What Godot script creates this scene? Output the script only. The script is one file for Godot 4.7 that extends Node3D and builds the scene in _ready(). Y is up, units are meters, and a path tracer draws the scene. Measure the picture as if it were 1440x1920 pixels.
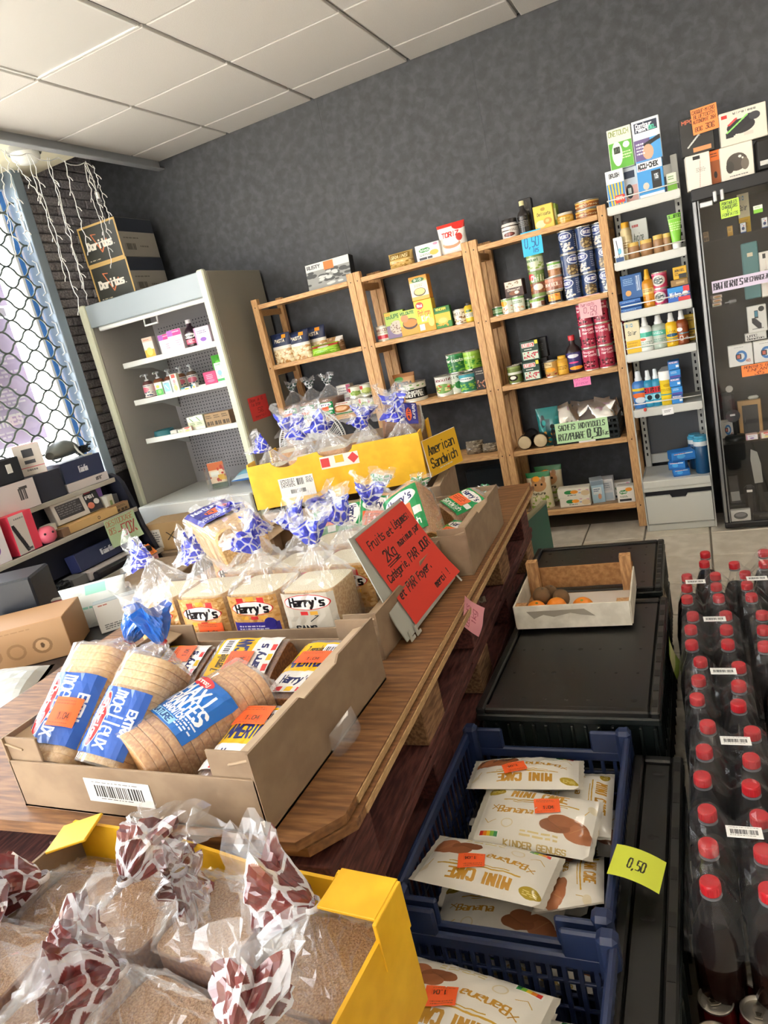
extends Node3D
# A small discount grocery: bread trays on a pallet table, crates of snacks, pine racks against a dark wall.

const UPV := Vector3(0, 1, 0)
var M := {}
var taken := {}
var rng := RandomNumberGenerator.new()
var nz := FastNoiseLite.new()

# ---------------------------------------------------------------- geometry collector
class Geo:
	var v := PackedVector3Array()
	var n := PackedVector3Array()
	var u := PackedVector2Array()
	var c := PackedColorArray()
	var t := Transform3D()
	var col := Color(1, 1, 1)
	var plain := Rect2(0.004, 0.004, 0.05, 0.05)

	func tint(hex: String) -> Geo:
		col = Color(hex).srgb_to_linear()
		return self

	func at(p: Vector3, turn := Vector3.ZERO) -> Geo:
		t = Transform3D(Basis.from_euler(turn), p)
		return self

	func tri(a: Vector3, b: Vector3, d: Vector3, na: Vector3, nb: Vector3, nd: Vector3, ua := Vector2.ZERO, ub := Vector2.ZERO, ud := Vector2.ZERO) -> void:
		if (b - a).cross(d - a).dot(na + nb + nd) > 0.0:
			v.append(t * a); v.append(t * d); v.append(t * b)
			n.append(t.basis * na); n.append(t.basis * nd); n.append(t.basis * nb)
			u.append(ua); u.append(ud); u.append(ub)
		else:
			v.append(t * a); v.append(t * b); v.append(t * d)
			n.append(t.basis * na); n.append(t.basis * nb); n.append(t.basis * nd)
			u.append(ua); u.append(ub); u.append(ud)
		c.append(col); c.append(col); c.append(col)

	# corners bottom left, bottom right, top right, top left as seen from the front
	func quad(a: Vector3, b: Vector3, d: Vector3, e: Vector3, r := Rect2()) -> void:
		if r.size.x == 0.0:
			r = plain
		var m := (b - a).cross(e - a)
		if m.length() < 1e-12:
			m = (d - b).cross(e - d)
		m = m.normalized()
		var u0 := Vector2(r.position.x, r.end.y)
		var u1 := r.end
		var u2 := Vector2(r.end.x, r.position.y)
		tri(a, b, d, m, m, m, u0, u1, u2)
		tri(a, d, e, m, m, m, u0, u2, r.position)

	# a box about the point p; faces: front back left right top bottom -> picture cells
	func box(p: Vector3, s: Vector3, bev := 0.0, faces := {}, cols := {}) -> Geo:
		var h := s * 0.5
		var k: float = minf(bev, minf(h.x, minf(h.y, h.z)) * 0.9)
		var keep := col
		var ax := [[Vector3(1, 0, 0), Vector3(0, 1, 0), Vector3(0, 0, 1), "front"], [Vector3(-1, 0, 0), Vector3(0, 1, 0), Vector3(0, 0, -1), "back"], [Vector3(0, 0, 1), Vector3(0, 1, 0), Vector3(-1, 0, 0), "left"], [Vector3(0, 0, -1), Vector3(0, 1, 0), Vector3(1, 0, 0), "right"], [Vector3(1, 0, 0), Vector3(0, 0, -1), Vector3(0, 1, 0), "top"], [Vector3(1, 0, 0), Vector3(0, 0, 1), Vector3(0, -1, 0), "bottom"]]
		for f in ax:
			var x: Vector3 = f[0]
			var y: Vector3 = f[1]
			var z: Vector3 = f[2]
			var hx: float = absf(x.dot(h))
			var hy: float = absf(y.dot(h))
			var hz: float = absf(z.dot(h))
			col = keep
			if cols.has(f[3]):
				col = cols[f[3]]
			var ix := x * (hx - k)
			var iy := y * (hy - k)
			var o := p + z * hz
			quad(o - ix - iy, o + ix - iy, o + ix + iy, o - ix + iy, faces.get(f[3], Rect2()))
		col = keep
		if k > 0.0:
			for i in 3:
				for s1 in [-1.0, 1.0]:
					for s2 in [-1.0, 1.0]:
						var a := Vector3.ZERO
						a[i] = h[i] - k
						var j := (i + 1) % 3
						var l := (i + 2) % 3
						var p1 := Vector3.ZERO
						p1[j] = s1 * h[j]
						p1[l] = s2 * (h[l] - k)
						var p2 := Vector3.ZERO
						p2[j] = s1 * (h[j] - k)
						p2[l] = s2 * h[l]
						var m := Vector3.ZERO
						m[j] = s1
						m[l] = s2
						m = m.normalized()
						var w := plain.position + plain.size * 0.5
						tri(p + p1 - a, p + p1 + a, p + p2 + a, m, m, m, w, w, w)
						tri(p + p1 - a, p + p2 + a, p + p2 - a, m, m, m, w, w, w)
			for sx in [-1.0, 1.0]:
				for sy in [-1.0, 1.0]:
					for sz in [-1.0, 1.0]:
						var sg := Vector3(sx, sy, sz)
						var m2 := sg.normalized()
						var w2 := plain.position + plain.size * 0.5
						tri(p + sg * Vector3(h.x, h.y - k, h.z - k), p + sg * Vector3(h.x - k, h.y, h.z - k), p + sg * Vector3(h.x - k, h.y - k, h.z), m2, m2, m2, w2, w2, w2)
		return self

	# turned shape about y: profile points (radius, height) from bottom to top; the picture covers the front half and repeats behind
	func lathe(pr: PackedVector2Array, seg := 16, r := Rect2(), at0 := Vector3.ZERO, sq := 0.0) -> Geo:
		if r.size.x == 0.0:
			r = plain
		var ns := []
		for i in pr.size() - 1:
			var d := pr[i + 1] - pr[i]
			ns.append(Vector2(d.y, -d.x).normalized() if d.length() > 1e-9 else Vector2(1, 0))
		var y0 := pr[0].y
		var y1 := pr[pr.size() - 1].y
		for i in pr.size():
			y0 = minf(y0, pr[i].y)
			y1 = maxf(y1, pr[i].y)
		for i in pr.size() - 1:
			var na: Vector2 = ns[i]
			var nb: Vector2 = ns[i]
			if i > 0 and (ns[i - 1] as Vector2).dot(na) > 0.6:
				na = (na + ns[i - 1]).normalized()
			if i < pr.size() - 2 and (ns[i + 1] as Vector2).dot(nb) > 0.6:
				nb = (nb + ns[i + 1]).normalized()
			var va := r.end.y - r.size.y * (pr[i].y - y0) / maxf(y1 - y0, 1e-6)
			var vb := r.end.y - r.size.y * (pr[i + 1].y - y0) / maxf(y1 - y0, 1e-6)
			for k in seg:
				var a := TAU * k / seg - PI
				var b := TAU * (k + 1) / seg - PI
				var da := Vector3(sin(a), 0, cos(a))
				var db := Vector3(sin(b), 0, cos(b))
				var qa := 1.0
				var qb := 1.0
				if sq > 0.0:
					qa = lerpf(1.0, 1.0 / maxf(absf(da.x), absf(da.z)), sq)
					qb = lerpf(1.0, 1.0 / maxf(absf(db.x), absf(db.z)), sq)
				var ua := r.position.x + r.size.x * (fposmod(a / PI + 0.5, 1.0) if k % (seg / 2) != seg / 4 else 0.0)
				var ub := ua + r.size.x * 2.0 / seg
				var p0 := at0 + da * pr[i].x * qa + UPV2 * pr[i].y
				var p1 := at0 + db * pr[i].x * qb + UPV2 * pr[i].y
				var p2 := at0 + db * pr[i + 1].x * qb + UPV2 * pr[i + 1].y
				var p3 := at0 + da * pr[i + 1].x * qa + UPV2 * pr[i + 1].y
				var n0 := (da * na.x + UPV2 * na.y)
				var n1 := (db * na.x + UPV2 * na.y)
				var n2 := (db * nb.x + UPV2 * nb.y)
				var n3 := (da * nb.x + UPV2 * nb.y)
				if pr[i].x > 1e-6:
					tri(p0, p1, p2, n0, n1, n2, Vector2(ua, va), Vector2(ub, va), Vector2(ub, vb))
				if pr[i + 1].x > 1e-6:
					tri(p0, p2, p3, n0, n2, n3, Vector2(ua, va), Vector2(ub, vb), Vector2(ua, vb))
		return self
	const UPV2 := Vector3(0, 1, 0)

	func tube(ps: PackedVector3Array, rad: float, seg := 8, ends := true) -> Geo:
		var rings := []
		var side := Vector3.ZERO
		for i in ps.size():
			var d: Vector3 = (ps[mini(i + 1, ps.size() - 1)] - ps[maxi(i - 1, 0)]).normalized()
			if side == Vector3.ZERO:
				side = d.cross(Vector3(0.31, 0.9, 0.27)).normalized()
			side = (side - d * side.dot(d)).normalized()
			var o := d.cross(side)
			var ring := PackedVector3Array()
			for k in seg:
				var a := TAU * k / seg
				ring.append(side * cos(a) + o * sin(a))
			rings.append(ring)
		var w := plain.position + plain.size * 0.5
		for i in ps.size() - 1:
			for k in seg:
				var k2 := (k + 1) % seg
				var a0: Vector3 = rings[i][k]
				var a1: Vector3 = rings[i][k2]
				var b0: Vector3 = rings[i + 1][k]
				var b1: Vector3 = rings[i + 1][k2]
				tri(ps[i] + a0 * rad, ps[i] + a1 * rad, ps[i + 1] + b1 * rad, a0, a1, b1, w, w, w)
				tri(ps[i] + a0 * rad, ps[i + 1] + b1 * rad, ps[i + 1] + b0 * rad, a0, b1, b0, w, w, w)
		if ends:
			for e in [0, ps.size() - 1]:
				var d2: Vector3 = (ps[0] - ps[1]).normalized() if e == 0 else (ps[e] - ps[e - 1]).normalized()
				for k in seg:
					tri(ps[e], ps[e] + rings[e][k] * rad, ps[e] + rings[e][(k + 1) % seg] * rad, d2, d2, d2, w, w, w)
		return self

	# a flat outline (x, y) given a thickness along z
	func prism(poly: PackedVector2Array, z0: float, z1: float, r := Rect2()) -> Geo:
		var lo := poly[0]
		var hi := poly[0]
		for q in poly:
			lo = lo.min(q)
			hi = hi.max(q)
		var s := hi - lo
		var w := plain.position + plain.size * 0.5
		var idx := Geometry2D.triangulate_polygon(poly)
		for k in range(0, idx.size(), 3):
			var q := [poly[idx[k]], poly[idx[k + 1]], poly[idx[k + 2]]]
			var uu := []
			for x in q:
				uu.append(w if r.size.x == 0.0 else Vector2(r.position.x + r.size.x * (x.x - lo.x) / s.x, r.end.y - r.size.y * (x.y - lo.y) / s.y))
			var f := Vector3(0, 0, 1)
			tri(Vector3(q[0].x, q[0].y, z1), Vector3(q[1].x, q[1].y, z1), Vector3(q[2].x, q[2].y, z1), f, f, f, uu[0], uu[1], uu[2])
			tri(Vector3(q[0].x, q[0].y, z0), Vector3(q[1].x, q[1].y, z0), Vector3(q[2].x, q[2].y, z0), -f, -f, -f, w, w, w)
		var ccw := not Geometry2D.is_polygon_clockwise(poly)
		for k in poly.size():
			var a := poly[k]
			var b := poly[(k + 1) % poly.size()]
			var d := b - a
			var m := Vector3(d.y, -d.x, 0).normalized() * (1.0 if ccw else -1.0)
			tri(Vector3(a.x, a.y, z0), Vector3(b.x, b.y, z0), Vector3(b.x, b.y, z1), m, m, m, w, w, w)
			tri(Vector3(a.x, a.y, z0), Vector3(b.x, b.y, z1), Vector3(a.x, a.y, z1), m, m, m, w, w, w)
		return self

	# a smooth surface through rows of points; closed: each row is a ring; flip turns the outside
	func loft(rows: Array, closed: bool, r := Rect2(), flip := false, flat := false) -> Geo:
		var w := r if r.size.x > 0.0 else plain
		var R := rows.size()
		var K: int = rows[0].size()
		var nn := []
		for i in R:
			var row := PackedVector3Array()
			for k in K:
				var kp := (k + 1) % K if closed else mini(k + 1, K - 1)
				var km := (k + K - 1) % K if closed else maxi(k - 1, 0)
				var du: Vector3 = rows[i][kp] - rows[i][km]
				var dv: Vector3 = rows[mini(i + 1, R - 1)][k] - rows[maxi(i - 1, 0)][k]
				var m := du.cross(dv)
				row.append((m.normalized() if m.length() > 1e-12 else Vector3.UP) * (-1.0 if flip else 1.0))
			nn.append(row)
		for i in R - 1:
			for k in (K if closed else K - 1):
				var k2 := (k + 1) % K
				var u0 := w.position.x + w.size.x * k / float(K if closed else K - 1)
				var u1 := w.position.x + w.size.x * (k + 1) / float(K if closed else K - 1)
				var v0 := w.end.y - w.size.y * i / float(R - 1)
				var v1 := w.end.y - w.size.y * (i + 1) / float(R - 1)
				if flat:
					for q in [[i, k2, i + 1, k2, u1, v0, u1, v1], [i + 1, k2, i + 1, k, u1, v1, u0, v1]]:
						var fa: Vector3 = rows[i][k]
						var fb: Vector3 = rows[q[0]][q[1]]
						var fc: Vector3 = rows[q[2]][q[3]]
						var fm := (fb - fa).cross(fc - fa).normalized()
						fm *= signf(fm.dot(nn[i][k]) + 1e-9)
						tri(fa, fb, fc, fm, fm, fm, Vector2(u0, v0), Vector2(q[4], q[5]), Vector2(q[6], q[7]))
					continue
				tri(rows[i][k], rows[i][k2], rows[i + 1][k2], nn[i][k], nn[i][k2], nn[i + 1][k2], Vector2(u0, v0), Vector2(u1, v0), Vector2(u1, v1))
				tri(rows[i][k], rows[i + 1][k2], rows[i + 1][k], nn[i][k], nn[i + 1][k2], nn[i + 1][k], Vector2(u0, v0), Vector2(u1, v1), Vector2(u0, v1))
		return self

	# fan that closes a ring
	func cap(ring: PackedVector3Array, out: Vector3, r := Rect2()) -> Geo:
		var w := r if r.size.x > 0.0 else plain
		var o := Vector3.ZERO
		for p in ring:
			o += p / ring.size()
		var ex := (ring[0] - o).normalized()
		var ey := out.normalized().cross(ex)
		var big := 0.0001
		for p in ring:
			big = maxf(big, (p - o).length())
		for k in ring.size():
			var a := ring[k]
			var b := ring[(k + 1) % ring.size()]
			var ua := w.position + w.size * (Vector2((a - o).dot(ex), (a - o).dot(ey)) / big * 0.5 + Vector2(0.5, 0.5))
			var ub := w.position + w.size * (Vector2((b - o).dot(ex), (b - o).dot(ey)) / big * 0.5 + Vector2(0.5, 0.5))
			tri(o, a, b, out, out, out, w.position + w.size * 0.5, ua, ub)
		return self

	func mesh() -> ArrayMesh:
		var a := []
		a.resize(Mesh.ARRAY_MAX)
		a[Mesh.ARRAY_VERTEX] = v
		a[Mesh.ARRAY_NORMAL] = n
		a[Mesh.ARRAY_TEX_UV] = u
		a[Mesh.ARRAY_COLOR] = c
		var m := ArrayMesh.new()
		m.add_surface_from_arrays(Mesh.PRIMITIVE_TRIANGLES, a)
		return m

# ---------------------------------------------------------------- nodes
func numbered(called: String) -> String:
	var k: int = taken.get(called, 0)
	taken[called] = k + 1
	return called if k == 0 else "%s_%03d" % [called, k]

func tag(o: Node, label: String, category: String, group := "", kind := "") -> Node:
	if label:
		o.set_meta("label", label)
	if category:
		o.set_meta("category", category)
	if group:
		o.set_meta("group", group)
	if kind:
		o.set_meta("kind", kind)
	return o

func thing(called: String, label: String, category: String, p := Vector3.ZERO, turn := Vector3.ZERO, group := "") -> Node3D:
	var o := Node3D.new()
	o.name = numbered(called)
	add_child(o)
	o.transform = Transform3D(Basis.from_euler(turn), p)
	tag(o, label, category, group)
	return o

func part(parent: Node, called: String, shape, mat: Material, label := "", p := Vector3.ZERO, turn := Vector3.ZERO) -> MeshInstance3D:
	var o := MeshInstance3D.new()
	o.name = called
	o.mesh = shape.mesh() if shape is Geo else shape
	o.material_override = mat
	parent.add_child(o, true)
	o.transform = Transform3D(Basis.from_euler(turn), p)
	if label:
		o.set_meta("label", label)
	return o

# a thing that is one mesh
func single(called: String, label: String, category: String, shape, mat: Material, p := Vector3.ZERO, turn := Vector3.ZERO, group := "") -> MeshInstance3D:
	var o := part(self, numbered(called), shape, mat, "", p, turn)
	tag(o, label, category, group)
	return o

func setting(called: String, shape, mat: Material, p := Vector3.ZERO, label := "", category := "") -> MeshInstance3D:
	var o := part(self, called, shape, mat, "", p)
	tag(o, label, category, "", "structure")
	return o

func copy_of(o: Node3D, called: String, label: String, p: Vector3, turn := Vector3.ZERO) -> Node3D:
	var d: Node3D = o.duplicate()
	d.name = numbered(called)
	add_child(d)
	d.transform = Transform3D(Basis.from_euler(turn), p)
	d.set_meta("label", label)
	return d

func geo() -> Geo:
	return Geo.new()

func bx(s: Vector3, p := Vector3.ZERO, bev := 0.0) -> Geo:
	return geo().box(p, s, bev)

# ---------------------------------------------------------------- materials
func mat(key: String, hex: String, rough := 0.6, metal := 0.0) -> StandardMaterial3D:
	if not M.has(key):
		var m := StandardMaterial3D.new()
		m.resource_name = key
		m.albedo_color = Color(hex)
		m.roughness = rough
		m.metallic = metal
		M[key] = m
	return M[key]

func noise_tex(freq: float, lo: String, hi: String, kind := FastNoiseLite.TYPE_SIMPLEX_SMOOTH, seed_ := 1, octaves := 4, size := 512, stops := []) -> NoiseTexture2D:
	var f := FastNoiseLite.new()
	f.noise_type = kind
	f.seed = seed_
	f.frequency = freq
	f.fractal_octaves = octaves
	var t := NoiseTexture2D.new()
	t.width = size
	t.height = size
	t.seamless = true
	t.noise = f
	var g := Gradient.new()
	if stops.is_empty():
		g.offsets = PackedFloat32Array([0.25, 0.75])
		g.colors = PackedColorArray([Color(lo), Color(hi)])
	else:
		var of := PackedFloat32Array()
		var cs := PackedColorArray()
		for s in stops:
			of.append(s[0])
			cs.append(Color(s[1]))
		g.offsets = of
		g.colors = cs
	t.color_ramp = g
	return t

func rough_mat(key: String, tex: Texture2D, scale: Vector3, rough := 0.7, bump := 0.0, bump_tex: Texture2D = null, world := false) -> StandardMaterial3D:
	var m := mat(key, "ffffff", rough)
	m.albedo_texture = tex
	m.uv1_triplanar = true
	m.uv1_world_triplanar = world
	m.uv1_scale = scale
	if bump != 0.0:
		m.heightmap_enabled = true
		m.heightmap_scale = bump
		m.heightmap_texture = bump_tex if bump_tex else tex
	return m

# colours come from the corners of the mesh; pictures from an atlas computed below
func tinted(key: String, rough := 0.5, metal := 0.0) -> StandardMaterial3D:
	var m := mat(key, "ffffff", rough, metal)
	m.vertex_color_use_as_albedo = true
	return m
# ---------------------------------------------------------------- printed pictures (flat print on packaging, notes and signs)
const GLYPH := {"A": "06 20 46|14 34", "B": "06 00 30 41 42 33 03|33 44 45 36 06", "C": "41 30 10 01 05 16 36 45", "D": "00 06 26 44 42 20 00", "E": "40 00 06 46|03 33", "F": "40 00 06|03 33", "G": "41 30 10 01 05 16 36 45 43 23", "H": "00 06|40 46|03 43", "I": "20 26", "J": "40 45 36 16 05", "K": "00 06|40 03 46", "L": "00 06 46", "M": "06 00 23 40 46", "N": "06 00 46 40", "O": "10 30 41 45 36 16 05 01 10", "P": "06 00 30 41 42 33 03", "Q": "10 30 41 45 36 16 05 01 10|24 46", "R": "06 00 30 41 42 33 03|23 46", "S": "41 30 10 01 02 13 33 44 45 36 16 05", "T": "00 40|20 26", "U": "00 05 16 36 45 40", "V": "00 26 40", "W": "00 16 23 36 40", "X": "00 46|40 06", "Y": "00 23 40|23 26", "Z": "00 40 06 46", "0": "10 30 41 45 36 16 05 01 10", "1": "11 20 26", "2": "01 10 30 41 42 06 46", "3": "00 40 23 33 44 45 36 16 05", "4": "30 04 44|30 36", "5": "40 00 03 33 44 45 36 06", "6": "40 10 03 05 16 36 45 44 33 03", "7": "00 40 16", "8": "10 30 41 42 33 13 02 01 10|13 04 05 16 36 45 44 33", "9": "43 13 02 01 10 30 41 43 36 06", "a": "12 32 43 46|44 14 05 16 36 45", "b": "00 06 36 45 43 32 02", "c": "43 32 12 03 05 16 36 45", "d": "40 46 16 05 03 12 42", "e": "04 44 43 32 12 03 05 16 36", "f": "40 20 11 16|03 33", "g": "42 12 03 05 16 46|42 47 38 08", "h": "00 06|03 12 32 43 46", "i": "22 26|20 20", "j": "32 37 28 08", "k": "00 06|42 04 46", "l": "20 26", "m": "06 02 12 23 26|23 32 43 46", "n": "06 02|03 12 32 43 46", "o": "12 32 43 45 36 16 05 03 12", "p": "02 08|02 32 43 45 36 06", "q": "42 48|42 12 03 05 16 46", "r": "02 06|04 13 22 42", "s": "42 12 03 14 34 45 36 06", "t": "20 25 36 46|02 42", "u": "02 05 16 36 46 42", "v": "02 26 42", "w": "02 16 23 36 42", "x": "02 46|42 06", "y": "02 26 42|26 08", "z": "02 42 06 46", "é": "04 44 43 32 12 03 05 16 36|20 31", ".": "25 26", ",": "26 17", "!": "20 24|26 26", "/": "40 06", "-": "13 33", ":": "22 23|25 26", "%": "00 11|46 35|40 06", "€": "41 30 10 01 05 16 36 45|02 32|04 34", "'": "20 21", "+": "23 63|41 45"}

class Atlas:
	var im: Image
	var side: int
	var per: int
	var next := 1
	var cells := {}
	var designs: Dictionary
	var glyph: Dictionary

	func _init(cell_side: int, d: Dictionary, gl: Dictionary) -> void:
		im = Image.create(2048, 2048, false, Image.FORMAT_RGB8)
		im.fill(Color.WHITE)
		side = cell_side
		per = 2048 / cell_side
		designs = d
		glyph = gl

	func rect(key: String) -> Rect2:
		if not cells.has(key):
			cells[key] = next
			draw(next, designs[key])
			next += 1
		var k: int = cells[key]
		return Rect2(Vector2(k % per, k / per) * side / 2048.0 + Vector2.ONE * 1.5 / 2048.0, Vector2.ONE * (side - 3.0) / 2048.0)

	func draw(k: int, text: String) -> void:
		var o := Vector2(k % per, k / per) * side
		var r := RandomNumberGenerator.new()
		r.seed = k * 77 + 5
		for op in text.split(";", false):
			var a := op.strip_edges().split(" ", false)
			var f := PackedFloat32Array()
			for x in a:
				f.append(x.to_float() if x.length() < 6 and x.is_valid_float() else 0.0)
			match a[0]:
				"b": fill(o, 0, 0, 1, 1, a[1])
				"r": fill(o, f[1], f[2], f[3], f[4], a[5])
				"e": ell(o, f[1], f[2], f[3], f[4], a[5])
				"l": line(o, Vector2(f[1], f[2]), Vector2(f[3], f[4]), f[5], a[6])
				"t": words(o, f[1], f[2], f[3], f[4], a[5], f[6], " ".join(a.slice(7)), 0.0)
				"h": words(o, f[1], f[2], f[3], f[4], a[5], f[6], " ".join(a.slice(7)), 0.35)
				"p":
					var rows := int(f[6])
					for i in rows:
						var x := f[1]
						while x < f[1] + f[3] * r.randf_range(0.75, 1.0):
							var w := r.randf_range(0.02, 0.09)
							fill(o, x, f[2] + f[4] * i / rows, minf(w, f[1] + f[3] - x), f[4] / rows * 0.5, a[5])
							x += w + 0.018
				"k":
					var x2 := f[1]
					while x2 < f[1] + f[3]:
						var w2 := r.randf_range(0.008, 0.028)
						fill(o, x2, f[2], w2, f[4], a[5])
						x2 += w2 + r.randf_range(0.008, 0.022)
				"s":
					for i in int(f[6]):
						var q := r.randf_range(0.5, 1.0) * f[7]
						ell(o, f[1] + f[3] * r.randf(), f[2] + f[4] * r.randf(), q, q * r.randf_range(0.5, 1.0), a[5])

	func fill(o: Vector2, x: float, y: float, w: float, h: float, hex: String) -> void:
		var p := (o + Vector2(clampf(x, 0, 1), clampf(y, 0, 1)) * side).round()
		var e := (o + Vector2(clampf(x + w, 0, 1), clampf(y + h, 0, 1)) * side).round()
		im.fill_rect(Rect2i(Vector2i(p), Vector2i(maxi(1, int(e.x - p.x)) if w > 0.0 and x < 1.0 else 0, maxi(1, int(e.y - p.y)) if y < 1.0 else 0)), Color(hex))

	func ell(o: Vector2, cx: float, cy: float, rx: float, ry: float, hex: String) -> void:
		var y := -ry
		while y <= ry:
			var w := rx * sqrt(maxf(0.0, 1.0 - y * y / (ry * ry)))
			fill(o, cx - w, cy + y, 2.0 * w, 1.0 / side, hex)
			y += 1.0 / side

	func line(o: Vector2, a: Vector2, b: Vector2, th: float, hex: String) -> void:
		var steps := int(ceil((b - a).length() * side / maxf(1.0, th * side * 0.4))) + 1
		for i in steps + 1:
			var p := a.lerp(b, i / float(steps))
			fill(o, p.x - th / 2, p.y - th / 2, th, th, hex)

	func words(o: Vector2, x: float, y: float, w: float, h: float, hex: String, th: float, s: String, lean: float) -> void:
		var step := w / s.length()
		for i in s.length():
			var g: String = glyph.get(s[i], "")
			for stroke in g.split("|", false):
				var last := Vector2.INF
				for q in stroke.split(" ", false):
					var gy := q[1].to_float() / 6.0
					var p := Vector2(x + step * i + step * 0.76 * q[0].to_float() / 4.0 + lean * step * (0.6 - gy) * 0.5, y + h * gy)
					if last != Vector2.INF:
						line(o, last, p, th, hex)
					elif stroke.length() < 3 or stroke == "26 26" or stroke == "20 20":
						fill(o, p.x - th / 2, p.y - th / 2, th, th, hex)
					last = p

var small: Atlas
var large: Atlas

func pic(key: String) -> Rect2:
	return small.rect(key)

func big(key: String) -> Rect2:
	return large.rect(key)
# ---------------------------------------------------------------- the scene
func _ready() -> void:
	rng.seed = 11
	nz.seed = 4
	nz.frequency = 1.0
	small = Atlas.new(128, DESIGNS, GLYPH)
	large = Atlas.new(512, POSTERS, GLYPH)
	camera_and_light()
	materials()
	room()
	window_side()
	racks()
	fridge_and_left()
	rack_goods()
	stand_and_case()
	table()
	bread()
	crates()
	drinks()
	(M["print"] as StandardMaterial3D).albedo_texture = ImageTexture.create_from_image(small.im)
	(M["print_gloss"] as StandardMaterial3D).albedo_texture = M["print"].albedo_texture
	(M["poster"] as StandardMaterial3D).albedo_texture = ImageTexture.create_from_image(large.im)
	(M["poster_gloss"] as StandardMaterial3D).albedo_texture = M["poster"].albedo_texture
	(M["sheet_window"] as StandardMaterial3D).albedo_texture = M["poster"].albedo_texture

func camera_and_light() -> void:
	var cam := Camera3D.new()
	cam.name = "camera"
	cam.keep_aspect = Camera3D.KEEP_HEIGHT
	cam.fov = rad_to_deg(2.0 * atan(960.0 / 1314.59))
	cam.near = 0.02
	add_child(cam)
	cam.transform = Transform3D(Basis(Vector3(0.899469, -0.213908, -0.381049), Vector3(0.094960, 0.946840, -0.307371), Vector3(0.426541, 0.240286, 0.871966)), Vector3(2.449025, 1.247706, 4.059249))
	cam.current = true
	var e := Environment.new()
	e.background_mode = Environment.BG_SKY
	var sm := ProceduralSkyMaterial.new()
	sm.sky_top_color = Color("cfd6df")
	sm.sky_horizon_color = Color("f6f3ee")
	sm.sky_curve = 0.25
	sm.ground_horizon_color = Color("e8e3da")
	sm.ground_bottom_color = Color("cdc7bb")
	sm.ground_curve = 0.3
	sm.energy_multiplier = 1.0
	var sky := Sky.new()
	sky.sky_material = sm
	e.sky = sky
	e.background_energy_multiplier = 16.0
	e.ambient_light_source = Environment.AMBIENT_SOURCE_SKY
	e.tonemap_mode = Environment.TONE_MAPPER_LINEAR
	e.tonemap_exposure = 0.9
	e.sdfgi_enabled = true
	e.ssao_enabled = true
	e.ssil_enabled = true
	var we := WorldEnvironment.new()
	we.name = "environment"
	we.environment = e
	add_child(we)
	# sun along the street: it lights the pavement outside and grazes the shop front
	var sun := DirectionalLight3D.new()
	sun.name = "sun"
	sun.light_energy = 30.0
	sun.light_color = Color("fff3e0")
	sun.light_angular_distance = 0.6
	sun.shadow_enabled = true
	add_child(sun)
	sun.look_at_from_position(Vector3.ZERO, Vector3(-0.03, -0.82, -0.57), Vector3.UP)
	# lit LED ceiling panels, one over the aisle at the far end and two behind the camera
	for q in LAMPS:
		var l := AreaLight3D.new()
		l.name = "ceiling_panel_light"
		l.area_size = Vector2(0.54, 0.54)
		l.light_color = Color("fff0dc")
		l.light_energy = q[2]
		l.shadow_enabled = true
		l.area_range = 12.0
		add_child(l, true)
		l.position = Vector3(q[0], 2.585, q[1])
		l.rotation = Vector3(-PI / 2, 0, 0)

const LAMPS := [[3.3, 1.132, 1.4], [3.3, 5.199, 0.5]]

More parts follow.
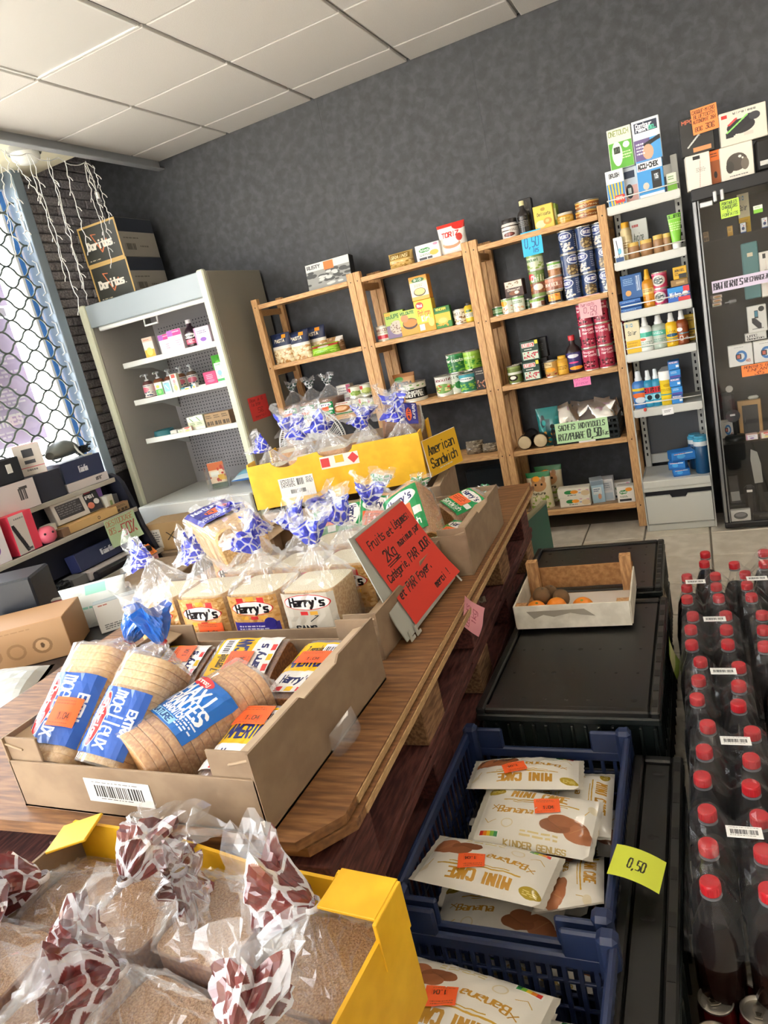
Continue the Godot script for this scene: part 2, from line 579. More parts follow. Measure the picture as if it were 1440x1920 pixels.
func materials() -> void:
	tinted("print", 0.5)
	tinted("print_gloss", 0.22)
	tinted("poster", 0.6)
	tinted("poster_gloss", 0.16)
	var sw := tinted("sheet_window", 0.6)
	sw.backlight_enabled = true
	sw.backlight = Color(0.16, 0.16, 0.16)
	tinted("flat", 0.6)
	tinted("plastic", 0.35)
	tinted("metal", 0.3, 0.9)
	tinted("gloss", 0.15)
	# dark brushed wallpaper
	var wt := noise_tex(0.016, "3b3d43", "5c5f66", FastNoiseLite.TYPE_SIMPLEX_SMOOTH, 3, 5, 1024, [[0.15, "33353a"], [0.45, "393c41"], [0.6, "3e4146"], [0.85, "45484d"]])
	(wt.noise as FastNoiseLite).domain_warp_enabled = true
	(wt.noise as FastNoiseLite).domain_warp_amplitude = 45.0
	(wt.noise as FastNoiseLite).domain_warp_frequency = 0.02
	rough_mat("wallpaper", wt, Vector3(0.9, 0.9, 0.9), 0.62, 0.06, null, true)
	rough_mat("ceiling_tile", noise_tex(0.22, "c9c6c2", "d9d6d2", FastNoiseLite.TYPE_SIMPLEX, 5, 3), Vector3(2.2, 2.2, 2.2), 0.9, 0.03, null, true)
	mat("ceiling_bar", "b9b8b4", 0.5)
	mat("white_paint", "dcdcd8", 0.5)
	mat("cream", "e6e0c6", 0.6)
	rough_mat("brick_face", noise_tex(0.03, "7d7a80", "a9a6ac", FastNoiseLite.TYPE_SIMPLEX_SMOOTH, 8, 5), Vector3(3, 3, 3), 0.8, 0.15, null, true)
	rough_mat("brick_face_b", noise_tex(0.04, "8a878d", "b6b3b8", FastNoiseLite.TYPE_SIMPLEX_SMOOTH, 9, 5), Vector3(3, 3, 3), 0.8, 0.15, null, true)
	mat("mortar", "4a494f", 0.9)
	rough_mat("floor_tile", noise_tex(0.012, "bdb5a6", "cfc8ba", FastNoiseLite.TYPE_SIMPLEX_SMOOTH, 12, 4), Vector3(1.5, 1.5, 1.5), 0.32, 0.0, null, true)
	rough_mat("floor_tile_b", noise_tex(0.012, "b7af9f", "c9c2b2", FastNoiseLite.TYPE_SIMPLEX_SMOOTH, 14, 4), Vector3(1.5, 1.5, 1.5), 0.32, 0.0, null, true)
	mat("grout", "6d675d", 0.9)
	mat("frame_blue", "8f9fae", 0.35, 0.3)
	mat("frame_dark", "5d6c7c", 0.35, 0.3)
	mat("blue_strip", "3f7fd0", 0.4)
	mat("grille", "5f6b69", 0.4, 0.4)
	var gl := mat("pane", "ffffff", 0.03)
	gl.transparency = BaseMaterial3D.TRANSPARENCY_ALPHA
	gl.albedo_color = Color(1, 1, 1, 0.03)
	var cg := mat("case_glass", "ffffff", 0.03)
	cg.transparency = BaseMaterial3D.TRANSPARENCY_ALPHA
	cg.albedo_color = Color(0.1, 0.12, 0.12, 0.02)
	var fm := mat("film", "ffffff", 0.1)
	fm.transparency = BaseMaterial3D.TRANSPARENCY_ALPHA
	fm.albedo_color = Color(0.97, 0.98, 1.0, 0.12)
	fm.metallic_specular = 0.6
	var fw := mat("film_wrap", "ffffff", 0.16)
	fw.transparency = BaseMaterial3D.TRANSPARENCY_ALPHA
	fw.albedo_color = Color(0.7, 0.72, 0.75, 0.02)
	fw.metallic_specular = 0.4
	# woods
	var pine := noise_tex(0.02, "b98d5c", "d9b382", FastNoiseLite.TYPE_SIMPLEX_SMOOTH, 21, 4, 512, [[0.2, "b08256"], [0.5, "c89c69"], [0.8, "d4ab78"]])
	var pm := rough_mat("pine", pine, Vector3(14, 1.3, 14), 0.6)
	pm.uv1_world_triplanar = true
	var pn := rough_mat("pine_rail", pine, Vector3(1.3, 14, 14), 0.6)
	pn.uv1_world_triplanar = true
	rough_mat("plywood", noise_tex(0.014, "7a5230", "a9774a", FastNoiseLite.TYPE_SIMPLEX_SMOOTH, 31, 5, 512, [[0.2, "64432a"], [0.5, "7d5634"], [0.8, "936a44"]]), Vector3(0.9, 8, 8), 0.55)
	rough_mat("ply_edge", noise_tex(0.02, "a5855c", "cfae80", FastNoiseLite.TYPE_SIMPLEX_SMOOTH, 33, 3), Vector3(3, 60, 3), 0.8)
	rough_mat("pallet_red", noise_tex(0.02, "44221f", "6b3a34", FastNoiseLite.TYPE_SIMPLEX_SMOOTH, 35, 5), Vector3(8, 8, 1.2), 0.85, 0.2)
	rough_mat("pallet_raw", noise_tex(0.02, "6f4f36", "a07a56", FastNoiseLite.TYPE_SIMPLEX_SMOOTH, 36, 5), Vector3(8, 8, 1.2), 0.85, 0.2)
	rough_mat("crate_wood", noise_tex(0.02, "9a7048", "c39766", FastNoiseLite.TYPE_SIMPLEX_SMOOTH, 37, 5), Vector3(6, 1.5, 6), 0.75)
	rough_mat("crate_white", noise_tex(0.01, "cfc8b8", "e2dccd", FastNoiseLite.TYPE_SIMPLEX_SMOOTH, 38, 5), Vector3(3, 3, 3), 0.7)
	rough_mat("hardboard", noise_tex(0.03, "8d6238", "a97c4c", FastNoiseLite.TYPE_SIMPLEX_SMOOTH, 39, 4), Vector3(3, 3, 3), 0.75)
	# cardboards
	rough_mat("kraft", noise_tex(0.006, "8c7660", "978169", FastNoiseLite.TYPE_SIMPLEX_SMOOTH, 41, 4), Vector3(3, 4, 3), 0.85)
	rough_mat("kraft_light", noise_tex(0.006, "a58f75", "b09a80", FastNoiseLite.TYPE_SIMPLEX_SMOOTH, 42, 4), Vector3(3, 4, 3), 0.85)
	rough_mat("card_yellow", noise_tex(0.006, "e2ac12", "f0bd22", FastNoiseLite.TYPE_SIMPLEX_SMOOTH, 43, 4), Vector3(3, 3, 3), 0.55)
	# bread
	var pores := noise_tex(0.05, "000000", "ffffff", FastNoiseLite.TYPE_CELLULAR, 51, 3, 512)
	rough_mat("crumb_white", noise_tex(0.05, "e8d9b2", "f6ecd0", FastNoiseLite.TYPE_SIMPLEX_SMOOTH, 52, 4, 512, [[0.15, "d3bf92"], [0.35, "eadcb6"], [0.8, "f7eed6"]]), Vector3(9, 9, 9), 0.85, 0.15, pores)
	rough_mat("crumb_brown", noise_tex(0.05, "8a633f", "b38b61", FastNoiseLite.TYPE_SIMPLEX_SMOOTH, 53, 4, 512, [[0.2, "8f6843"], [0.45, "ab815a"], [0.8, "bd966c"]]), Vector3(9, 9, 9), 0.85, 0.2, pores)
	rough_mat("crust", noise_tex(0.03, "a8713c", "d8a564", FastNoiseLite.TYPE_SIMPLEX_SMOOTH, 54, 4, 512, [[0.2, "b17a44"], [0.5, "c9945a"], [0.8, "dcae74"]]), Vector3(6, 6, 6), 0.6, 0.08)
	rough_mat("crust_light", noise_tex(0.03, "c79a62", "e6c48e", FastNoiseLite.TYPE_SIMPLEX_SMOOTH, 55, 4), Vector3(6, 6, 6), 0.6, 0.08)
	rough_mat("crust_dark", noise_tex(0.03, "6f4223", "95633a", FastNoiseLite.TYPE_SIMPLEX_SMOOTH, 56, 4), Vector3(6, 6, 6), 0.6, 0.08)
	for q in [["neck_blue", "2027ae", "3a4cd6"], ["neck_red", "571a1c", "7c2a28"], ["neck_green", "0f7a48", "1d9a60"], ["neck_dark", "16302a", "2a5044"]]:
		var m := mat(q[0], "ffffff", 0.3)
		m.albedo_texture = patchwork(q[1], q[2])
		m.transparency = BaseMaterial3D.TRANSPARENCY_ALPHA
		m.albedo_color = Color(1, 1, 1, 0.9)
		m.clearcoat_enabled = true
		m.clearcoat = 1.0
		m.clearcoat_roughness = 0.08
	var nb := mat("neck_plain_blue", "0f62c8", 0.25)
	nb.clearcoat_enabled = true
	nb.clearcoat = 1.0
	nb.clearcoat_roughness = 0.08
	mat("tie_red", "c02c2e", 0.4)
	mat("tie_white", "e8e8ee", 0.4)

# white bag print with irregular coloured patches, like a giraffe's coat
func patchwork(a: String, b: String) -> ImageTexture:
	var f := FastNoiseLite.new()
	f.noise_type = FastNoiseLite.TYPE_CELLULAR
	f.seed = 7
	f.frequency = 1.0 / 40.0
	f.cellular_jitter = 0.75
	f.cellular_return_type = FastNoiseLite.RETURN_DISTANCE2_SUB
	f.fractal_type = FastNoiseLite.FRACTAL_NONE
	var g := FastNoiseLite.new()
	g.noise_type = FastNoiseLite.TYPE_CELLULAR
	g.seed = 7
	g.frequency = 1.0 / 40.0
	g.cellular_jitter = 0.75
	g.cellular_return_type = FastNoiseLite.RETURN_CELL_VALUE
	g.fractal_type = FastNoiseLite.FRACTAL_NONE
	var im := Image.create(256, 256, false, Image.FORMAT_RGBA8)
	var ca := Color(a)
	var cb := Color(b)
	for y in 256:
		for x in 256:
			var d := f.get_noise_2d(x, y)
			im.set_pixel(x, y, Color(0.93, 0.94, 0.97, 0.75) if d < -0.83 else ca.lerp(cb, g.get_noise_2d(x, y) * 0.5 + 0.5))
	return ImageTexture.create_from_image(im)

func room() -> void:
	# floor: one slab with the tiles of the open part laid on it
	var fl := setting("floor", bx(Vector3(6.3, 0.1, 7.4), Vector3(1.95, -0.056, 3.4)), M["grout"], Vector3.ZERO, "pale beige square floor tiles with dark joints", "floor")
	var tg := bx(Vector3(0.294, 0.012, 0.294), Vector3.ZERO, 0.003).mesh()
	for i in range(-1, 9):
		for j in 10:
			var p := Vector3(1.205 + 0.302 * i + 0.151, 0.0 - 0.006, -0.07 + 0.3 * j + 0.15)
			if p.z < 0.15:
				continue
			part(fl, "tile", tg, M["floor_tile" if (i * 7 + j * 3) % 4 else "floor_tile_b"], "", p)
	var rest := geo()
	rest.box(Vector3(0.35, -0.006, 4.6), Vector3(0.9, 0.012, 3.2)).box(Vector3(2.6, -0.006, 5.1), Vector3(5.0, 0.012, 4.0)).box(Vector3(-0.1, -0.006, 1.5), Vector3(1.9, 0.012, 2.8))
	part(fl, "far_tiles", rest, M["floor_tile"])
	# ceiling
	var ce := setting("ceiling", bx(Vector3(6.3, 0.1, 7.4), Vector3(1.95, 3.0, 3.4)), M["white_paint"], Vector3.ZERO, "suspended ceiling of white square mineral tiles", "ceiling")
	var xs := [-0.553]
	for i in 9:
		xs.append(0.6 * i)
	var zs := [0.0, 0.2614]
	for j in 12:
		zs.append(0.2614 + 0.581 * (j + 1))
	for i in xs.size() - 1:
		for j in zs.size() - 1:
			var w: float = xs[i + 1] - xs[i] - 0.018
			var d: float = zs[j + 1] - zs[j] - 0.012
			var o := Vector3((xs[i] + xs[i + 1]) / 2, 2.608, (zs[j] + zs[j + 1]) / 2)
			var lamp := false
			for q in LAMPS:
				lamp = lamp or (absf(q[0] - o.x) < 0.2 and absf(q[1] - o.z) < 0.2)
			if lamp:
				var em := mat("lit_panel", "ffffff", 0.4)
				em.emission_enabled = true
				em.emission = Color("fff0dc")
				em.emission_energy_multiplier = 2.0
				var lp := thing("ceiling_led_panel", "lit square ceiling panel set between the white tiles" if o.z < 3.5 else "second lit square ceiling panel, set further from the back wall", "ceiling light", o)
				part(lp, "diffuser", bx(Vector3(w - 0.02, 0.012, d - 0.02)), em)
				part(lp, "frame", geo().box(Vector3(0, 0.001, d / 2 - 0.006), Vector3(w, 0.016, 0.012)).box(Vector3(0, 0.001, 0.006 - d / 2), Vector3(w, 0.016, 0.012)).box(Vector3(w / 2 - 0.006, 0.001, 0), Vector3(0.012, 0.016, d - 0.026)).box(Vector3(0.006 - w / 2, 0.001, 0), Vector3(0.012, 0.016, d - 0.026)), M["white_paint"])
			elif i == 1 and j == 3:
				var lp2 := thing("ceiling_led_panel", "unlit smooth square lamp panel among the ceiling tiles nearest the window", "ceiling light", o)
				part(lp2, "diffuser", bx(Vector3(w - 0.02, 0.012, d - 0.02)), mat("opal", "d6d4d0", 0.35))
				part(lp2, "frame", geo().box(Vector3(0, -0.002, d / 2 - 0.008), Vector3(w, 0.018, 0.016), 0.003).box(Vector3(0, -0.002, 0.008 - d / 2), Vector3(w, 0.018, 0.016), 0.003).box(Vector3(w / 2 - 0.008, -0.002, 0), Vector3(0.016, 0.018, d - 0.034), 0.003).box(Vector3(0.008 - w / 2, -0.002, 0), Vector3(0.016, 0.018, d - 0.034), 0.003), M["white_paint"])
			else:
				part(ce, "tile", bx(Vector3(w, 0.016, d), Vector3.ZERO, 0.003), M["ceiling_tile"], "", o)
	for x in xs.slice(1):
		part(ce, "main_bar", bx(Vector3(0.024, 0.03, 7.0), Vector3(x, 2.632, 3.5)), M["ceiling_bar"])
	for z in zs.slice(1):
		part(ce, "cross_bar", bx(Vector3(4.9, 0.02, 0.024), Vector3(1.9, 2.627, z)), M["white_paint"])
	setting("trim_1", geo().box(Vector3(-0.564, 2.578, 3.5), Vector3(0.022, 0.06, 7.0), 0.003).box(Vector3(-0.548, 2.552, 3.5), Vector3(0.05, 0.008, 7.0), 0.002), mat("trim_grey", "a9adb2", 0.45, 0.2), Vector3.ZERO, "grey metal edge strip along the end of the suspended ceiling", "trim")
	setting("trim_2", bx(Vector3(0.53, 0.12, 6.4), Vector3(-0.84, 2.66, 3.77), 0.004), M["cream"], Vector3.ZERO, "cream boxed soffit above the barred window", "soffit")
	# walls
	setting("wall_back", bx(Vector3(6.3, 3.1, 0.1), Vector3(1.95, 1.5, -0.05)), M["wallpaper"], Vector3.ZERO, "dark grey brushed wallpaper on the long back wall", "wall")
	var sm := geo()
	for x in [1.53, 2.36, 0.62]:
		sm.box(Vector3(x, 1.5, 0.0006), Vector3(0.0025, 3.0, 0.0012))
	part(get_node("wall_back"), "seam", sm, mat("seam", "404347", 0.7))
	setting("wall_right", bx(Vector3(0.1, 3.1, 7.4), Vector3(4.95, 1.5, 3.4)), mat("wall_plain", "b9b4aa", 0.8), Vector3.ZERO, "plain pale wall", "wall")
	var wf := geo().box(Vector3(-0.8, 1.5, 7.05), Vector3(0.7, 3.1, 0.1)).box(Vector3(3.5, 1.5, 7.05), Vector3(3.2, 3.1, 0.1)).box(Vector3(0.8, 2.75, 7.05), Vector3(2.5, 0.6, 0.1))
	setting("wall_front", wf, M["wall_plain"], Vector3.ZERO, "plain pale wall with a wide glazed doorway", "wall")
	# wall with the window: brick paper near the corner, opening beyond it
	var wl := setting("wall_left", geo().box(Vector3(-1.15, 1.5, 0.345), Vector3(0.1, 3.1, 0.79)).box(Vector3(-1.15, 0.2, 3.4), Vector3(0.1, 0.5, 5.4)).box(Vector3(-1.15, 2.8, 3.4), Vector3(0.1, 0.5, 5.4)).box(Vector3(-1.15, 1.5, 6.5), Vector3(0.1, 3.1, 1.2)), M["mortar"], Vector3.ZERO, "dark grey rough brick cladding beside the barred window", "wall")
	var shapes := []
	for k in 6:
		var g := geo()
		var L := 0.155 + 0.006 * (k % 3)
		var rows := []
		var ring := []
		for s in [[0.0, 0.0], [0.010, 0.0], [0.014, 0.006]]:
			var pr := PackedVector3Array()
			for c in 16:
				var e: Vector2 = [Vector2(-1, -1), Vector2(-0.33, -1), Vector2(0.33, -1), Vector2(1, -1), Vector2(1, -1), Vector2(1, -0.33), Vector2(1, 0.33), Vector2(1, 1), Vector2(1, 1), Vector2(0.33, 1), Vector2(-0.33, 1), Vector2(-1, 1), Vector2(-1, 1), Vector2(-1, 0.33), Vector2(-1, -0.33), Vector2(-1, -1)][c]
				var wob := nz.get_noise_3d(e.x * 3.0 + k * 9.0, e.y * 3.0, 5.0 * k) * 0.005
				pr.append(Vector3(s[0], e.y * (0.0255 - s[1] + wob), -e.x * (L / 2 - s[1] + wob)))
			rows.append(pr)
		g.loft(rows, true, Rect2(), false).cap(rows[2], Vector3(1, 0, 0))
		shapes.append(g.mesh())
	var row := 0
	var y := 0.78
	while y < 2.93:
		var z := 0.08 - (0.08 if row % 2 else 0.0)
		while z < 0.72:
			if z > -0.01:
				part(wl, "brick", shapes[(row * 5 + int(z * 40)) % 6], M["brick_face" if (row + int(z * 31)) % 3 else "brick_face_b"], "", Vector3(-1.1, y, clampf(z, 0.085, 0.66)))
			z += 0.168
		y += 0.0565
		row += 1

func wave_rod(y: float, z0: float, z1: float, flip: float) -> PackedVector3Array:
	var ps := PackedVector3Array()
	var z := z0
	while z <= z1:
		var c := cos(PI * z / 0.09)
		ps.append(Vector3(0, y + flip * 0.0295 * (signf(c) * pow(absf(c), 0.7)), z))
		z += 0.015
	return ps

func window_side() -> void:
	# window frame, glass, and what is outside it
	var wn := thing("window_1", "tall shop window with grey blue metal frame and clear glass", "window")
	wn.set_meta("kind", "structure")
	part(wn, "post", geo().box(Vector3(-1.06, 1.55, 0.735), Vector3(0.1, 2.2, 0.07), 0.004), M["frame_blue"])
	part(wn, "post_edge", geo().box(Vector3(-1.07, 1.5, 0.69), Vector3(0.08, 2.3, 0.02), 0.003), M["frame_dark"])
	part(wn, "rail", geo().box(Vector3(-1.1, 0.48, 3.0), Vector3(0.08, 0.06, 4.4), 0.003), M["frame_blue"])
	part(wn, "head", geo().box(Vector3(-1.1, 2.53, 3.0), Vector3(0.08, 0.06, 4.4), 0.003), M["frame_blue"])
	for z in [0.83, 2.6, 4.4]:
		part(wn, "mullion", geo().box(Vector3(-1.13, 1.5, z), Vector3(0.05, 2.04, 0.02 if z < 1 else 0.05), 0.003), mat("white_frame", "eef1f2", 0.4))
	part(wn, "strip", geo().box(Vector3(-1.12, 1.5, 0.80), Vector3(0.03, 2.04, 0.03), 0.002), M["blue_strip"], "blue plastic strip")
	for z in [[0.78, 2.58], [2.62, 4.38], [4.42, 5.9]]:
		part(wn, "pane", bx(Vector3(0.006, 2.0, z[1] - z[0]), Vector3(-1.15, 1.5, (z[0] + z[1]) / 2)), M["pane"])
	var dr := thing("door_1", "glazed shop doorway opposite the dark back wall", "door")
	dr.set_meta("kind", "structure")
	part(dr, "pane", bx(Vector3(2.4, 2.4, 0.006), Vector3(0.8, 1.22, 7.05)), M["pane"])
	part(dr, "frame", geo().box(Vector3(-0.42, 1.22, 7.05), Vector3(0.06, 2.44, 0.08)).box(Vector3(2.02, 1.22, 7.05), Vector3(0.06, 2.44, 0.08)).box(Vector3(0.8, 1.22, 7.05), Vector3(0.06, 2.44, 0.08)), M["frame_blue"])
	setting("pavement", bx(Vector3(16, 0.1, 30), Vector3(-9.3, -0.1, 3)), mat("paving", "c9c6bd", 0.9), Vector3.ZERO, "pale pavement outside the shop window", "pavement")
	# security grille of bent rods
	var gr := thing("security_grille", "grey metal security grille of wavy bars before the window", "grille", Vector3(-1.03, 0, 0))
	var k := 0
	var y := 0.62
	while y < 2.42:
		part(gr, "wavy_bar", geo().tube(wave_rod(y, 0.80, 3.2, 1.0 if k % 2 else -1.0), 0.0055, 6), M["grille"])
		y += 0.059
		k += 1
	var ends := geo()
	y = 0.62
	while y < 2.42:
		ends.tube(PackedVector3Array([Vector3(0, y - 0.02, 0.80), Vector3(0, y - 0.008, 0.775), Vector3(0, y + 0.05, 0.775), Vector3(0, y + 0.062, 0.80)]), 0.0035, 5)
		y += 0.118
	part(gr, "end_link", ends, M["white_frame"]).set_meta("kind", "stuff")
	# printed panels stuck outside the glass
	for q in [["window_poster", "lavender printed panel outside the window, upper one with few lines", 2.06, 0.36, 1.24, "panel_a"], ["window_poster", "lavender printed panel outside the window, lower one with dense lines", 1.45, 0.72, 1.27, "panel_b"]]:
		single(q[0], q[1], "poster", geo().box(Vector3.ZERO, Vector3(0.004, q[3], 0.62), 0.0, {"right": big(q[5])}), M["sheet_window"], Vector3(-1.19, q[2], q[4]), Vector3.ZERO, "printed panels outside the window")
	single("window_poster", "pale grey band of print between the two lavender window panels", "poster", geo().tint("b9b6c8").box(Vector3.ZERO, Vector3(0.004, 0.05, 0.62)), M["sheet_window"], Vector3(-1.19, 1.845, 1.27), Vector3.ZERO, "printed panels outside the window")
	# fairy lights along the ceiling edge
	var fa := thing("fairy_light_curtain", "white icicle fairy light string hanging from the ceiling edge", "fairy lights", Vector3(-0.6, 2.56, 0))
	var wm := mat("white_wire", "f2f2f0", 0.4)
	var drops := [[1.19, 0.50, 0.10], [1.15, 0.46, 0.04], [1.14, 0.22, -0.13], [1.02, 0.62, -0.01], [0.99, 0.80, 0.0], [0.89, 0.66, 0.02], [0.875, 0.72, 0.03], [0.77, 0.48, 0.02], [0.63, 0.55, 0.0], [0.61, 0.42, -0.02], [0.555, 0.30, -0.01]]
	var hang := PackedVector3Array()
	for i in 41:
		var z := 1.6 - 1.06 * i / 40.0
		hang.append(Vector3(0.005 * sin(i * 1.7), -0.02 - 0.028 * absf(sin(i * 0.42)), z))
	part(fa, "cable", geo().tube(hang, 0.0025, 6), wm)
	for d in drops:
		var ps := PackedVector3Array()
		var g := geo()
		for i in 25:
			var f := i / 24.0
			ps.append(Vector3(0.014 * nz.get_noise_2d(f * 9.0, d[0] * 50.0), -0.03 - d[1] * f, d[0] + d[2] * f + 0.02 * nz.get_noise_2d(f * 7.0 + 40.0, d[0] * 80.0)))
		g.tube(ps, 0.0022, 6)
		for i in range(4, 25, 4):
			var o := ps[i]
			g.tube(PackedVector3Array([o, o + Vector3(0.004, -0.012, -0.018 if i % 8 else 0.014), o + Vector3(0.005, -0.026, -0.026 if i % 8 else 0.02)]), 0.0026, 6)
		part(fa, "strand", g, wm)
	var bu := thing("hanging_bulb", "small clear light bulb on a white cord near the corner", "bulb", Vector3(-0.6, 2.31, 0.585))
	part(bu, "glass", geo().lathe(PackedVector2Array([Vector2(0, 0), Vector2(0.012, 0.003), Vector2(0.017, 0.014), Vector2(0.014, 0.028), Vector2(0.009, 0.038)]), 14), M["pane"])
	part(bu, "socket", geo().lathe(PackedVector2Array([Vector2(0, 0.036), Vector2(0.0095, 0.036), Vector2(0.0085, 0.07), Vector2(0, 0.072)]), 12), wm)
	part(bu, "cord", geo().tube(PackedVector3Array([Vector3(0, 0.07, 0), Vector3(0.002, 0.15, 0.004), Vector3(0, 0.235, 0.02)]), 0.0022, 6), wm)
	# round lamp on the soffit
	var sp := thing("soffit_lamp", "white round lamp drum under the cream soffit", "ceiling light", Vector3(-0.70, 2.6, 0.93))
	part(sp, "drum", geo().lathe(PackedVector2Array([Vector2(0, -0.075), Vector2(0.05, -0.072), Vector2(0.072, -0.055), Vector2(0.078, 0.0), Vector2(0, 0)]), 24), mat("lamp_white", "f2f3ec", 0.3))
	part(sp, "collar", geo().lathe(PackedVector2Array([Vector2(0.08, -0.03), Vector2(0.086, -0.028), Vector2(0.086, 0.0), Vector2(0.08, 0)]), 24), mat("lamp_grey", "9ea09e", 0.4))
	# switch plate on the bricks
	var sw := thing("switch_plate", "grey double switch plate on the rough bricks", "switch", Vector3(-1.086, 1.21, 0.615))
	part(sw, "plate", bx(Vector3(0.012, 0.1, 0.075), Vector3(0.006, 0, 0), 0.003), mat("switch_grey", "8d8880", 0.5))
	for q in [0.022, -0.022]:
		part(sw, "rocker", bx(Vector3(0.006, 0.036, 0.05), Vector3(0.014, q, 0), 0.002), mat("switch_light", "9d988f", 0.5))
# ---------------------------------------------------------------- goods: each builder makes one top-level thing standing at p (middle of its foot)
func lin(hex: String) -> Color:
	return Color(hex).srgb_to_linear()

func carton(called: String, label: String, p: Vector3, s: Vector3, key: String, side: String, turn := 0.0, group := "", category := "box", tilt := 0.0) -> Node3D:
	var g := geo().tint(side)
	var w := Color(1, 1, 1)
	g.box(Vector3(0, s.y / 2, 0), s, minf(0.0022, s.z * 0.2), {"front": pic(key)} if key else {}, {"front": w} if key else {})
	return single(called, label, category, g, M["print"], p, Vector3(tilt, turn, 0), group)

func tin(called: String, label: String, p: Vector3, r: float, h: float, key: String, group := "", turn := 0.0, lid := "c9c6bb") -> Node3D:
	var t := thing(called, label, "can", p, Vector3(0, turn, 0), group)
	part(t, "body", geo().lathe(PackedVector2Array([Vector2(r, 0.003), Vector2(r, h - 0.003)]), 20, pic(key)), M["print_gloss"])
	var k := r * 1.02
	for q in [[0.0, 1.0], [h, -1.0]]:
		var g := geo().tint(lid)
		var b: float = q[0]
		var d: float = q[1]
		var pr := PackedVector2Array([Vector2(0, b + d * 0.004), Vector2(r * 0.86, b + d * 0.004), Vector2(r * 0.9, b), Vector2(k, b), Vector2(k, b + d * 0.0035), Vector2(r, b + d * 0.005)])
		if d < 0:
			pr.reverse()
		part(t, "rim", g.lathe(pr, 20), M["metal"])
	return t

# body profile scaled to radius r and height h; cap sits on top
func bottle(called: String, label: String, p: Vector3, r: float, h: float, kind: String, key: String, body: String, cap: String, group := "", turn := 0.0, category := "bottle", squash := 1.0) -> Node3D:
	var t := thing(called, label, category, p, Vector3(0, turn, 0), group)
	var pr: PackedVector2Array
	var cp: PackedVector2Array
	match kind:
		"spray":
			pr = PackedVector2Array([Vector2(0, 0), Vector2(0.92, 0), Vector2(1, 0.02), Vector2(1, 0.62), Vector2(0.85, 0.70), Vector2(0.5, 0.74)])
			cp = PackedVector2Array([Vector2(0.52, 0.735), Vector2(0.52, 0.80), Vector2(0.42, 0.83), Vector2(0.34, 0.98), Vector2(0.28, 1.0), Vector2(0, 1.0)])
		"pump":
			pr = PackedVector2Array([Vector2(0, 0), Vector2(0.9, 0), Vector2(1, 0.03), Vector2(1, 0.55), Vector2(0.8, 0.66), Vector2(0.4, 0.70)])
			cp = PackedVector2Array([Vector2(0.42, 0.69), Vector2(0.42, 0.76), Vector2(0.15, 0.78), Vector2(0.15, 0.9), Vector2(0.5, 0.9), Vector2(0.5, 0.97), Vector2(0, 1.0)])
		"can":
			pr = PackedVector2Array([Vector2(0, 0), Vector2(0.95, 0), Vector2(1, 0.015), Vector2(1, 0.74)])
			cp = PackedVector2Array([Vector2(1.0, 0.74), Vector2(1.0, 0.97), Vector2(0.9, 1.0), Vector2(0, 1.0)])
		"jar":
			pr = PackedVector2Array([Vector2(0, 0), Vector2(0.9, 0), Vector2(1, 0.04), Vector2(1, 0.7), Vector2(0.88, 0.8)])
			cp = PackedVector2Array([Vector2(0.92, 0.78), Vector2(0.92, 0.97), Vector2(0.88, 1.0), Vector2(0, 1.0)])
		"tall":
			pr = PackedVector2Array([Vector2(0, 0), Vector2(0.92, 0), Vector2(1, 0.02), Vector2(1, 0.56), Vector2(0.8, 0.66), Vector2(0.36, 0.76), Vector2(0.34, 0.88)])
			cp = PackedVector2Array([Vector2(0.42, 0.86), Vector2(0.42, 0.985), Vector2(0.38, 1.0), Vector2(0, 1.0)])
		"flask":
			pr = PackedVector2Array([Vector2(0, 0), Vector2(0.93, 0), Vector2(1, 0.03), Vector2(1, 0.7), Vector2(0.9, 0.74)])
			cp = PackedVector2Array([Vector2(0.97, 0.86), Vector2(0.97, 0.93), Vector2(0.8, 0.95), Vector2(0.78, 1.0), Vector2(0, 1.0)])
		_:
			pr = PackedVector2Array([Vector2(0, 0), Vector2(0.9, 0), Vector2(1, 0.03), Vector2(1, 0.78), Vector2(0.7, 0.86)])
			cp = PackedVector2Array([Vector2(0.72, 0.85), Vector2(0.72, 0.98), Vector2(0.66, 1.0), Vector2(0, 1.0)])
	for a in [pr, cp]:
		for i in a.size():
			a[i] = Vector2(a[i].x * r, a[i].y * h)
	var g := geo().tint(body)
	g.t = Transform3D(Basis.from_scale(Vector3(1, 1, squash)), Vector3.ZERO)
	part(t, "body", g.lathe(pr, 20), M["plastic"])
	var c := geo().tint(cap)
	c.t = g.t
	part(t, "cap", c.lathe(cp, 16), M["plastic"])
	if kind == "flask":
		part(t, "collar", geo().tint("e8ecee").lathe(PackedVector2Array([Vector2(r * 0.86, h * 0.73), Vector2(r * 0.95, h * 0.74), Vector2(r * 0.95, h * 0.86), Vector2(r * 0.86, h * 0.865)]), 16), M["plastic"])
	if kind == "pump":
		part(t, "nozzle", geo().tint(cap).tube(PackedVector3Array([Vector3(0, h * 0.95, 0), Vector3(0, h * 0.95, r * 1.1), Vector3(0, h * 0.91, r * 1.35)]), r * 0.14, 6), M["plastic"])
	if key:
		var l := geo()
		l.t = g.t
		var top := 0.6 if kind in ["spray", "pump", "tall"] else 0.7
		part(t, "label", l.lathe(PackedVector2Array([Vector2(r * 1.012, h * 0.06), Vector2(r * 1.012, h * (top - 0.05))]), 20, pic(key)), M["print_gloss"])
	return t

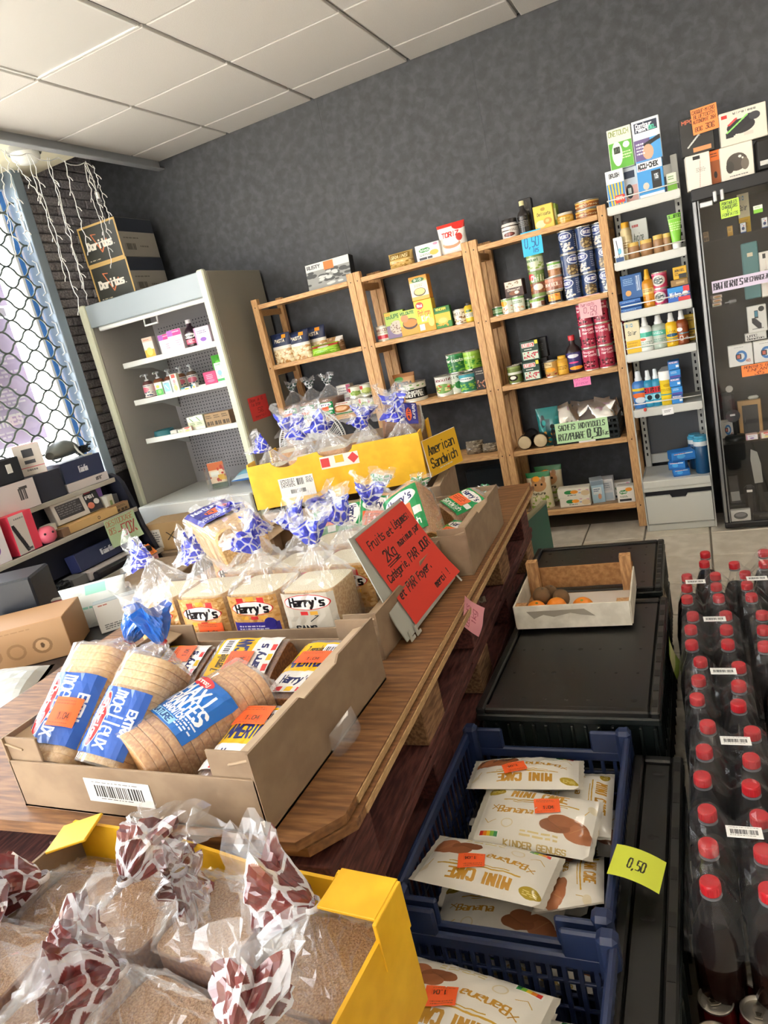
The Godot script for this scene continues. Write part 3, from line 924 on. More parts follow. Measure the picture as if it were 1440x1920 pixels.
# stand-up or pillow pouch: full in the middle, flat at its seals
func pouch(called: String, label: String, p: Vector3, s: Vector3, key: String, side: String, turn := Vector3.ZERO, group := "", category := "pouch", foot := 0.55, mt := "print_gloss") -> Node3D:
	var rows := []
	var n := 13
	var K := 28
	var sd := rng.randi() % 1000
	for i in n:
		var f := i / float(n - 1)
		var fat := pow(sin(PI * clampf(lerpf(foot * 0.5, 1.0, f), 0.0, 1.0)), 0.75)
		var wide := 1.0 - 0.07 * sin(PI * f)
		var ring := PackedVector3Array()
		for k in K:
			var a := TAU * k / K + PI
			var q := Vector2(sin(a), cos(a))
			var b := Vector2(signf(q.x) * pow(absf(q.x), 0.6), signf(q.y) * pow(absf(q.y), 0.8))
			var w := nz.get_noise_3d(q.x * 2.2 + sd, f * 5.0, q.y * 2.2) * 0.1 * fat
			ring.append(Vector3(b.x * s.x / 2 * wide, f * s.y, b.y * (s.z / 2 * maxf(fat, 0.03)) * (1.0 + w * 2.0)))
		rows.append(ring)
	var g := geo()
	var r := pic(key)
	for i in n - 1:
		for k in K:
			var k2 := (k + 1) % K
			var front: bool = k >= K / 4 and k < K * 3 / 4
			g.col = Color(1, 1, 1) if front else lin(side)
			var us := []
			for e in [[i, k], [i, k2], [i + 1, k2], [i + 1, k]]:
				var pt: Vector3 = rows[e[0]][e[1]]
				us.append(Vector2(r.position.x + r.size.x * clampf(pt.x / s.x + 0.5, 0, 1), r.end.y - r.size.y * pt.y / s.y) if front else g.plain.position + g.plain.size * 0.5)
			var pa: Vector3 = rows[i][k]
			var pb: Vector3 = rows[i][k2]
			var pc: Vector3 = rows[i + 1][k2]
			var pd: Vector3 = rows[i + 1][k]
			var na := face_out(rows, i, k)
			var nb := face_out(rows, i, k2)
			var nc := face_out(rows, i + 1, k2)
			var nd := face_out(rows, i + 1, k)
			g.tri(pa, pb, pc, na, nb, nc, us[0], us[1], us[2])
			g.tri(pa, pc, pd, na, nc, nd, us[0], us[2], us[3])
	g.col = lin(side)
	g.cap(rows[0], Vector3.DOWN)
	return single(called, label, category, g, M[mt], p, turn, group)

func face_out(rows: Array, i: int, k: int) -> Vector3:
	var K: int = rows[0].size()
	var du: Vector3 = rows[i][(k + 1) % K] - rows[i][(k + K - 1) % K]
	var dv: Vector3 = rows[mini(i + 1, rows.size() - 1)][k] - rows[maxi(i - 1, 0)][k]
	var m := du.cross(dv)
	var o: Vector3 = rows[i][k]
	m = m.normalized() if m.length() > 1e-12 else Vector3(0, 0, 1)
	return m if m.dot(Vector3(o.x * 0.05, 0, o.z)) >= 0.0 else -m

# a note: thin paper, slightly curled, hung from its top edge at p, facing +z before turning
func note(called: String, label: String, p: Vector3, w: float, h: float, key: String, side: String, turn := Vector3.ZERO, curl := 0.01, large_print := false, category := "note", skew := 0.0) -> Node3D:
	var rows := []
	for i in 9:
		var f := i / 8.0
		var row := PackedVector3Array()
		for k in 9:
			var q := k / 8.0
			row.append(Vector3((q - 0.5) * w + skew * (1.0 - f), -h * (1.0 - f), 0.001 + curl * pow(1.0 - f, 2.0) * (0.6 + 0.8 * q) + 0.15 * curl * sin(q * 5.0) * (1.0 - f)))
		rows.append(row)
	var g := geo().tint(side)
	if key:
		g.col = Color(1, 1, 1)
	g.loft(rows, false, (big(key) if large_print else pic(key)) if key else Rect2())
	return single(called, label, category, g, M["poster" if large_print else "print"], p, turn)
const SHELF_Y := [0.13, 0.484, 0.847, 1.21, 1.57]

func racks() -> void:
	var names := ["narrow pine rack standing next to the grey fridge cabinet", "middle pine rack between the other two pine racks", "pine rack standing beside the white metal stand"]
	var lefts := [[0.08, 0.765], [0.767, 1.437], [1.439, 2.116]]
	for i in 3:
		var a: float = lefts[i][0]
		var b: float = lefts[i][1]
		var t := thing("pine_rack", names[i], "shelf rack", Vector3((a + b) / 2, 0, 0.19), Vector3.ZERO, "pine racks along the dark wall")
		var w := b - a
		for sx in [-1.0, 1.0]:
			for z in [0.142, -0.142]:
				part(t, "post", bx(Vector3(0.04, 1.605, 0.034), Vector3(sx * (w / 2 - 0.02), 0.8025, z), 0.002), M["pine"])
			for y in [0.13, 0.484, 0.847, 1.21, 1.57]:
				part(t, "side_rail", bx(Vector3(0.022, 0.036, 0.25), Vector3(sx * (w / 2 - 0.013), y - 0.045, 0), 0.002), M["pine_rail"])
		for y in SHELF_Y:
			var s := Node3D.new()
			s.name = "shelf"
			t.add_child(s, true)
			s.position = Vector3(0, y, 0)
			part(s, "front_rail", bx(Vector3(w - 0.084, 0.026, 0.02), Vector3(0, -0.013, 0.148), 0.002), M["pine_rail"])
			for k in 4:
				part(s, "slat", bx(Vector3(w - 0.084, 0.014, 0.06), Vector3(0, -0.007, 0.106 - 0.07 * k), 0.002), M["pine_rail"])
		var scr := geo()
		for sx in [-1.0, 1.0]:
			for y in SHELF_Y:
				scr.at(Vector3(sx * (w / 2 - 0.02), y - 0.013, 0.1588), Vector3(PI / 2, 0, 0)).tint("3a342c").lathe(PackedVector2Array([Vector2(0.0036, 0), Vector2(0.0036, 0.001), Vector2(0, 0.0014)]), 8)
		part(t, "screws", scr, M["metal"]).set_meta("kind", "stuff")
func fridge_and_left() -> void:
	# open refrigerated cabinet against the dark wall
	var t := thing("display_fridge", "grey open display fridge with pale frame and white shelves", "fridge", Vector3(-0.49, 0, 0.02))
	var shell := mat("fridge_grey", "8d8a80", 0.5)
	var inside := mat("fridge_inside", "a3a09a", 0.5)
	var pale := mat("fridge_pale", "d3d6c0", 0.45)
	part(t, "side_panel", bx(Vector3(0.045, 1.8, 0.56), Vector3(0.4675, 0.9, 0.29), 0.004), shell)
	part(t, "side_panel", bx(Vector3(0.045, 1.8, 0.56), Vector3(-0.4675, 0.9, 0.29), 0.004), inside)
	part(t, "front_strip", bx(Vector3(0.05, 1.81, 0.035), Vector3(0.465, 0.905, 0.588), 0.008), pale)
	part(t, "front_strip", bx(Vector3(0.05, 1.81, 0.035), Vector3(-0.465, 0.905, 0.588), 0.008), pale)
	part(t, "canopy", bx(Vector3(0.884, 0.135, 0.06), Vector3(0, 1.735, 0.56), 0.004), mat("canopy_grey", "8f9aa0", 0.3))
	part(t, "top_panel", bx(Vector3(0.89, 0.03, 0.53), Vector3(0, 1.785, 0.265), 0.003), shell)
	part(t, "light_tube", bx(Vector3(0.84, 0.025, 0.03), Vector3(0.01, 1.655, 0.55), 0.006), mat("tube_white", "f0f2ee", 0.35))
	part(t, "handle", geo().tint("dde0dc").tube(PackedVector3Array([Vector3(-0.07, 1.645, 0.53), Vector3(-0.07, 1.605, 0.535), Vector3(0.03, 1.605, 0.535), Vector3(0.03, 1.645, 0.53)]), 0.006, 8), M["plastic"])
	# perforated back
	var bk := part(t, "back_panel", bx(Vector3(0.89, 1.72, 0.02), Vector3(0, 0.9, 0.02)), mat("peg_grey", "a9a7ab", 0.5))
	var mm := MultiMesh.new()
	mm.transform_format = MultiMesh.TRANSFORM_3D
	mm.mesh = bx(Vector3(0.008, 0.008, 0.0012)).mesh()
	var spots := []
	for i in 33:
		for j in 46:
			spots.append(Vector3(-0.40 + i * 0.025, 0.60 + j * 0.0225, 0.0306))
	mm.instance_count = spots.size()
	for i in spots.size():
		mm.set_instance_transform(i, Transform3D(Basis(), spots[i]))
	var mi := MultiMeshInstance3D.new()
	mi.name = "perforation"
	mi.multimesh = mm
	mi.material_override = mat("hole_dark", "4c4b52", 0.9)
	bk.add_child(mi)
	mi.set_meta("kind", "stuff")
	for y in [1.42, 1.18, 0.925]:
		var sh := part(t, "shelf", geo().tint("dfe2de").box(Vector3(0.02, y - 0.006, 0.25), Vector3(0.8, 0.012, 0.44), 0.002).box(Vector3(0.02, y - 0.012, 0.47), Vector3(0.82, 0.034, 0.012), 0.003), M["plastic"])
		for sx in [-0.385, 0.425]:
			var br := PackedVector2Array([Vector2(0, 0), Vector2(0.40, 0), Vector2(0.40, -0.018), Vector2(0.16, -0.04), Vector2(0.0, -0.1)])
			part(sh, "bracket", geo().at(Vector3(sx, y - 0.012, 0.06), Vector3(0, -PI / 2, 0)).tint("c9ccc8").prism(br, -0.003, 0.003), M["plastic"])
	part(t, "deck", geo().tint("e4e6e2").box(Vector3(0.0, 0.51, 0.33), Vector3(0.884, 0.02, 0.6), 0.004).box(Vector3(0, 0.455, 0.65), Vector3(0.89, 0.13, 0.03), 0.006), M["plastic"])
	part(t, "plinth", bx(Vector3(0.89, 0.39, 0.6), Vector3(0, 0.195, 0.33), 0.004), mat("plinth", "cfd2ce", 0.5))
	note("red_note", "red handwritten note on the grey side of the fridge", Vector3(0.0015, 1.057, 0.424), 0.205, 0.14, "red_note", "cf3a3c", Vector3(0, PI / 2, 0), 0.001)
	# crisps cartons on the fridge
	for q in [[Vector3(-0.795, 1.8015, 0.29), "open dark crisps carton with gold edge standing directly on the fridge", 0.27], [Vector3(-0.80, 2.034, 0.29), "dark crisps carton with gold edge on top of another carton", 0.27]]:
		var c := thing("crisps_carton", q[1], "box", q[0], Vector3(0, 0.03, 0), "dark crisps cartons on the fridge")
		var g := geo().tint("8f8a80")
		g.box(Vector3(0, 0.116, 0), Vector3(0.30, 0.231, 0.34), 0.002, {"front": pic("crisps"), "right": pic("crisps_side")}, {"front": Color(1, 1, 1), "right": Color(1, 1, 1), "top": lin("3a4050")})
		part(c, "carton", g, M["print"])
		var e := geo().tint("c9a868")
		for k in [[Vector3(0, 0.226, 0.1712), Vector3(0.30, 0.012, 0.002)], [Vector3(0, 0.006, 0.1712), Vector3(0.30, 0.012, 0.002)], [Vector3(0.145, 0.116, 0.1712), Vector3(0.010, 0.208, 0.002)], [Vector3(-0.145, 0.116, 0.1712), Vector3(0.010, 0.208, 0.002)]]:
			e.box(k[0], k[1])
		part(c, "gold_border", e, M["flat"])
	# goods on the fridge shelves
	var F1 := 1.42
	var F2 := 1.18
	var F3 := 0.925
	carton("remedy_box", "slim white and orange remedy box alone at the end of the top fridge shelf", Vector3(-0.655, F1, 0.45), Vector3(0.07, 0.125, 0.06), "pharma_orange", "d8cfc4", 0.25)
	carton("remedy_box", "pink and purple topped box, the one set a little further back", Vector3(-0.535, F1, 0.41), Vector3(0.10, 0.12, 0.08), "pharma_pink", "e0d6dc", 0.0, "pink and purple topped boxes")
	carton("remedy_box", "pink and purple topped box next to the dark bottle", Vector3(-0.43, F1, 0.44), Vector3(0.11, 0.13, 0.08), "pharma_pink", "e0d6dc", 0.0, "pink and purple topped boxes")
	bottle("syrup_bottle", "dark bottle with white cap and round label in the fridge", Vector3(-0.325, F1, 0.45), 0.045, 0.165, "tall", "label_dark", "3a2a34", "e4e2e6", "", 0.0, "bottle", 0.7)
	carton("remedy_box", "white box with purple swirl beside the dark bottle", Vector3(-0.225, F1, 0.45), Vector3(0.115, 0.105, 0.06), "pharma_purple", "d9c4d4", 0.0)
	carton("remedy_box", "tall white box at the frame end of the top fridge shelf", Vector3(-0.105, F1, 0.44), Vector3(0.10, 0.22, 0.07), "tall_white", "cfcdc6", 0.0)
	var pl := ["with the floral label at the front", "second from the floral one", "third from the floral one", "fourth from the floral one", "set nearest the perforated back"]
	for i in 5:
		bottle("pump_bottle", "brown pump bottle with clear pump, " + pl[i], Vector3(-0.765 + 0.062 * i, F2, 0.45 - 0.035 * i), 0.036, 0.155, "pump", "wash", ["5a3a3a", "7a4a30", "6a3a2a", "7a4e34", "6a584a"][i], "b8bcc0", "brown pump bottles in the fridge", 0.2 * i)
	carton("care_box", "green and white care box before the pump bottles", Vector3(-0.655, F2, 0.475), Vector3(0.055, 0.085, 0.03), "green_care", "cfe0c4", 0.1)
	carton("care_box", "pale blue care box before the pump bottles", Vector3(-0.585, F2, 0.475), Vector3(0.062, 0.08, 0.03), "blue_care", "cfe2ea", -0.05)
	carton("care_box", "tall cream box with red corner before the pump bottles", Vector3(-0.522, F2, 0.475), Vector3(0.05, 0.115, 0.03), "floral", "ece6d0", 0.1)
	carton("care_box", "little flat teal and yellow box lying on the fridge shelf", Vector3(-0.455, F2, 0.465), Vector3(0.07, 0.02, 0.04), "mini_colour", "3a7a94", 0.2)
	carton("care_box", "little white box next to the flat teal one", Vector3(-0.39, F2, 0.465), Vector3(0.04, 0.03, 0.03), "mini_colour", "e4e4e0", -0.2)
	carton("care_box", "flat white strip box lying on the fridge shelf", Vector3(-0.32, F2, 0.46), Vector3(0.07, 0.014, 0.04), "tall_white", "d8d8d4", 0.1)
	carton("soap_box", "crimson soap box on the second fridge shelf", Vector3(-0.255, F2, 0.455), Vector3(0.09, 0.08, 0.05), "pink_soap", "b82c58", 0.1)
	carton("care_box", "tall white and green box next to the crimson soap box", Vector3(-0.17, F2, 0.465), Vector3(0.06, 0.12, 0.04), "white_green", "e0e6dc", 0.0)
	carton("care_box", "white box with dark blue dot at the frame end of the second shelf", Vector3(-0.10, F2, 0.465), Vector3(0.06, 0.10, 0.04), "white_blue", "dde2e6", 0.0)
	pouch("refill_pouch", "green refill pouch standing above the crimson soap box", Vector3(-0.27, F2, 0.33), Vector3(0.10, 0.17, 0.05), "refill", "3f8f32", Vector3.ZERO, "green refill pouches")
	pouch("refill_pouch", "green refill pouch nearer the pale frame", Vector3(-0.15, F2, 0.33), Vector3(0.11, 0.19, 0.05), "refill", "3f8f32", Vector3.ZERO, "green refill pouches")
	# coil of teal cable
	var cc := PackedVector3Array()
	for i in 90:
		var a := i * 0.42
		cc.append(Vector3(0.075 * cos(a) * (1.0 - 0.002 * i), 0.006 + 0.00035 * i, 0.055 * sin(a)))
	single("cable_coil", "coil of teal cable on the third fridge shelf", "cable", geo().tint("2a6a74").tube(cc, 0.005, 6), M["plastic"], Vector3(-0.765, F3, 0.43))
	carton("little_box", "little white box next to the teal cable coil", Vector3(-0.655, F3, 0.455), Vector3(0.05, 0.026, 0.04), "tall_white", "dcdcd8", 0.1)
	carton("little_box", "second little white box from the teal cable coil", Vector3(-0.595, F3, 0.455), Vector3(0.045, 0.022, 0.04), "herbal", "e4e2d8", -0.1)
	carton("little_box", "little pinkish flat box leaning before the herbal boxes", Vector3(-0.545, F3, 0.46), Vector3(0.06, 0.03, 0.03), "floral", "d8b0a8", 0.4)
	carton("herbal_box", "white and green herbal box, the nearer one to the coil", Vector3(-0.525, F3, 0.40), Vector3(0.07, 0.085, 0.06), "herbal", "dfe0d0", 0.1, "herbal boxes")
	carton("herbal_box", "white and green herbal box next to the brown boxes", Vector3(-0.445, F3, 0.43), Vector3(0.07, 0.09, 0.06), "herbal", "dfe0d0", 0.1, "herbal boxes")
	for i in 3:
		carton("brown_box", "small brown card box with dark marks, " + ["beside the herbal box", "in the middle of three", "furthest along the shelf"][i], Vector3(-0.37 + 0.065 * i, F3, 0.42 + 0.004 * i), Vector3(0.062, 0.085, 0.06), "kraft_small", "94785a", 0.1, "small brown card boxes")
	# leaflet stand and bag on the deck
	var lh := thing("leaflet_holder", "clear upright holder with colourful leaflets on the fridge deck", "holder", Vector3(-0.45, 0.52, 0.42), Vector3(0, 0.3, 0))
	part(lh, "holder", geo().box(Vector3(0, 0.11, -0.045), Vector3(0.13, 0.22, 0.003)).box(Vector3(0.064, 0.08, 0), Vector3(0.003, 0.16, 0.09)).box(Vector3(-0.064, 0.08, 0), Vector3(0.003, 0.16, 0.09)).box(Vector3(0, 0.05, 0.045), Vector3(0.13, 0.1, 0.003)).box(Vector3(0, 0.002, 0), Vector3(0.13, 0.004, 0.09)), M["case_glass"])
	part(lh, "leaflet", geo().box(Vector3(0, 0.09, -0.02), Vector3(0.11, 0.17, 0.025), 0.0, {"front": pic("leaflet")}), M["print"])
	pouch("blue_bag", "clear bag with blue contents lying on the fridge deck", Vector3(-0.17, 0.566, 0.44), Vector3(0.30, 0.22, 0.07), "blue_care", "3a6ab0", Vector3(-PI / 2 + 0.1, 0.2, 0), "", "bag", 0.05)
	# cartons standing before the fridge
	carton("kraft_carton", "small brown carton with black marks in front of the fridge", Vector3(-0.48, 0.30, 0.86), Vector3(0.36, 0.17, 0.2), "kraft_marks", "a88a60", 0.12)
	single("kraft_carton", "plain brown carton under the small marked carton", "box", bx(Vector3(0.46, 0.298, 0.26), Vector3(0, 0.149, 0), 0.003), M["kraft"], Vector3(-0.47, 0, 0.87), Vector3(0, 0.05, 0))
	# desk fan behind the bread
	var fn := thing("desk_fan", "white desk fan with round wire guard behind the yellow tray", "fan", Vector3(0.60, 0.55, 0.92), Vector3(0, 0.25, 0))
	for rr in [0.17, 0.168]:
		var ringp := PackedVector3Array()
		for i in 49:
			ringp.append(Vector3(rr * cos(TAU * i / 48), 0.24 + rr * sin(TAU * i / 48), 0.02 if rr == 0.17 else -0.05))
		part(fn, "guard_ring", geo().tint("e6e6e4").tube(ringp, 0.004, 6, false), M["plastic"])
	for face in 2:
		var gg := geo().tint("e6e6e4")
		for i in 90:
			var a := TAU * i / 90
			var pts := PackedVector3Array()
			for k in 6:
				var f := k / 5.0
				var r3 := lerpf(0.04, 0.168, f)
				pts.append(Vector3(r3 * cos(a + 0.35 * f), 0.24 + r3 * sin(a + 0.35 * f), (0.02 + 0.03 * sin(PI * (1.0 - f) * 0.5)) if face == 0 else (-0.05 - 0.03 * sin(PI * (1.0 - f) * 0.5))))
			gg.tube(pts, 0.0013, 4, false)
		part(fn, "guard_wires", gg, M["plastic"]).set_meta("kind", "stuff")
	for i in 3:
		var bl := PackedVector2Array([Vector2(0.02, -0.012), Vector2(0.08, -0.055), Vector2(0.145, -0.04), Vector2(0.15, 0.02), Vector2(0.09, 0.03), Vector2(0.02, 0.012)])
		var gb := geo().tint("d4d6d8")
		gb.t = Transform3D(Basis.from_euler(Vector3(0, 0, TAU * i / 3)) * Basis.from_euler(Vector3(0.3, 0, 0)), Vector3(0, 0.24, -0.015))
		part(fn, "blade", gb.prism(bl, -0.0015, 0.0015), M["plastic"])
	part(fn, "hub", geo().tint("dcdcdc").at(Vector3(0, 0.24, -0.03), Vector3(PI / 2, 0, 0)).lathe(PackedVector2Array([Vector2(0, 0), Vector2(0.03, 0), Vector2(0.032, 0.06), Vector2(0.02, 0.075), Vector2(0, 0.078)]), 16), M["plastic"])
	part(fn, "motor", geo().tint("dcdcdc").at(Vector3(0, 0.24, -0.16), Vector3(PI / 2, 0, 0)).lathe(PackedVector2Array([Vector2(0, 0), Vector2(0.04, 0.005), Vector2(0.05, 0.03), Vector2(0.05, 0.1), Vector2(0, 0.1)]), 16), M["plastic"])
	part(fn, "stem", geo().tint("dcdcdc").tube(PackedVector3Array([Vector3(0, 0.0, -0.1), Vector3(0, 0.22, -0.1)]), 0.014, 10), M["plastic"])
	part(fn, "base", geo().tint("dcdcdc").at(Vector3(0, 0, -0.1)).lathe(PackedVector2Array([Vector2(0, 0), Vector2(0.1, 0), Vector2(0.1, 0.012), Vector2(0.03, 0.03), Vector2(0, 0.03)]), 24), M["plastic"])
	single("fan_plinth_box", "brown carton that carries the white desk fan", "box", bx(Vector3(0.34, 0.549, 0.3), Vector3(0, 0.2745, 0), 0.003), M["kraft"], Vector3(0.58, 0, 0.86))
	display_steps()

# stepped black display along the window, each tier a grey edged shelf
func display_steps() -> void:
	var t := thing("stepped_display", "black stepped display unit with curved end panel under the window", "display shelf")
	var blk := mat("display_black", "1e2130", 0.45)
	var edge := mat("shelf_edge", "b4b2a8", 0.45)
	var prof := PackedVector2Array([Vector2(-1.07, 0.0), Vector2(-0.46, 0.0), Vector2(-0.47, 0.15), Vector2(-0.54, 0.27), Vector2(-0.613, 0.478), Vector2(-0.64, 0.63), Vector2(-0.672, 0.75), Vector2(-0.70, 0.79), Vector2(-0.745, 0.814), Vector2(-1.07, 0.82)])
	part(t, "end_panel", geo().prism(prof, 0.985, 1.015), blk)
	part(t, "back_board", bx(Vector3(0.02, 0.82, 1.5), Vector3(-1.06, 0.41, 1.77)), blk)
	for q in [[0.79, -1.05, -0.70], [0.60, -1.05, -0.60], [0.34, -1.05, -0.50], [0.12, -1.05, -0.46]]:
		var sh := part(t, "shelf", bx(Vector3(q[2] - q[1] - 0.015, 0.02, 1.45), Vector3((q[1] + q[2]) / 2 - 0.007, q[0] - 0.01, 1.745)), blk)
		part(sh, "edge_strip", bx(Vector3(0.014, 0.026, 1.45), Vector3(q[2] - 0.007, q[0] - 0.011, 1.745), 0.002), edge)
	for q in [[0.70, -0.80], [0.47, -0.75], [0.23, -0.7]]:
		part(t, "riser", bx(Vector3(0.012, 0.17, 1.45), Vector3(q[1], q[0], 1.745)), blk)
	# top tier
	var Y := 0.791
	var turn := PI / 2
	carton("slim_white_box", "long slim white box along the top tier of the black display", Vector3(-0.80, Y, 1.19), Vector3(0.30, 0.048, 0.16), "white_long", "cfc9c6", turn)
	carton("navy_box", "navy box with white lettering lying on the slim white box", Vector3(-0.80, Y + 0.0485, 1.19), Vector3(0.29, 0.115, 0.14), "navy_long", "33405c", turn)
	# grey game controller stand lying on the navy box
	var gp := thing("inflatable_cushion", "grey rounded device lying on the navy box by the window", "device", Vector3(-0.80, Y + 0.1645, 1.23), Vector3(0, 0.3, 0))
	var rows := []
	for i in 9:
		var f := i / 8.0
		var ring := PackedVector3Array()
		for k in 16:
			var a := TAU * k / 16
			var r := 0.048 * pow(sin(PI * lerpf(0.06, 0.94, f)), 0.5)
			ring.append(Vector3(r * cos(a) * 1.3, 0.05 + 0.02 * sin(f * 3.0) + r * sin(a), (f - 0.5) * 0.26))
		rows.append(ring)
	part(gp, "shell", geo().tint("6a706e").loft(rows, true, Rect2(), true).cap(rows[0], Vector3(0, 0, -1)).cap(rows[8], Vector3(0, 0, 1)), M["plastic"])
	part(gp, "strap", geo().tint("c9ccca").tube(PackedVector3Array([Vector3(0.05, 0.08, -0.04), Vector3(0.08, 0.04, -0.02), Vector3(0.1, 0.008, -0.03), Vector3(0.12, 0.006, -0.08)]), 0.006, 6), M["plastic"])
	# tangle of black cable beside it
	var tp := PackedVector3Array()
	for i in 120:
		tp.append(Vector3(0.035 * sin(i * 1.9) * cos(i * 0.37), 0.02 + 0.02 * (1.0 + sin(i * 0.83)), 0.035 * cos(i * 1.7)))
	single("cable_tangle", "tangle of thin dark cable on the end of the navy box", "cable", geo().tint("2a2c30").tube(tp, 0.0025, 5), M["plastic"], Vector3(-0.80, Y + 0.1605, 1.085))
	single("black_box", "plain black box under the red and white device box", "box", geo().tint("23283a").box(Vector3(0, 0.075, 0), Vector3(0.16, 0.15, 0.17), 0.003), M["flat"], Vector3(-0.80, Y, 1.44))
	var rb := geo().tint("d8b8b4")
	rb.box(Vector3(0, 0.08, 0), Vector3(0.13, 0.16, 0.13), 0.002, {"front": pic("tech_red"), "right": pic("tech_side")}, {"front": Color(1, 1, 1), "right": Color(1, 1, 1)})
	single("device_box", "white device box with red side standing on a black box", "box", rb, M["print"], Vector3(-0.80, Y + 0.1505, 1.45), Vector3(0, 0.9, 0))
	single("black_case", "open black case with two white tags near the window edge", "case", geo().tint("20242e").box(Vector3(0, 0.06, 0), Vector3(0.26, 0.12, 0.16), 0.004).tint("e4e6e2").box(Vector3(-0.06, 0.07, 0.081), Vector3(0.04, 0.05, 0.003)).box(Vector3(0.06, 0.07, 0.081), Vector3(0.03, 0.045, 0.003)), M["flat"], Vector3(-0.78, Y + 0.1505, 1.72), Vector3(0, turn, 0))
	carton("long_pale_box", "long black and pale box below the open black case", Vector3(-0.78, Y, 1.72), Vector3(0.34, 0.15, 0.17), "white_long", "2a2e3c", turn)
	var cb := carton("controller_box", "white box with game controller picture and dark edge before the window", Vector3(-0.86, Y + 0.272, 1.72), Vector3(0.24, 0.18, 0.07), "controller_box", "2c3242", turn)
	cb.rotation.y = turn - 0.15
	# middle tier
	Y = 0.601
	carton("wooden_case", "long pale wooden case lying along the middle tier", Vector3(-0.70, Y, 1.32), Vector3(0.36, 0.045, 0.14), "wood_box", "c9a26a", turn)
	carton("keyboard_box", "white keyboard box with black end leaning on the wooden case", Vector3(-0.72, Y + 0.046, 1.33), Vector3(0.33, 0.135, 0.05), "keyboard", "bfbcb8", turn, "", "box", -0.2)
	carton("violet_box", "small violet box behind the keyboard box", Vector3(-0.75, Y + 0.046, 1.14), Vector3(0.05, 0.12, 0.04), "", "7a5aa8", turn)
	carton("phone_box", "small pale box with green window beside the keyboard box", Vector3(-0.71, Y, 1.12), Vector3(0.06, 0.11, 0.05), "pale_box", "c4c6bc", turn + 0.2, "small pale boxes with a green window")
	carton("grey_box", "narrow dark grey box at the end of the middle tier", Vector3(-0.72, Y, 1.065), Vector3(0.04, 0.1, 0.05), "", "4a4c52", turn)
	carton("brown_mailer", "brown mailer with a white sticker at the end of the middle tier", Vector3(-0.66, Y, 1.10), Vector3(0.13, 0.05, 0.04), "kraft_small", "8a6444", turn)
	carton("phone_box", "small pale box with green window behind the pink ball", Vector3(-0.70, Y, 1.56), Vector3(0.07, 0.08, 0.05), "pale_box", "c4c6bc", turn, "small pale boxes with a green window")
	carton("brown_mailer", "short brown block next to the pink ball", Vector3(-0.645, Y, 1.53), Vector3(0.05, 0.045, 0.06), "", "7a604c", turn)
	var ball := thing("ball_speaker", "pink round speaker with two eye dots on the middle tier", "speaker", Vector3(-0.645, Y, 1.625), Vector3(0, 1.2, 0))
	part(ball, "shell", geo().tint("dd6a82").lathe(PackedVector2Array([Vector2(0, 0), Vector2(0.028, 0.003), Vector2(0.045, 0.02), Vector2(0.049, 0.045), Vector2(0.043, 0.07), Vector2(0.025, 0.085), Vector2(0, 0.088)]), 20), M["plastic"])
	part(ball, "eye", geo().tint("3a2a30").at(Vector3(0.02, 0.055, 0.0425), Vector3(PI / 2 - 0.1, 0, 0)).lathe(PackedVector2Array([Vector2(0.006, 0), Vector2(0.006, 0.004), Vector2(0, 0.005)]), 10), M["plastic"])
	part(ball, "eye", geo().tint("3a2a30").at(Vector3(-0.02, 0.055, 0.0425), Vector3(PI / 2 - 0.1, 0, 0)).lathe(PackedVector2Array([Vector2(0.006, 0), Vector2(0.006, 0.004), Vector2(0, 0.005)]), 10), M["plastic"])
	carton("red_device_box", "tall white box with red flank on the middle tier", Vector3(-0.68, Y, 1.75), Vector3(0.15, 0.2, 0.1), "red_pack", "d83a56", turn + 0.1)
	carton("pink_print_box", "pale pink box with drawings at the picture edge", Vector3(-0.66, Y - 0.0, 1.94), Vector3(0.14, 0.24, 0.09), "pharma_purple", "e0b8b8", turn)
	note("sale_sign", "pale green sale sign with red figures hanging off the middle tier", Vector3(-0.585, 0.60, 1.19), 0.235, 0.155, "sale_sign", "bcd9b2", Vector3(0, turn, 0), 0.02, false, "sign")
	# low tier
	Y = 0.341
	carton("navy_long_box", "long navy box with white lettering on the low tier", Vector3(-0.655, Y + 0.046, 1.30), Vector3(0.44, 0.10, 0.08), "navy_long", "27305a", turn, "", "box", -0.2)
	carton("long_white_box", "long pale box with a barcode in front of the navy box", Vector3(-0.60, Y, 1.30), Vector3(0.44, 0.045, 0.07), "white_long", "cfc9c8", turn)
	single("black_bar", "long black sound bar along the front of the low tier", "sound bar", geo().tint("22262e").box(Vector3(0, 0.02, 0), Vector3(0.05, 0.04, 0.42), 0.008), M["plastic"], Vector3(-0.535, Y, 1.30))
	carton("grey_strip_box", "grey flat box sticking out past the navy box", Vector3(-0.62, Y, 1.58), Vector3(0.10, 0.05, 0.1), "", "7a7c7e", turn)
	single("dark_bundle", "dark bundle of cable in a bag on the low tier", "bundle", geo().tint("1c1e24").tube(tp, 0.009, 6), M["plastic"], Vector3(-0.58, Y, 1.70))
	note("orange_note", "orange price note lying over the low tier edge", Vector3(-0.545, Y + 0.046, 1.13), 0.10, 0.075, "orange_small", "f08a3e", Vector3(-0.7, turn, 0), 0.004)
	note("pink_note", "pink handwritten note hanging below the low tier edge", Vector3(-0.486, Y - 0.012, 1.13), 0.075, 0.105, "pink_left", "e8b4c0", Vector3(0, turn, 0), 0.012)
	single("teal_folder", "dark teal folder lying under the low tier", "folder", geo().tint("2a4a50").box(Vector3(0, 0.06, 0), Vector3(0.18, 0.1, 0.4), 0.005), M["flat"], Vector3(-0.58, 0.121, 1.3))
	single("brown_parcel", "brown parcel on the floor beyond the black display", "box", bx(Vector3(0.4, 0.34, 0.45), Vector3(0, 0.17, 0), 0.004), M["kraft"], Vector3(-0.2, 0, 1.42), Vector3(0, 0.2, 0))
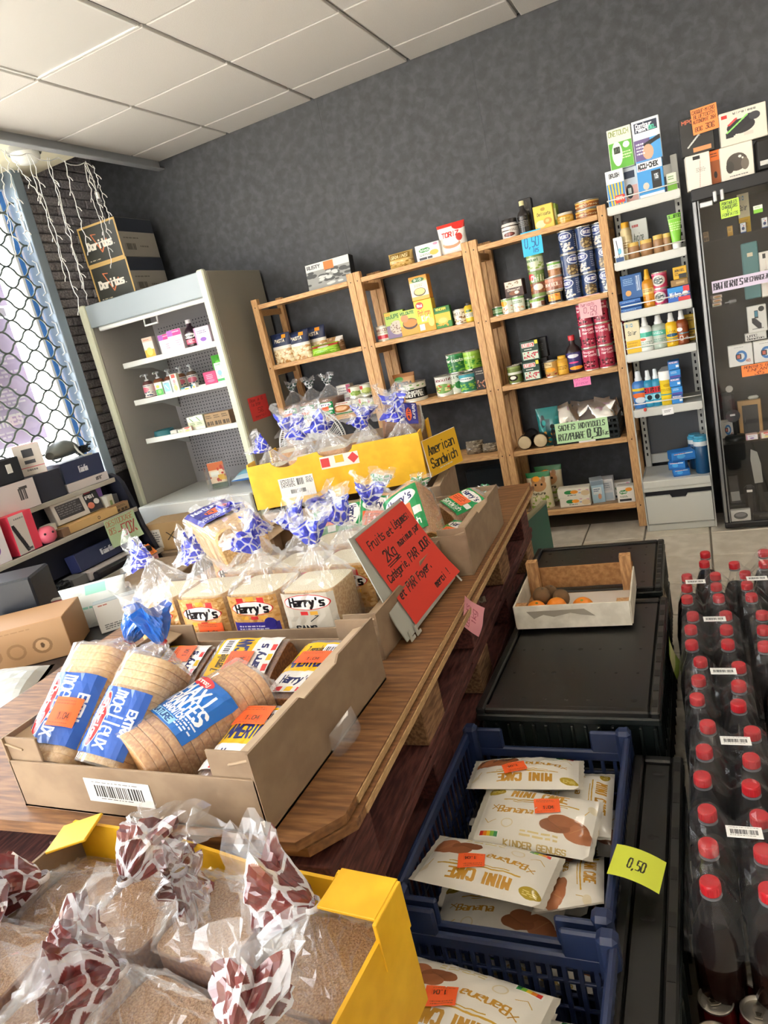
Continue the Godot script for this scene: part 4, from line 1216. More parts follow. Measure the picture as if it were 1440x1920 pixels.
	low_bench()

# black crates used as a bench between the display and the bread table, with parcels on it
func low_bench() -> void:
	var t := thing("black_bench", "dark low bench of stacked black crates left of the bread table", "bench", Vector3(0.14, 0, 2.55))
	for y in [0.0, 0.13, 0.26]:
		part(t, "crate", geo().tint("17191d").box(Vector3(0, y + 0.064, 0), Vector3(0.78, 0.126, 1.5), 0.008), M["plastic"])
	var Y := 0.388
	carton("kraft_parcel", "large brown parcel with round printed marks", Vector3(0.10, Y, 2.42), Vector3(0.34, 0.15, 0.22), "kraft_box", "a67e56", 0.55)
	var pk := pouch("white_pack", "white blister pack with dark spine standing behind the brown parcel", Vector3(0.18, Y, 2.16), Vector3(0.26, 0.17, 0.09), "pack_white", "c9d4d2", Vector3(0, 0.6, 0), "", "pack")
	pk.rotation.x = -0.1
	carton("paper_ream", "grey edged stack of paper against the white blister pack", Vector3(0.33, Y, 2.19), Vector3(0.18, 0.12, 0.05), "tall_white", "8d9494", 0.75)
	var pb := cake_pack("white polybag parcel with pale green tape lying in front of the brown parcel", Vector3(0.30, Y, 2.80), Vector3(0.0, 0.55, 0.0), 0.40, 0.27, 0.11, false, "white_polybag")
	part(pb, "tape", geo().tint("9ad8c8").box(Vector3(-0.03, 0.108, 0), Vector3(0.05, 0.002, 0.2), 0.0005), M["plastic"], "pale green tape")
	carton("film_box", "white box with a red stripe behind the brown parcel", Vector3(-0.04, Y, 2.18), Vector3(0.10, 0.12, 0.03), "dvd", "dad6d0", 0.5)
	single("black_bin", "dark perforated bin behind the brown parcel", "bin", geo().tint("1c2028").box(Vector3(0, 0.13, 0), Vector3(0.3, 0.26, 0.2), 0.008), M["plastic"], Vector3(-0.16, Y, 2.27), Vector3(0, 0.5, 0))
	tin("pink_drink_can", "pink drink can with orange end lying among the parcels", Vector3(0.02, Y + 0.033, 1.99), 0.032, 0.12, "pink_can", "", 0.0).rotation = Vector3(0, 0.4, -PI / 2)
	note("orange_note", "orange note with black lettering leaning on the brown parcel", Vector3(0.16, Y + 0.115, 2.72), 0.14, 0.11, "orange_small", "f0702c", Vector3(-0.2, 0.5, 0), 0.004)
	single("kraft_flap", "long brown cardboard strip between the polybag and the bread tray", "cardboard", bx(Vector3(0.07, 0.03, 0.55), Vector3(0, 0.015, 0), 0.003), M["kraft_light"], Vector3(0.48, Y, 2.85), Vector3(0, -0.25, 0))
func rack_goods() -> void:
	carton("photo_box", "flat box with black and white photo print and orange sticker on rack top", Vector3(0.575, 1.570, 0.230), Vector3(0.288, 0.149, 0.060), "photo", "222222", 0, "", "box", -0.12)
	pouch("pasta_bag", "pasta bag with navy top standing at the edge beside the fridge cabinet", Vector3(0.172, 1.210, 0.270), Vector3(0.138, 0.176, 0.060), "pasta", "c9a877", Vector3.ZERO, "navy topped pasta bags")
	pouch("pasta_bag", "pasta bag with navy top, middle one of the three", Vector3(0.276, 1.210, 0.250), Vector3(0.163, 0.166, 0.060), "pasta", "c9a877", Vector3.ZERO, "navy topped pasta bags")
	pouch("pasta_bag", "pasta bag with navy top set back behind the lime green loaf", Vector3(0.347, 1.210, 0.170), Vector3(0.168, 0.173, 0.060), "pasta", "c9a877", Vector3.ZERO, "navy topped pasta bags")
	pouch("wrapped_loaf", "small loaf in lime green wrapper on the pine rack", Vector3(0.454, 1.210, 0.260), Vector3(0.183, 0.059, 0.100), "lime", "8fbf3a", Vector3.ZERO, "", "bread", 0.45)
	pouch("wrapped_loaf", "brown roll bag with white tag behind the lime green wrapper", Vector3(0.481, 1.210, 0.170), Vector3(0.114, 0.086, 0.080), "brownbag", "a07850", Vector3.ZERO, "", "bread", 0.45)
	carton("tea_box", "white box with purple print behind the stacked pale cans", Vector3(0.466, 0.847, 0.155), Vector3(0.096, 0.161, 0.050), "teabox", "ddd8d0")
	tin("vegetable_can", "pale can in the lower row, the one nearest the flatbread pack", Vector3(0.570, 0.847, 0.262), 0.038, 0.076, "can_pale", "green and white cans on the narrow rack")
	tin("vegetable_can", "pale can in the lower row below the two stacked ones", Vector3(0.631, 0.847, 0.262), 0.038, 0.076, "can_pale", "green and white cans on the narrow rack")
	tin("vegetable_can", "small pale can at the post end of the lower row", Vector3(0.682, 0.847, 0.272), 0.028, 0.060, "can_pale2", "green and white cans on the narrow rack")
	tin("vegetable_can", "pale can stacked on the row, beside the white box", Vector3(0.583, 0.924, 0.257), 0.043, 0.070, "can_pale", "green and white cans on the narrow rack")
	tin("vegetable_can", "pale can stacked on the row, touching the rack post", Vector3(0.653, 0.924, 0.248), 0.042, 0.072, "can_pale2", "green and white cans on the narrow rack")
	pouch("flat_bread_pack", "flat pack of brown flatbread lying before the pale cans", Vector3(0.497, 0.847, 0.305), Vector3(0.132, 0.070, 0.050), "flatbread", "a9713f", Vector3.ZERO, "", "bread", 0.3)
	pouch("grain_bag", "crumpled yellow brown grain bag on the middle rack top", Vector3(1.032, 1.570, 0.255), Vector3(0.145, 0.082, 0.090), "grain", "b08c4c", Vector3.ZERO, "", "bag", 0.3)
	carton("puree_box", "white baby puree box with green heart on the middle rack top", Vector3(1.202, 1.570, 0.265), Vector3(0.137, 0.084, 0.070), "puree", "e8e6df")
	pouch("rice_bag", "white and red paper rice bag at the post of the middle rack", Vector3(1.334, 1.570, 0.250), Vector3(0.155, 0.155, 0.080), "rice", "efece6", Vector3.ZERO, "", "bag")
	tin("bean_can", "small white can with a red band on the middle rack", Vector3(0.843, 1.210, 0.255), 0.045, 0.086, "can_red")
	carton("soup_carton", "soup carton with green and purple print beside the small can", Vector3(0.930, 1.210, 0.265), Vector3(0.114, 0.147, 0.050), "soup_a", "8fae4a", 0.1, "soup cartons")
	carton("soup_carton", "soup carton with an orange soup bowl picture", Vector3(1.016, 1.210, 0.265), Vector3(0.117, 0.136, 0.050), "soup_b", "8fae4a", -0.05, "soup cartons")
	carton("puree_carton", "yellow puree carton carrying the tall orange and white carton", Vector3(1.116, 1.210, 0.270), Vector3(0.104, 0.170, 0.060), "puree_y", "e8c23c")
	carton("cereal_carton", "tall orange and white carton standing on the yellow carton", Vector3(1.114, 1.381, 0.270), Vector3(0.104, 0.126, 0.060), "cereal", "e9a03a")
	carton("soup_carton", "small green carton with a yellow soup picture", Vector3(1.206, 1.210, 0.265), Vector3(0.096, 0.113, 0.050), "soup_c", "3f8a3c", 0.12, "soup cartons")
	tin("nut_can", "cream can with nut picture near the post of the middle rack", Vector3(1.298, 1.210, 0.240), 0.040, 0.079, "can_nut")
	bottle("oil_bottle", "small yellow oil bottle against the post of the middle rack", Vector3(1.357, 1.210, 0.263), 0.027, 0.103, "round", "oil", "d9b52c", "2f2a20")
	pouch("snack_pouch", "brown snack pouch with green top and large dark lettering", Vector3(0.897, 0.847, 0.245), Vector3(0.138, 0.163, 0.050), "horda", "8a5a34")
	tin("lentil_can", "can with black label standing before the brown snack pouch", Vector3(0.958, 0.847, 0.263), 0.067, 0.106, "can_black")
	tin("vegetable_can", "white can with salad picture on the middle rack", Vector3(1.143, 0.847, 0.266), 0.054, 0.111, "can_salad", "vegetable cans on the middle rack")
	tin("vegetable_can", "green bean can stacked on top, dark green", Vector3(1.227, 0.959, 0.246), 0.054, 0.106, "can_green", "vegetable cans on the middle rack")
	tin("vegetable_can", "light green can stacked on top beside the dark green one", Vector3(1.317, 0.959, 0.241), 0.049, 0.103, "can_lime", "vegetable cans on the middle rack")
	tin("vegetable_can", "white and green pea can in the lower row under the dark green can", Vector3(1.200, 0.847, 0.241), 0.049, 0.111, "can_pea", "vegetable cans on the middle rack")
	tin("vegetable_can", "blue green can in front of the lower row", Vector3(1.288, 0.847, 0.290), 0.050, 0.102, "can_teal", "vegetable cans on the middle rack")
	tin("vegetable_can", "dark green can half hidden behind the blue green can", Vector3(1.292, 0.847, 0.242), 0.047, 0.111, "can_dark", "vegetable cans on the middle rack")
	carton("coffee_box", "black box with small food pictures leaning at the post", Vector3(1.364, 0.847, 0.285), Vector3(0.076, 0.119, 0.050), "black_food", "1c1a1a")
	pouch("dark_bag", "crumpled grey brown bag on the low shelf of the middle rack", Vector3(1.234, 0.484, 0.220), Vector3(0.104, 0.073, 0.120), "crumple", "5c5348", Vector3.ZERO, "", "bag", 0.3)
	pouch("dark_bag", "crumpled beige clear bag near the post on the low shelf", Vector3(1.326, 0.484, 0.230), Vector3(0.092, 0.049, 0.100), "crumple", "7a6a54", Vector3.ZERO, "", "bag", 0.3)
	bottle("dessert_cup", "white dessert cup with dark lid on the pine rack top", Vector3(1.636, 1.570, 0.237), 0.043, 0.096, "jar", "cup", "e6e0da", "2a2424", "", 0.0, "cup")
	bottle("balsamic_bottle", "slim dark bottle with pale neck tag on the pine rack top", Vector3(1.716, 1.570, 0.260), 0.030, 0.161, "tall", "dark", "2a2622", "d8d2a0")
	carton("bottle_box", "tall black box behind the slim dark bottle", Vector3(1.725, 1.570, 0.195), Vector3(0.064, 0.174, 0.050), "dark", "1b1b1c")
	carton("recipe_box", "yellow tea box with a flower drawing on the pine rack top", Vector3(1.816, 1.570, 0.235), Vector3(0.097, 0.116, 0.070), "yellowtea", "b9a23a")
	carton("slim_box", "slim green box wedged behind the yellow tea box", Vector3(1.858, 1.570, 0.200), Vector3(0.035, 0.112, 0.080), "slimgreen", "7fa044")
	bottle("mustard_jar", "squat glass jar of mustard on the pine rack top", Vector3(1.914, 1.570, 0.240), 0.040, 0.054, "jar", "mustard", "b98a2c", "c8c4b4", "", 0.0, "jar")
	tin("pate_tin", "lower of two brown glazed pate tins on the rack top", Vector3(2.018, 1.570, 0.246), 0.054, 0.040, "pate", "pate tins on the rack top")
	tin("pate_tin", "upper of two brown glazed pate tins on the rack top", Vector3(2.024, 1.611, 0.243), 0.057, 0.040, "pate", "pate tins on the rack top")
	tin("small_can", "small green can touching the rack post", Vector3(1.514, 1.210, 0.281), 0.029, 0.047, "can_sg", "small green and white cans on the right pine rack")
	tin("small_can", "small white can with an orange price dot", Vector3(1.568, 1.210, 0.278), 0.032, 0.077, "can_sw", "small green and white cans on the right pine rack")
	tin("small_can", "small pale can under the brown carton", Vector3(1.627, 1.210, 0.278), 0.032, 0.077, "can_sw2", "small green and white cans on the right pine rack")
	tin("small_can", "small green can behind the flat white and brown can", Vector3(1.665, 1.210, 0.212), 0.028, 0.052, "can_sg", "small green and white cans on the right pine rack")
	carton("muesli_box", "dark brown cereal carton resting on the small cans", Vector3(1.621, 1.288, 0.275), Vector3(0.097, 0.081, 0.070), "muesli", "3a2620")
	tin("flat_can", "flat white and brown can at the bottom of a stack", Vector3(1.725, 1.210, 0.290), 0.040, 0.045, "can_flat", "food cans stacked on the right pine rack")
	tin("cassoulet_can", "tall green and brown can in the middle of the stack", Vector3(1.738, 1.256, 0.270), 0.040, 0.135, "can_cass", "food cans stacked on the right pine rack")
	tin("cassoulet_can", "pale green can on the top of the stack", Vector3(1.740, 1.391, 0.268), 0.042, 0.080, "can_palegreen", "food cans stacked on the right pine rack")
	tin("flat_can", "flat black can with orange food picture", Vector3(1.817, 1.210, 0.288), 0.042, 0.062, "can_orangefood", "food cans stacked on the right pine rack")
	tin("ravioli_can", "pinkish brown can resting on the flat black can", Vector3(1.821, 1.272, 0.284), 0.046, 0.065, "can_pinkb", "food cans stacked on the right pine rack")
	tin("ravioli_can", "brown can with a green and white band on top", Vector3(1.834, 1.338, 0.296), 0.034, 0.072, "can_brownw", "food cans stacked on the right pine rack")
	tin("blue_can", "blue food can with oval white sign, bottom row, column nearest the brown cans", Vector3(1.907, 1.210, 0.290), 0.039, 0.109, "can_blue0", "blue cans stacked three by three", -0.3)
	tin("blue_can", "blue food can with oval white sign, middle row, column nearest the brown cans", Vector3(1.909, 1.319, 0.290), 0.039, 0.109, "can_blue1", "blue cans stacked three by three", 0.5)
	tin("blue_can", "blue food can with oval white sign, top row, column nearest the brown cans", Vector3(1.911, 1.429, 0.290), 0.039, 0.109, "can_blue0", "blue cans stacked three by three", 0.2)
	tin("blue_can", "blue food can with oval white sign, bottom row, centre column", Vector3(1.988, 1.210, 0.270), 0.039, 0.109, "can_blue1", "blue cans stacked three by three", 0.2)
	tin("blue_can", "blue food can with oval white sign, middle row, centre column", Vector3(1.988, 1.319, 0.270), 0.039, 0.109, "can_blue0", "blue cans stacked three by three", -0.3)
	tin("blue_can", "blue food can with oval white sign, top row, centre column", Vector3(1.988, 1.429, 0.270), 0.039, 0.109, "can_blue1", "blue cans stacked three by three", 0.5)
	tin("blue_can", "blue food can with oval white sign, bottom row, column nearest the rack post", Vector3(2.068, 1.210, 0.250), 0.039, 0.109, "can_blue0", "blue cans stacked three by three", 0.5)
	tin("blue_can", "blue food can with oval white sign, middle row, column nearest the rack post", Vector3(2.068, 1.319, 0.250), 0.039, 0.109, "can_blue1", "blue cans stacked three by three", 0.2)
	tin("blue_can", "blue food can with oval white sign, top row, column nearest the rack post", Vector3(2.068, 1.429, 0.250), 0.039, 0.109, "can_blue0", "blue cans stacked three by three", -0.3)
	tin("olive_can", "olive green can on the third shelf of the pine rack", Vector3(1.547, 0.847, 0.281), 0.039, 0.094, "can_olive")
	tin("dark_can", "dark can half hidden behind the olive green can", Vector3(1.568, 0.847, 0.206), 0.034, 0.093, "can_dark")
	carton("bean_box", "kidney bean box at the bottom of the front stack", Vector3(1.644, 0.847, 0.295), Vector3(0.092, 0.104, 0.050), "beans", "12241a", 0, "kidney bean boxes")
	carton("bean_box", "kidney bean box on top of the front stack", Vector3(1.652, 0.951, 0.295), Vector3(0.096, 0.104, 0.050), "beans", "12241a", 0, "kidney bean boxes")
	carton("bean_box", "dark back of a bean box in the rear stack, lower one", Vector3(1.675, 0.847, 0.215), Vector3(0.086, 0.104, 0.050), "dark", "17110f", 0, "kidney bean boxes")
	carton("bean_box", "dark back of a bean box in the rear stack, upper one", Vector3(1.684, 0.951, 0.215), Vector3(0.087, 0.104, 0.050), "dark", "17110f", 0, "kidney bean boxes")
	tin("gold_can", "gold can with an orange price dot beside the bean boxes", Vector3(1.742, 0.847, 0.284), 0.036, 0.083, "can_gold")
	bottle("honey_jar", "narrow yellow jar with yellow lid next to the dark sauce bottle", Vector3(1.800, 0.847, 0.281), 0.029, 0.098, "round", "honey", "c8962a", "d9a62c", "", 0.0, "jar")
	bottle("sauce_bottle", "dark sauce bottle with red cap and blue label", Vector3(1.860, 0.847, 0.260), 0.040, 0.189, "tall", "sauce", "2a1c16", "c8323a")
	tin("pink_can", "crimson bean can, bottom row, side next to the sauce bottle", Vector3(1.944, 0.847, 0.285), 0.038, 0.111, "can_pink", "pink cans stacked on the right pine rack", 0.5)
	tin("pink_can", "crimson bean can, middle row, side next to the sauce bottle", Vector3(1.944, 0.959, 0.285), 0.038, 0.111, "can_pink", "pink cans stacked on the right pine rack", 0.9)
	tin("pink_can", "crimson bean can, top row, side next to the sauce bottle", Vector3(1.944, 1.070, 0.285), 0.038, 0.111, "can_pink", "pink cans stacked on the right pine rack", 0.2)
	tin("pink_can", "crimson bean can, bottom row, side next to the rack post", Vector3(2.022, 0.847, 0.285), 0.038, 0.111, "can_pink", "pink cans stacked on the right pine rack", 0.9)
	tin("pink_can", "crimson bean can, middle row, side next to the rack post", Vector3(2.022, 0.959, 0.285), 0.038, 0.111, "can_pink", "pink cans stacked on the right pine rack", 0.2)
	tin("pink_can", "crimson bean can, top row, side next to the rack post", Vector3(2.022, 1.070, 0.285), 0.038, 0.111, "can_pink", "pink cans stacked on the right pine rack", 0.5)
	tin("pink_can", "crimson bean can behind, bottom row, in the shade by the post", Vector3(2.088, 0.847, 0.2), 0.038, 0.111, "can_pink", "pink cans stacked on the right pine rack", 1.2)
	tin("pink_can", "crimson bean can behind, set on another by the rack post", Vector3(2.088, 0.959, 0.2), 0.038, 0.111, "can_pink", "pink cans stacked on the right pine rack", 0.4)
	pouch("coffee_pouch", "teal coffee pouch with dark neck on the fourth shelf", Vector3(1.677, 0.484, 0.260), Vector3(0.122, 0.203, 0.080), "teal", "16696c")
	pouch("food_pouch", "clear fronted pouch with green top and animal face, set in front", Vector3(1.577, 0.130, 0.280), Vector3(0.137, 0.212, 0.060), "critter", "cdbf9c", Vector3.ZERO, "green topped pouches")
	pouch("food_pouch", "green topped pouch standing behind the other one", Vector3(1.613, 0.130, 0.170), Vector3(0.154, 0.217, 0.060), "critter", "cdbf9c", Vector3.ZERO, "green topped pouches")
	carton("baby_tray", "white baby food tray pack at the bottom of two", Vector3(1.762, 0.134, 0.285), Vector3(0.162, 0.052, 0.070), "babytray", "e6e0d0", 0, "baby food tray packs")
	carton("baby_tray", "white baby food tray pack lying on top of another", Vector3(1.761, 0.186, 0.285), Vector3(0.171, 0.052, 0.070), "babytray", "e6e0d0", 0, "baby food tray packs")
	carton("yogurt_pack", "blue and white dessert pot pack on the lowest shelf", Vector3(1.876, 0.130, 0.245), Vector3(0.067, 0.129, 0.090), "potblue", "b9c4cc", 0.2)
	carton("yogurt_pack", "white dessert pot pack beside the blue one", Vector3(1.929, 0.130, 0.225), Vector3(0.069, 0.123, 0.090), "potwhite", "c9ccd0", 0.05)
	carton("puree_pack", "white puree pack with green heart, in the back", Vector3(2.003, 0.130, 0.210), Vector3(0.096, 0.092, 0.060), "puree", "dcdad2", 0, "puree packs")
	carton("puree_pack", "white puree pack with green heart and orange dot, in front", Vector3(2.028, 0.130, 0.290), Vector3(0.088, 0.089, 0.060), "puree_dot", "dcdad2", 0, "puree packs")
	carton("brush_head_pack", "blue pack of toothbrush heads on the top of the white stand", Vector3(2.177, 1.572, 0.412), Vector3(0.078, 0.156, 0.025), "brushes", "d8dde2")
	carton("meter_box", "white and blue meter box behind the toothbrush pack", Vector3(2.239, 1.572, 0.355), Vector3(0.073, 0.155, 0.050), "meter_b", "c9d4dc")
	carton("meter_box", "blue glucose meter box with a black device picture", Vector3(2.326, 1.572, 0.390), Vector3(0.108, 0.155, 0.060), "meter_a", "3f86c4")
	carton("meter_box", "white and green meter box on top of the brush pack", Vector3(2.216, 1.728, 0.375), Vector3(0.102, 0.170, 0.050), "meter_c", "dfe6d8")
	carton("meter_box", "tall white and navy meter box stacked above the black device box", Vector3(2.328, 1.728, 0.375), Vector3(0.114, 0.173, 0.050), "meter_d", "cfd6dc")
	carton("small_box", "tiny white and green box at the end of the top stand shelf", Vector3(2.410, 1.572, 0.385), Vector3(0.043, 0.081, 0.030), "tinygreen", "e6ead8")
	carton("cream_box", "slim white cream box at the front of the second stand shelf", Vector3(2.156, 1.327, 0.405), Vector3(0.040, 0.114, 0.030), "creambox", "e8eaea")
	bottle("lotion_bottle", "beige lotion bottle with orange cap on the stand", Vector3(2.191, 1.327, 0.365), 0.025, 0.174, "round", "lotion", "d9c79a", "d9a030", "", 0.0, "bottle", 0.6)
	carton("soap_box", "white box with green edge behind the little jars", Vector3(2.245, 1.327, 0.255), Vector3(0.077, 0.178, 0.050), "soapbox", "dfe2dc")
	bottle("cream_jar", "little glass jar with gold lid, first from the slim white box", Vector3(2.216, 1.327, 0.373), 0.027, 0.076, "jar", "", "9a7450", "d0b060", "little gold lidded jars on the stand", 0.0, "jar")
	bottle("cream_jar", "little glass jar with gold lid, second from the slim white box", Vector3(2.273, 1.327, 0.372), 0.028, 0.076, "jar", "", "9a7450", "d0b060", "little gold lidded jars on the stand", 0.0, "jar")
	bottle("cream_jar", "little glass jar with gold lid, third from the slim white box", Vector3(2.325, 1.327, 0.377), 0.023, 0.083, "jar", "", "9a7450", "d0b060", "little gold lidded jars on the stand", 0.0, "jar")
	bottle("cream_jar", "little glass jar with gold lid, next to the green tube", Vector3(2.364, 1.327, 0.382), 0.018, 0.081, "jar", "", "9a7450", "d0b060", "little gold lidded jars on the stand", 0.0, "jar")
	tube("cream_tube", "bright green squeeze tube standing on its white cap", Vector3(2.403, 1.327, 0.4), 0.052, 0.155, "tubegreen", "7fc23a")
	carton("blue_card_box", "dark blue box standing upright on the third stand shelf", Vector3(2.188, 1.153, 0.340), Vector3(0.096, 0.113, 0.040), "bluebox", "2a5a94")
	carton("blue_flat_box", "flat blue box, lowest of three lying on the third stand shelf", Vector3(2.176, 1.098, 0.36), Vector3(0.096, 0.018, 0.09), "flatblue", "1f4f8f", 0, "flat blue boxes")
	carton("blue_flat_box", "flat blue box, middle of three lying on the third stand shelf", Vector3(2.176, 1.117, 0.36), Vector3(0.096, 0.018, 0.09), "flatblue", "1f4f8f", 0.04, "flat blue boxes")
	carton("blue_flat_box", "flat blue box, topmost of three lying on the third stand shelf", Vector3(2.176, 1.135, 0.36), Vector3(0.096, 0.018, 0.09), "flatblue", "1f4f8f", -0.03, "flat blue boxes")
	bottle("sun_oil_spray", "amber sun oil spray bottle on the third stand shelf", Vector3(2.259, 1.098, 0.373), 0.027, 0.175, "spray", "amber", "c8871e", "e0a828")
	tin("pink_tin", "lower of two pink round tins on the stand", Vector3(2.309, 1.098, 0.368), 0.032, 0.075, "tin_pink", "pink tins on the stand")
	tin("pink_tin", "upper of two pink round tins on the stand", Vector3(2.312, 1.173, 0.366), 0.034, 0.075, "tin_pink", "pink tins on the stand")
	carton("card_box", "yellow box with black lettering on top of a brown box", Vector3(2.402, 1.197, 0.365), Vector3(0.059, 0.055, 0.050), "yellowpack", "d9b02c")
	carton("card_box", "brown box between the yellow box and the blue and red box", Vector3(2.396, 1.167, 0.370), Vector3(0.074, 0.030, 0.060), "brownpack", "8a6a3c")
	carton("card_box", "blue, white and red box at the front of the third stand shelf", Vector3(2.389, 1.098, 0.390), Vector3(0.096, 0.068, 0.060), "tricolor", "2f5fb0")
	carton("sun_carton", "white and yellow carton on the fourth stand shelf", Vector3(2.167, 0.900, 0.380), Vector3(0.068, 0.152, 0.040), "sunbox", "e6ddb4")
	bottle("spray_bottle", "white spray bottle with a teal label", Vector3(2.224, 0.900, 0.380), 0.030, 0.161, "spray", "tealwhite", "eef0ee", "f4f4f2")
	bottle("spray_bottle", "clear spray bottle with pale green label and white cap", Vector3(2.284, 0.900, 0.364), 0.036, 0.156, "spray", "tealclear", "aab8ac", "f2f2f0")
	bottle("spray_bottle", "yellow spray bottle with white cap on the stand", Vector3(2.340, 0.900, 0.370), 0.030, 0.154, "spray", "yellowspray", "e8b820", "f4f4f2")
	bottle("spray_bottle", "reddish brown spray bottle with white cap", Vector3(2.386, 0.900, 0.372), 0.028, 0.156, "spray", "brownspray", "8a4420", "f4f4f2")
	carton("sun_carton", "yellow carton behind the reddish brown spray", Vector3(2.418, 0.900, 0.260), Vector3(0.058, 0.125, 0.040), "yellowbox", "d9b020")
	bottle("spray_bottle", "blue and orange spray with clear top, end of the fifth stand shelf", Vector3(2.164, 0.628, 0.366), 0.034, 0.181, "spray", "bluespray", "3a78c0", "dfe4ea")
	bottle("spray_bottle", "teal and red spray next to the blue and orange one", Vector3(2.208, 0.628, 0.374), 0.026, 0.178, "spray", "redspray", "2a8cb4", "e8eef0")
	bottle("spray_bottle", "teal and red spray next to the yellow aerosol", Vector3(2.243, 0.628, 0.374), 0.026, 0.179, "spray", "redspray", "2a8cb4", "e8eef0")
	bottle("aerosol", "yellow aerosol can with a white cap on the stand", Vector3(2.288, 0.628, 0.379), 0.031, 0.163, "can", "yellowaero", "e6c72a", "f2f2ee")
	bottle("aerosol", "yellow aerosol with white cap, directly behind the front one", Vector3(2.288, 0.628, 0.340), 0.031, 0.163, "can", "yellowaero", "e6c72a", "f2f2ee", "yellow aerosols in the back row")
	bottle("aerosol", "yellow aerosol with white cap, second row back", Vector3(2.292, 0.628, 0.285), 0.031, 0.163, "can", "yellowaero", "e6c72a", "f2f2ee", "yellow aerosols in the back row")
	bottle("aerosol", "yellow aerosol with white cap, third row back", Vector3(2.296, 0.628, 0.230), 0.031, 0.163, "can", "yellowaero", "e6c72a", "f2f2ee", "yellow aerosols in the back row")
	carton("plaster_box", "blue and white plaster box, number one from the bottom of the stack", Vector3(2.331, 0.628, 0.37), Vector3(0.05, 0.04, 0.08), "plaster0", "2a78c0", 0, "plaster boxes stacked")
	carton("plaster_box", "blue and white plaster box, number two from the bottom of the stack", Vector3(2.333, 0.669, 0.37), Vector3(0.05, 0.04, 0.08), "plaster1", "2a78c0", 0.03, "plaster boxes stacked")
	carton("plaster_box", "blue and white plaster box, number three from the bottom of the stack", Vector3(2.331, 0.710, 0.37), Vector3(0.05, 0.04, 0.08), "plaster0", "2a78c0", -0.04, "plaster boxes stacked")
	carton("plaster_box", "blue and white plaster box, number four from the bottom of the stack", Vector3(2.333, 0.751, 0.37), Vector3(0.05, 0.04, 0.08), "plaster1", "2a78c0", 0.02, "plaster boxes stacked")
	carton("plaster_box", "blue and white plaster box, number five from the bottom of the stack", Vector3(2.331, 0.792, 0.37), Vector3(0.05, 0.04, 0.08), "plaster0", "2a78c0", 0, "plaster boxes stacked")
	carton("blue_care_box", "bright blue box at the bottom of a loose pile of three", Vector3(2.308, 0.262, 0.355), Vector3(0.077, 0.036, 0.090), "bluecare", "1f74c8", 0.1, "bright blue boxes piled on the lowest deck")
	carton("blue_care_box", "bright blue box in the middle of a loose pile of three", Vector3(2.298, 0.298, 0.355), Vector3(0.079, 0.040, 0.090), "bluecare", "1f74c8", -0.1, "bright blue boxes piled on the lowest deck")
	carton("blue_care_box", "bright blue box on top of the pile with a barcode end", Vector3(2.318, 0.339, 0.355), Vector3(0.112, 0.045, 0.090), "bluecare", "1f74c8", 0.25, "bright blue boxes piled on the lowest deck")
	bottle("water_flask", "front blue drinking flask with pale blue cap on the lowest deck", Vector3(2.412, 0.262, 0.364), 0.036, 0.187, "flask", "", "1c4a74", "4fa8cc")
	bottle("water_flask", "rear blue drinking flask with pale blue cap, set behind the other", Vector3(2.385, 0.262, 0.265), 0.035, 0.177, "flask", "", "1c4a74", "4fa8cc")
	rack_extras()
func tube(called: String, label: String, p: Vector3, w: float, h: float, key: String, side: String) -> Node3D:
	var t := thing(called, label, "tube", p)
	var rows := []
	for i in 8:
		var f := i / 7.0
		var ring := PackedVector3Array()
		for k in 20:
			var a := TAU * k / 20 + PI
			ring.append(Vector3(sin(a) * lerpf(w * 0.36, w * 0.56, f), lerpf(h * 0.18, h, f), cos(a) * lerpf(w * 0.34, 0.002, f)))
		rows.append(ring)
	var r := pic(key)
	part(t, "body", geo().loft(rows, true, Rect2(r.position - Vector2(r.size.x * 0.0, 0), Vector2(r.size.x, r.size.y))), M["print_gloss"])
	part(t, "cap", geo().tint("f0f2ee").lathe(PackedVector2Array([Vector2(0, 0), Vector2(w * 0.34, 0), Vector2(w * 0.37, h * 0.18), Vector2(0, h * 0.18)]), 16), M["plastic"])
	return t

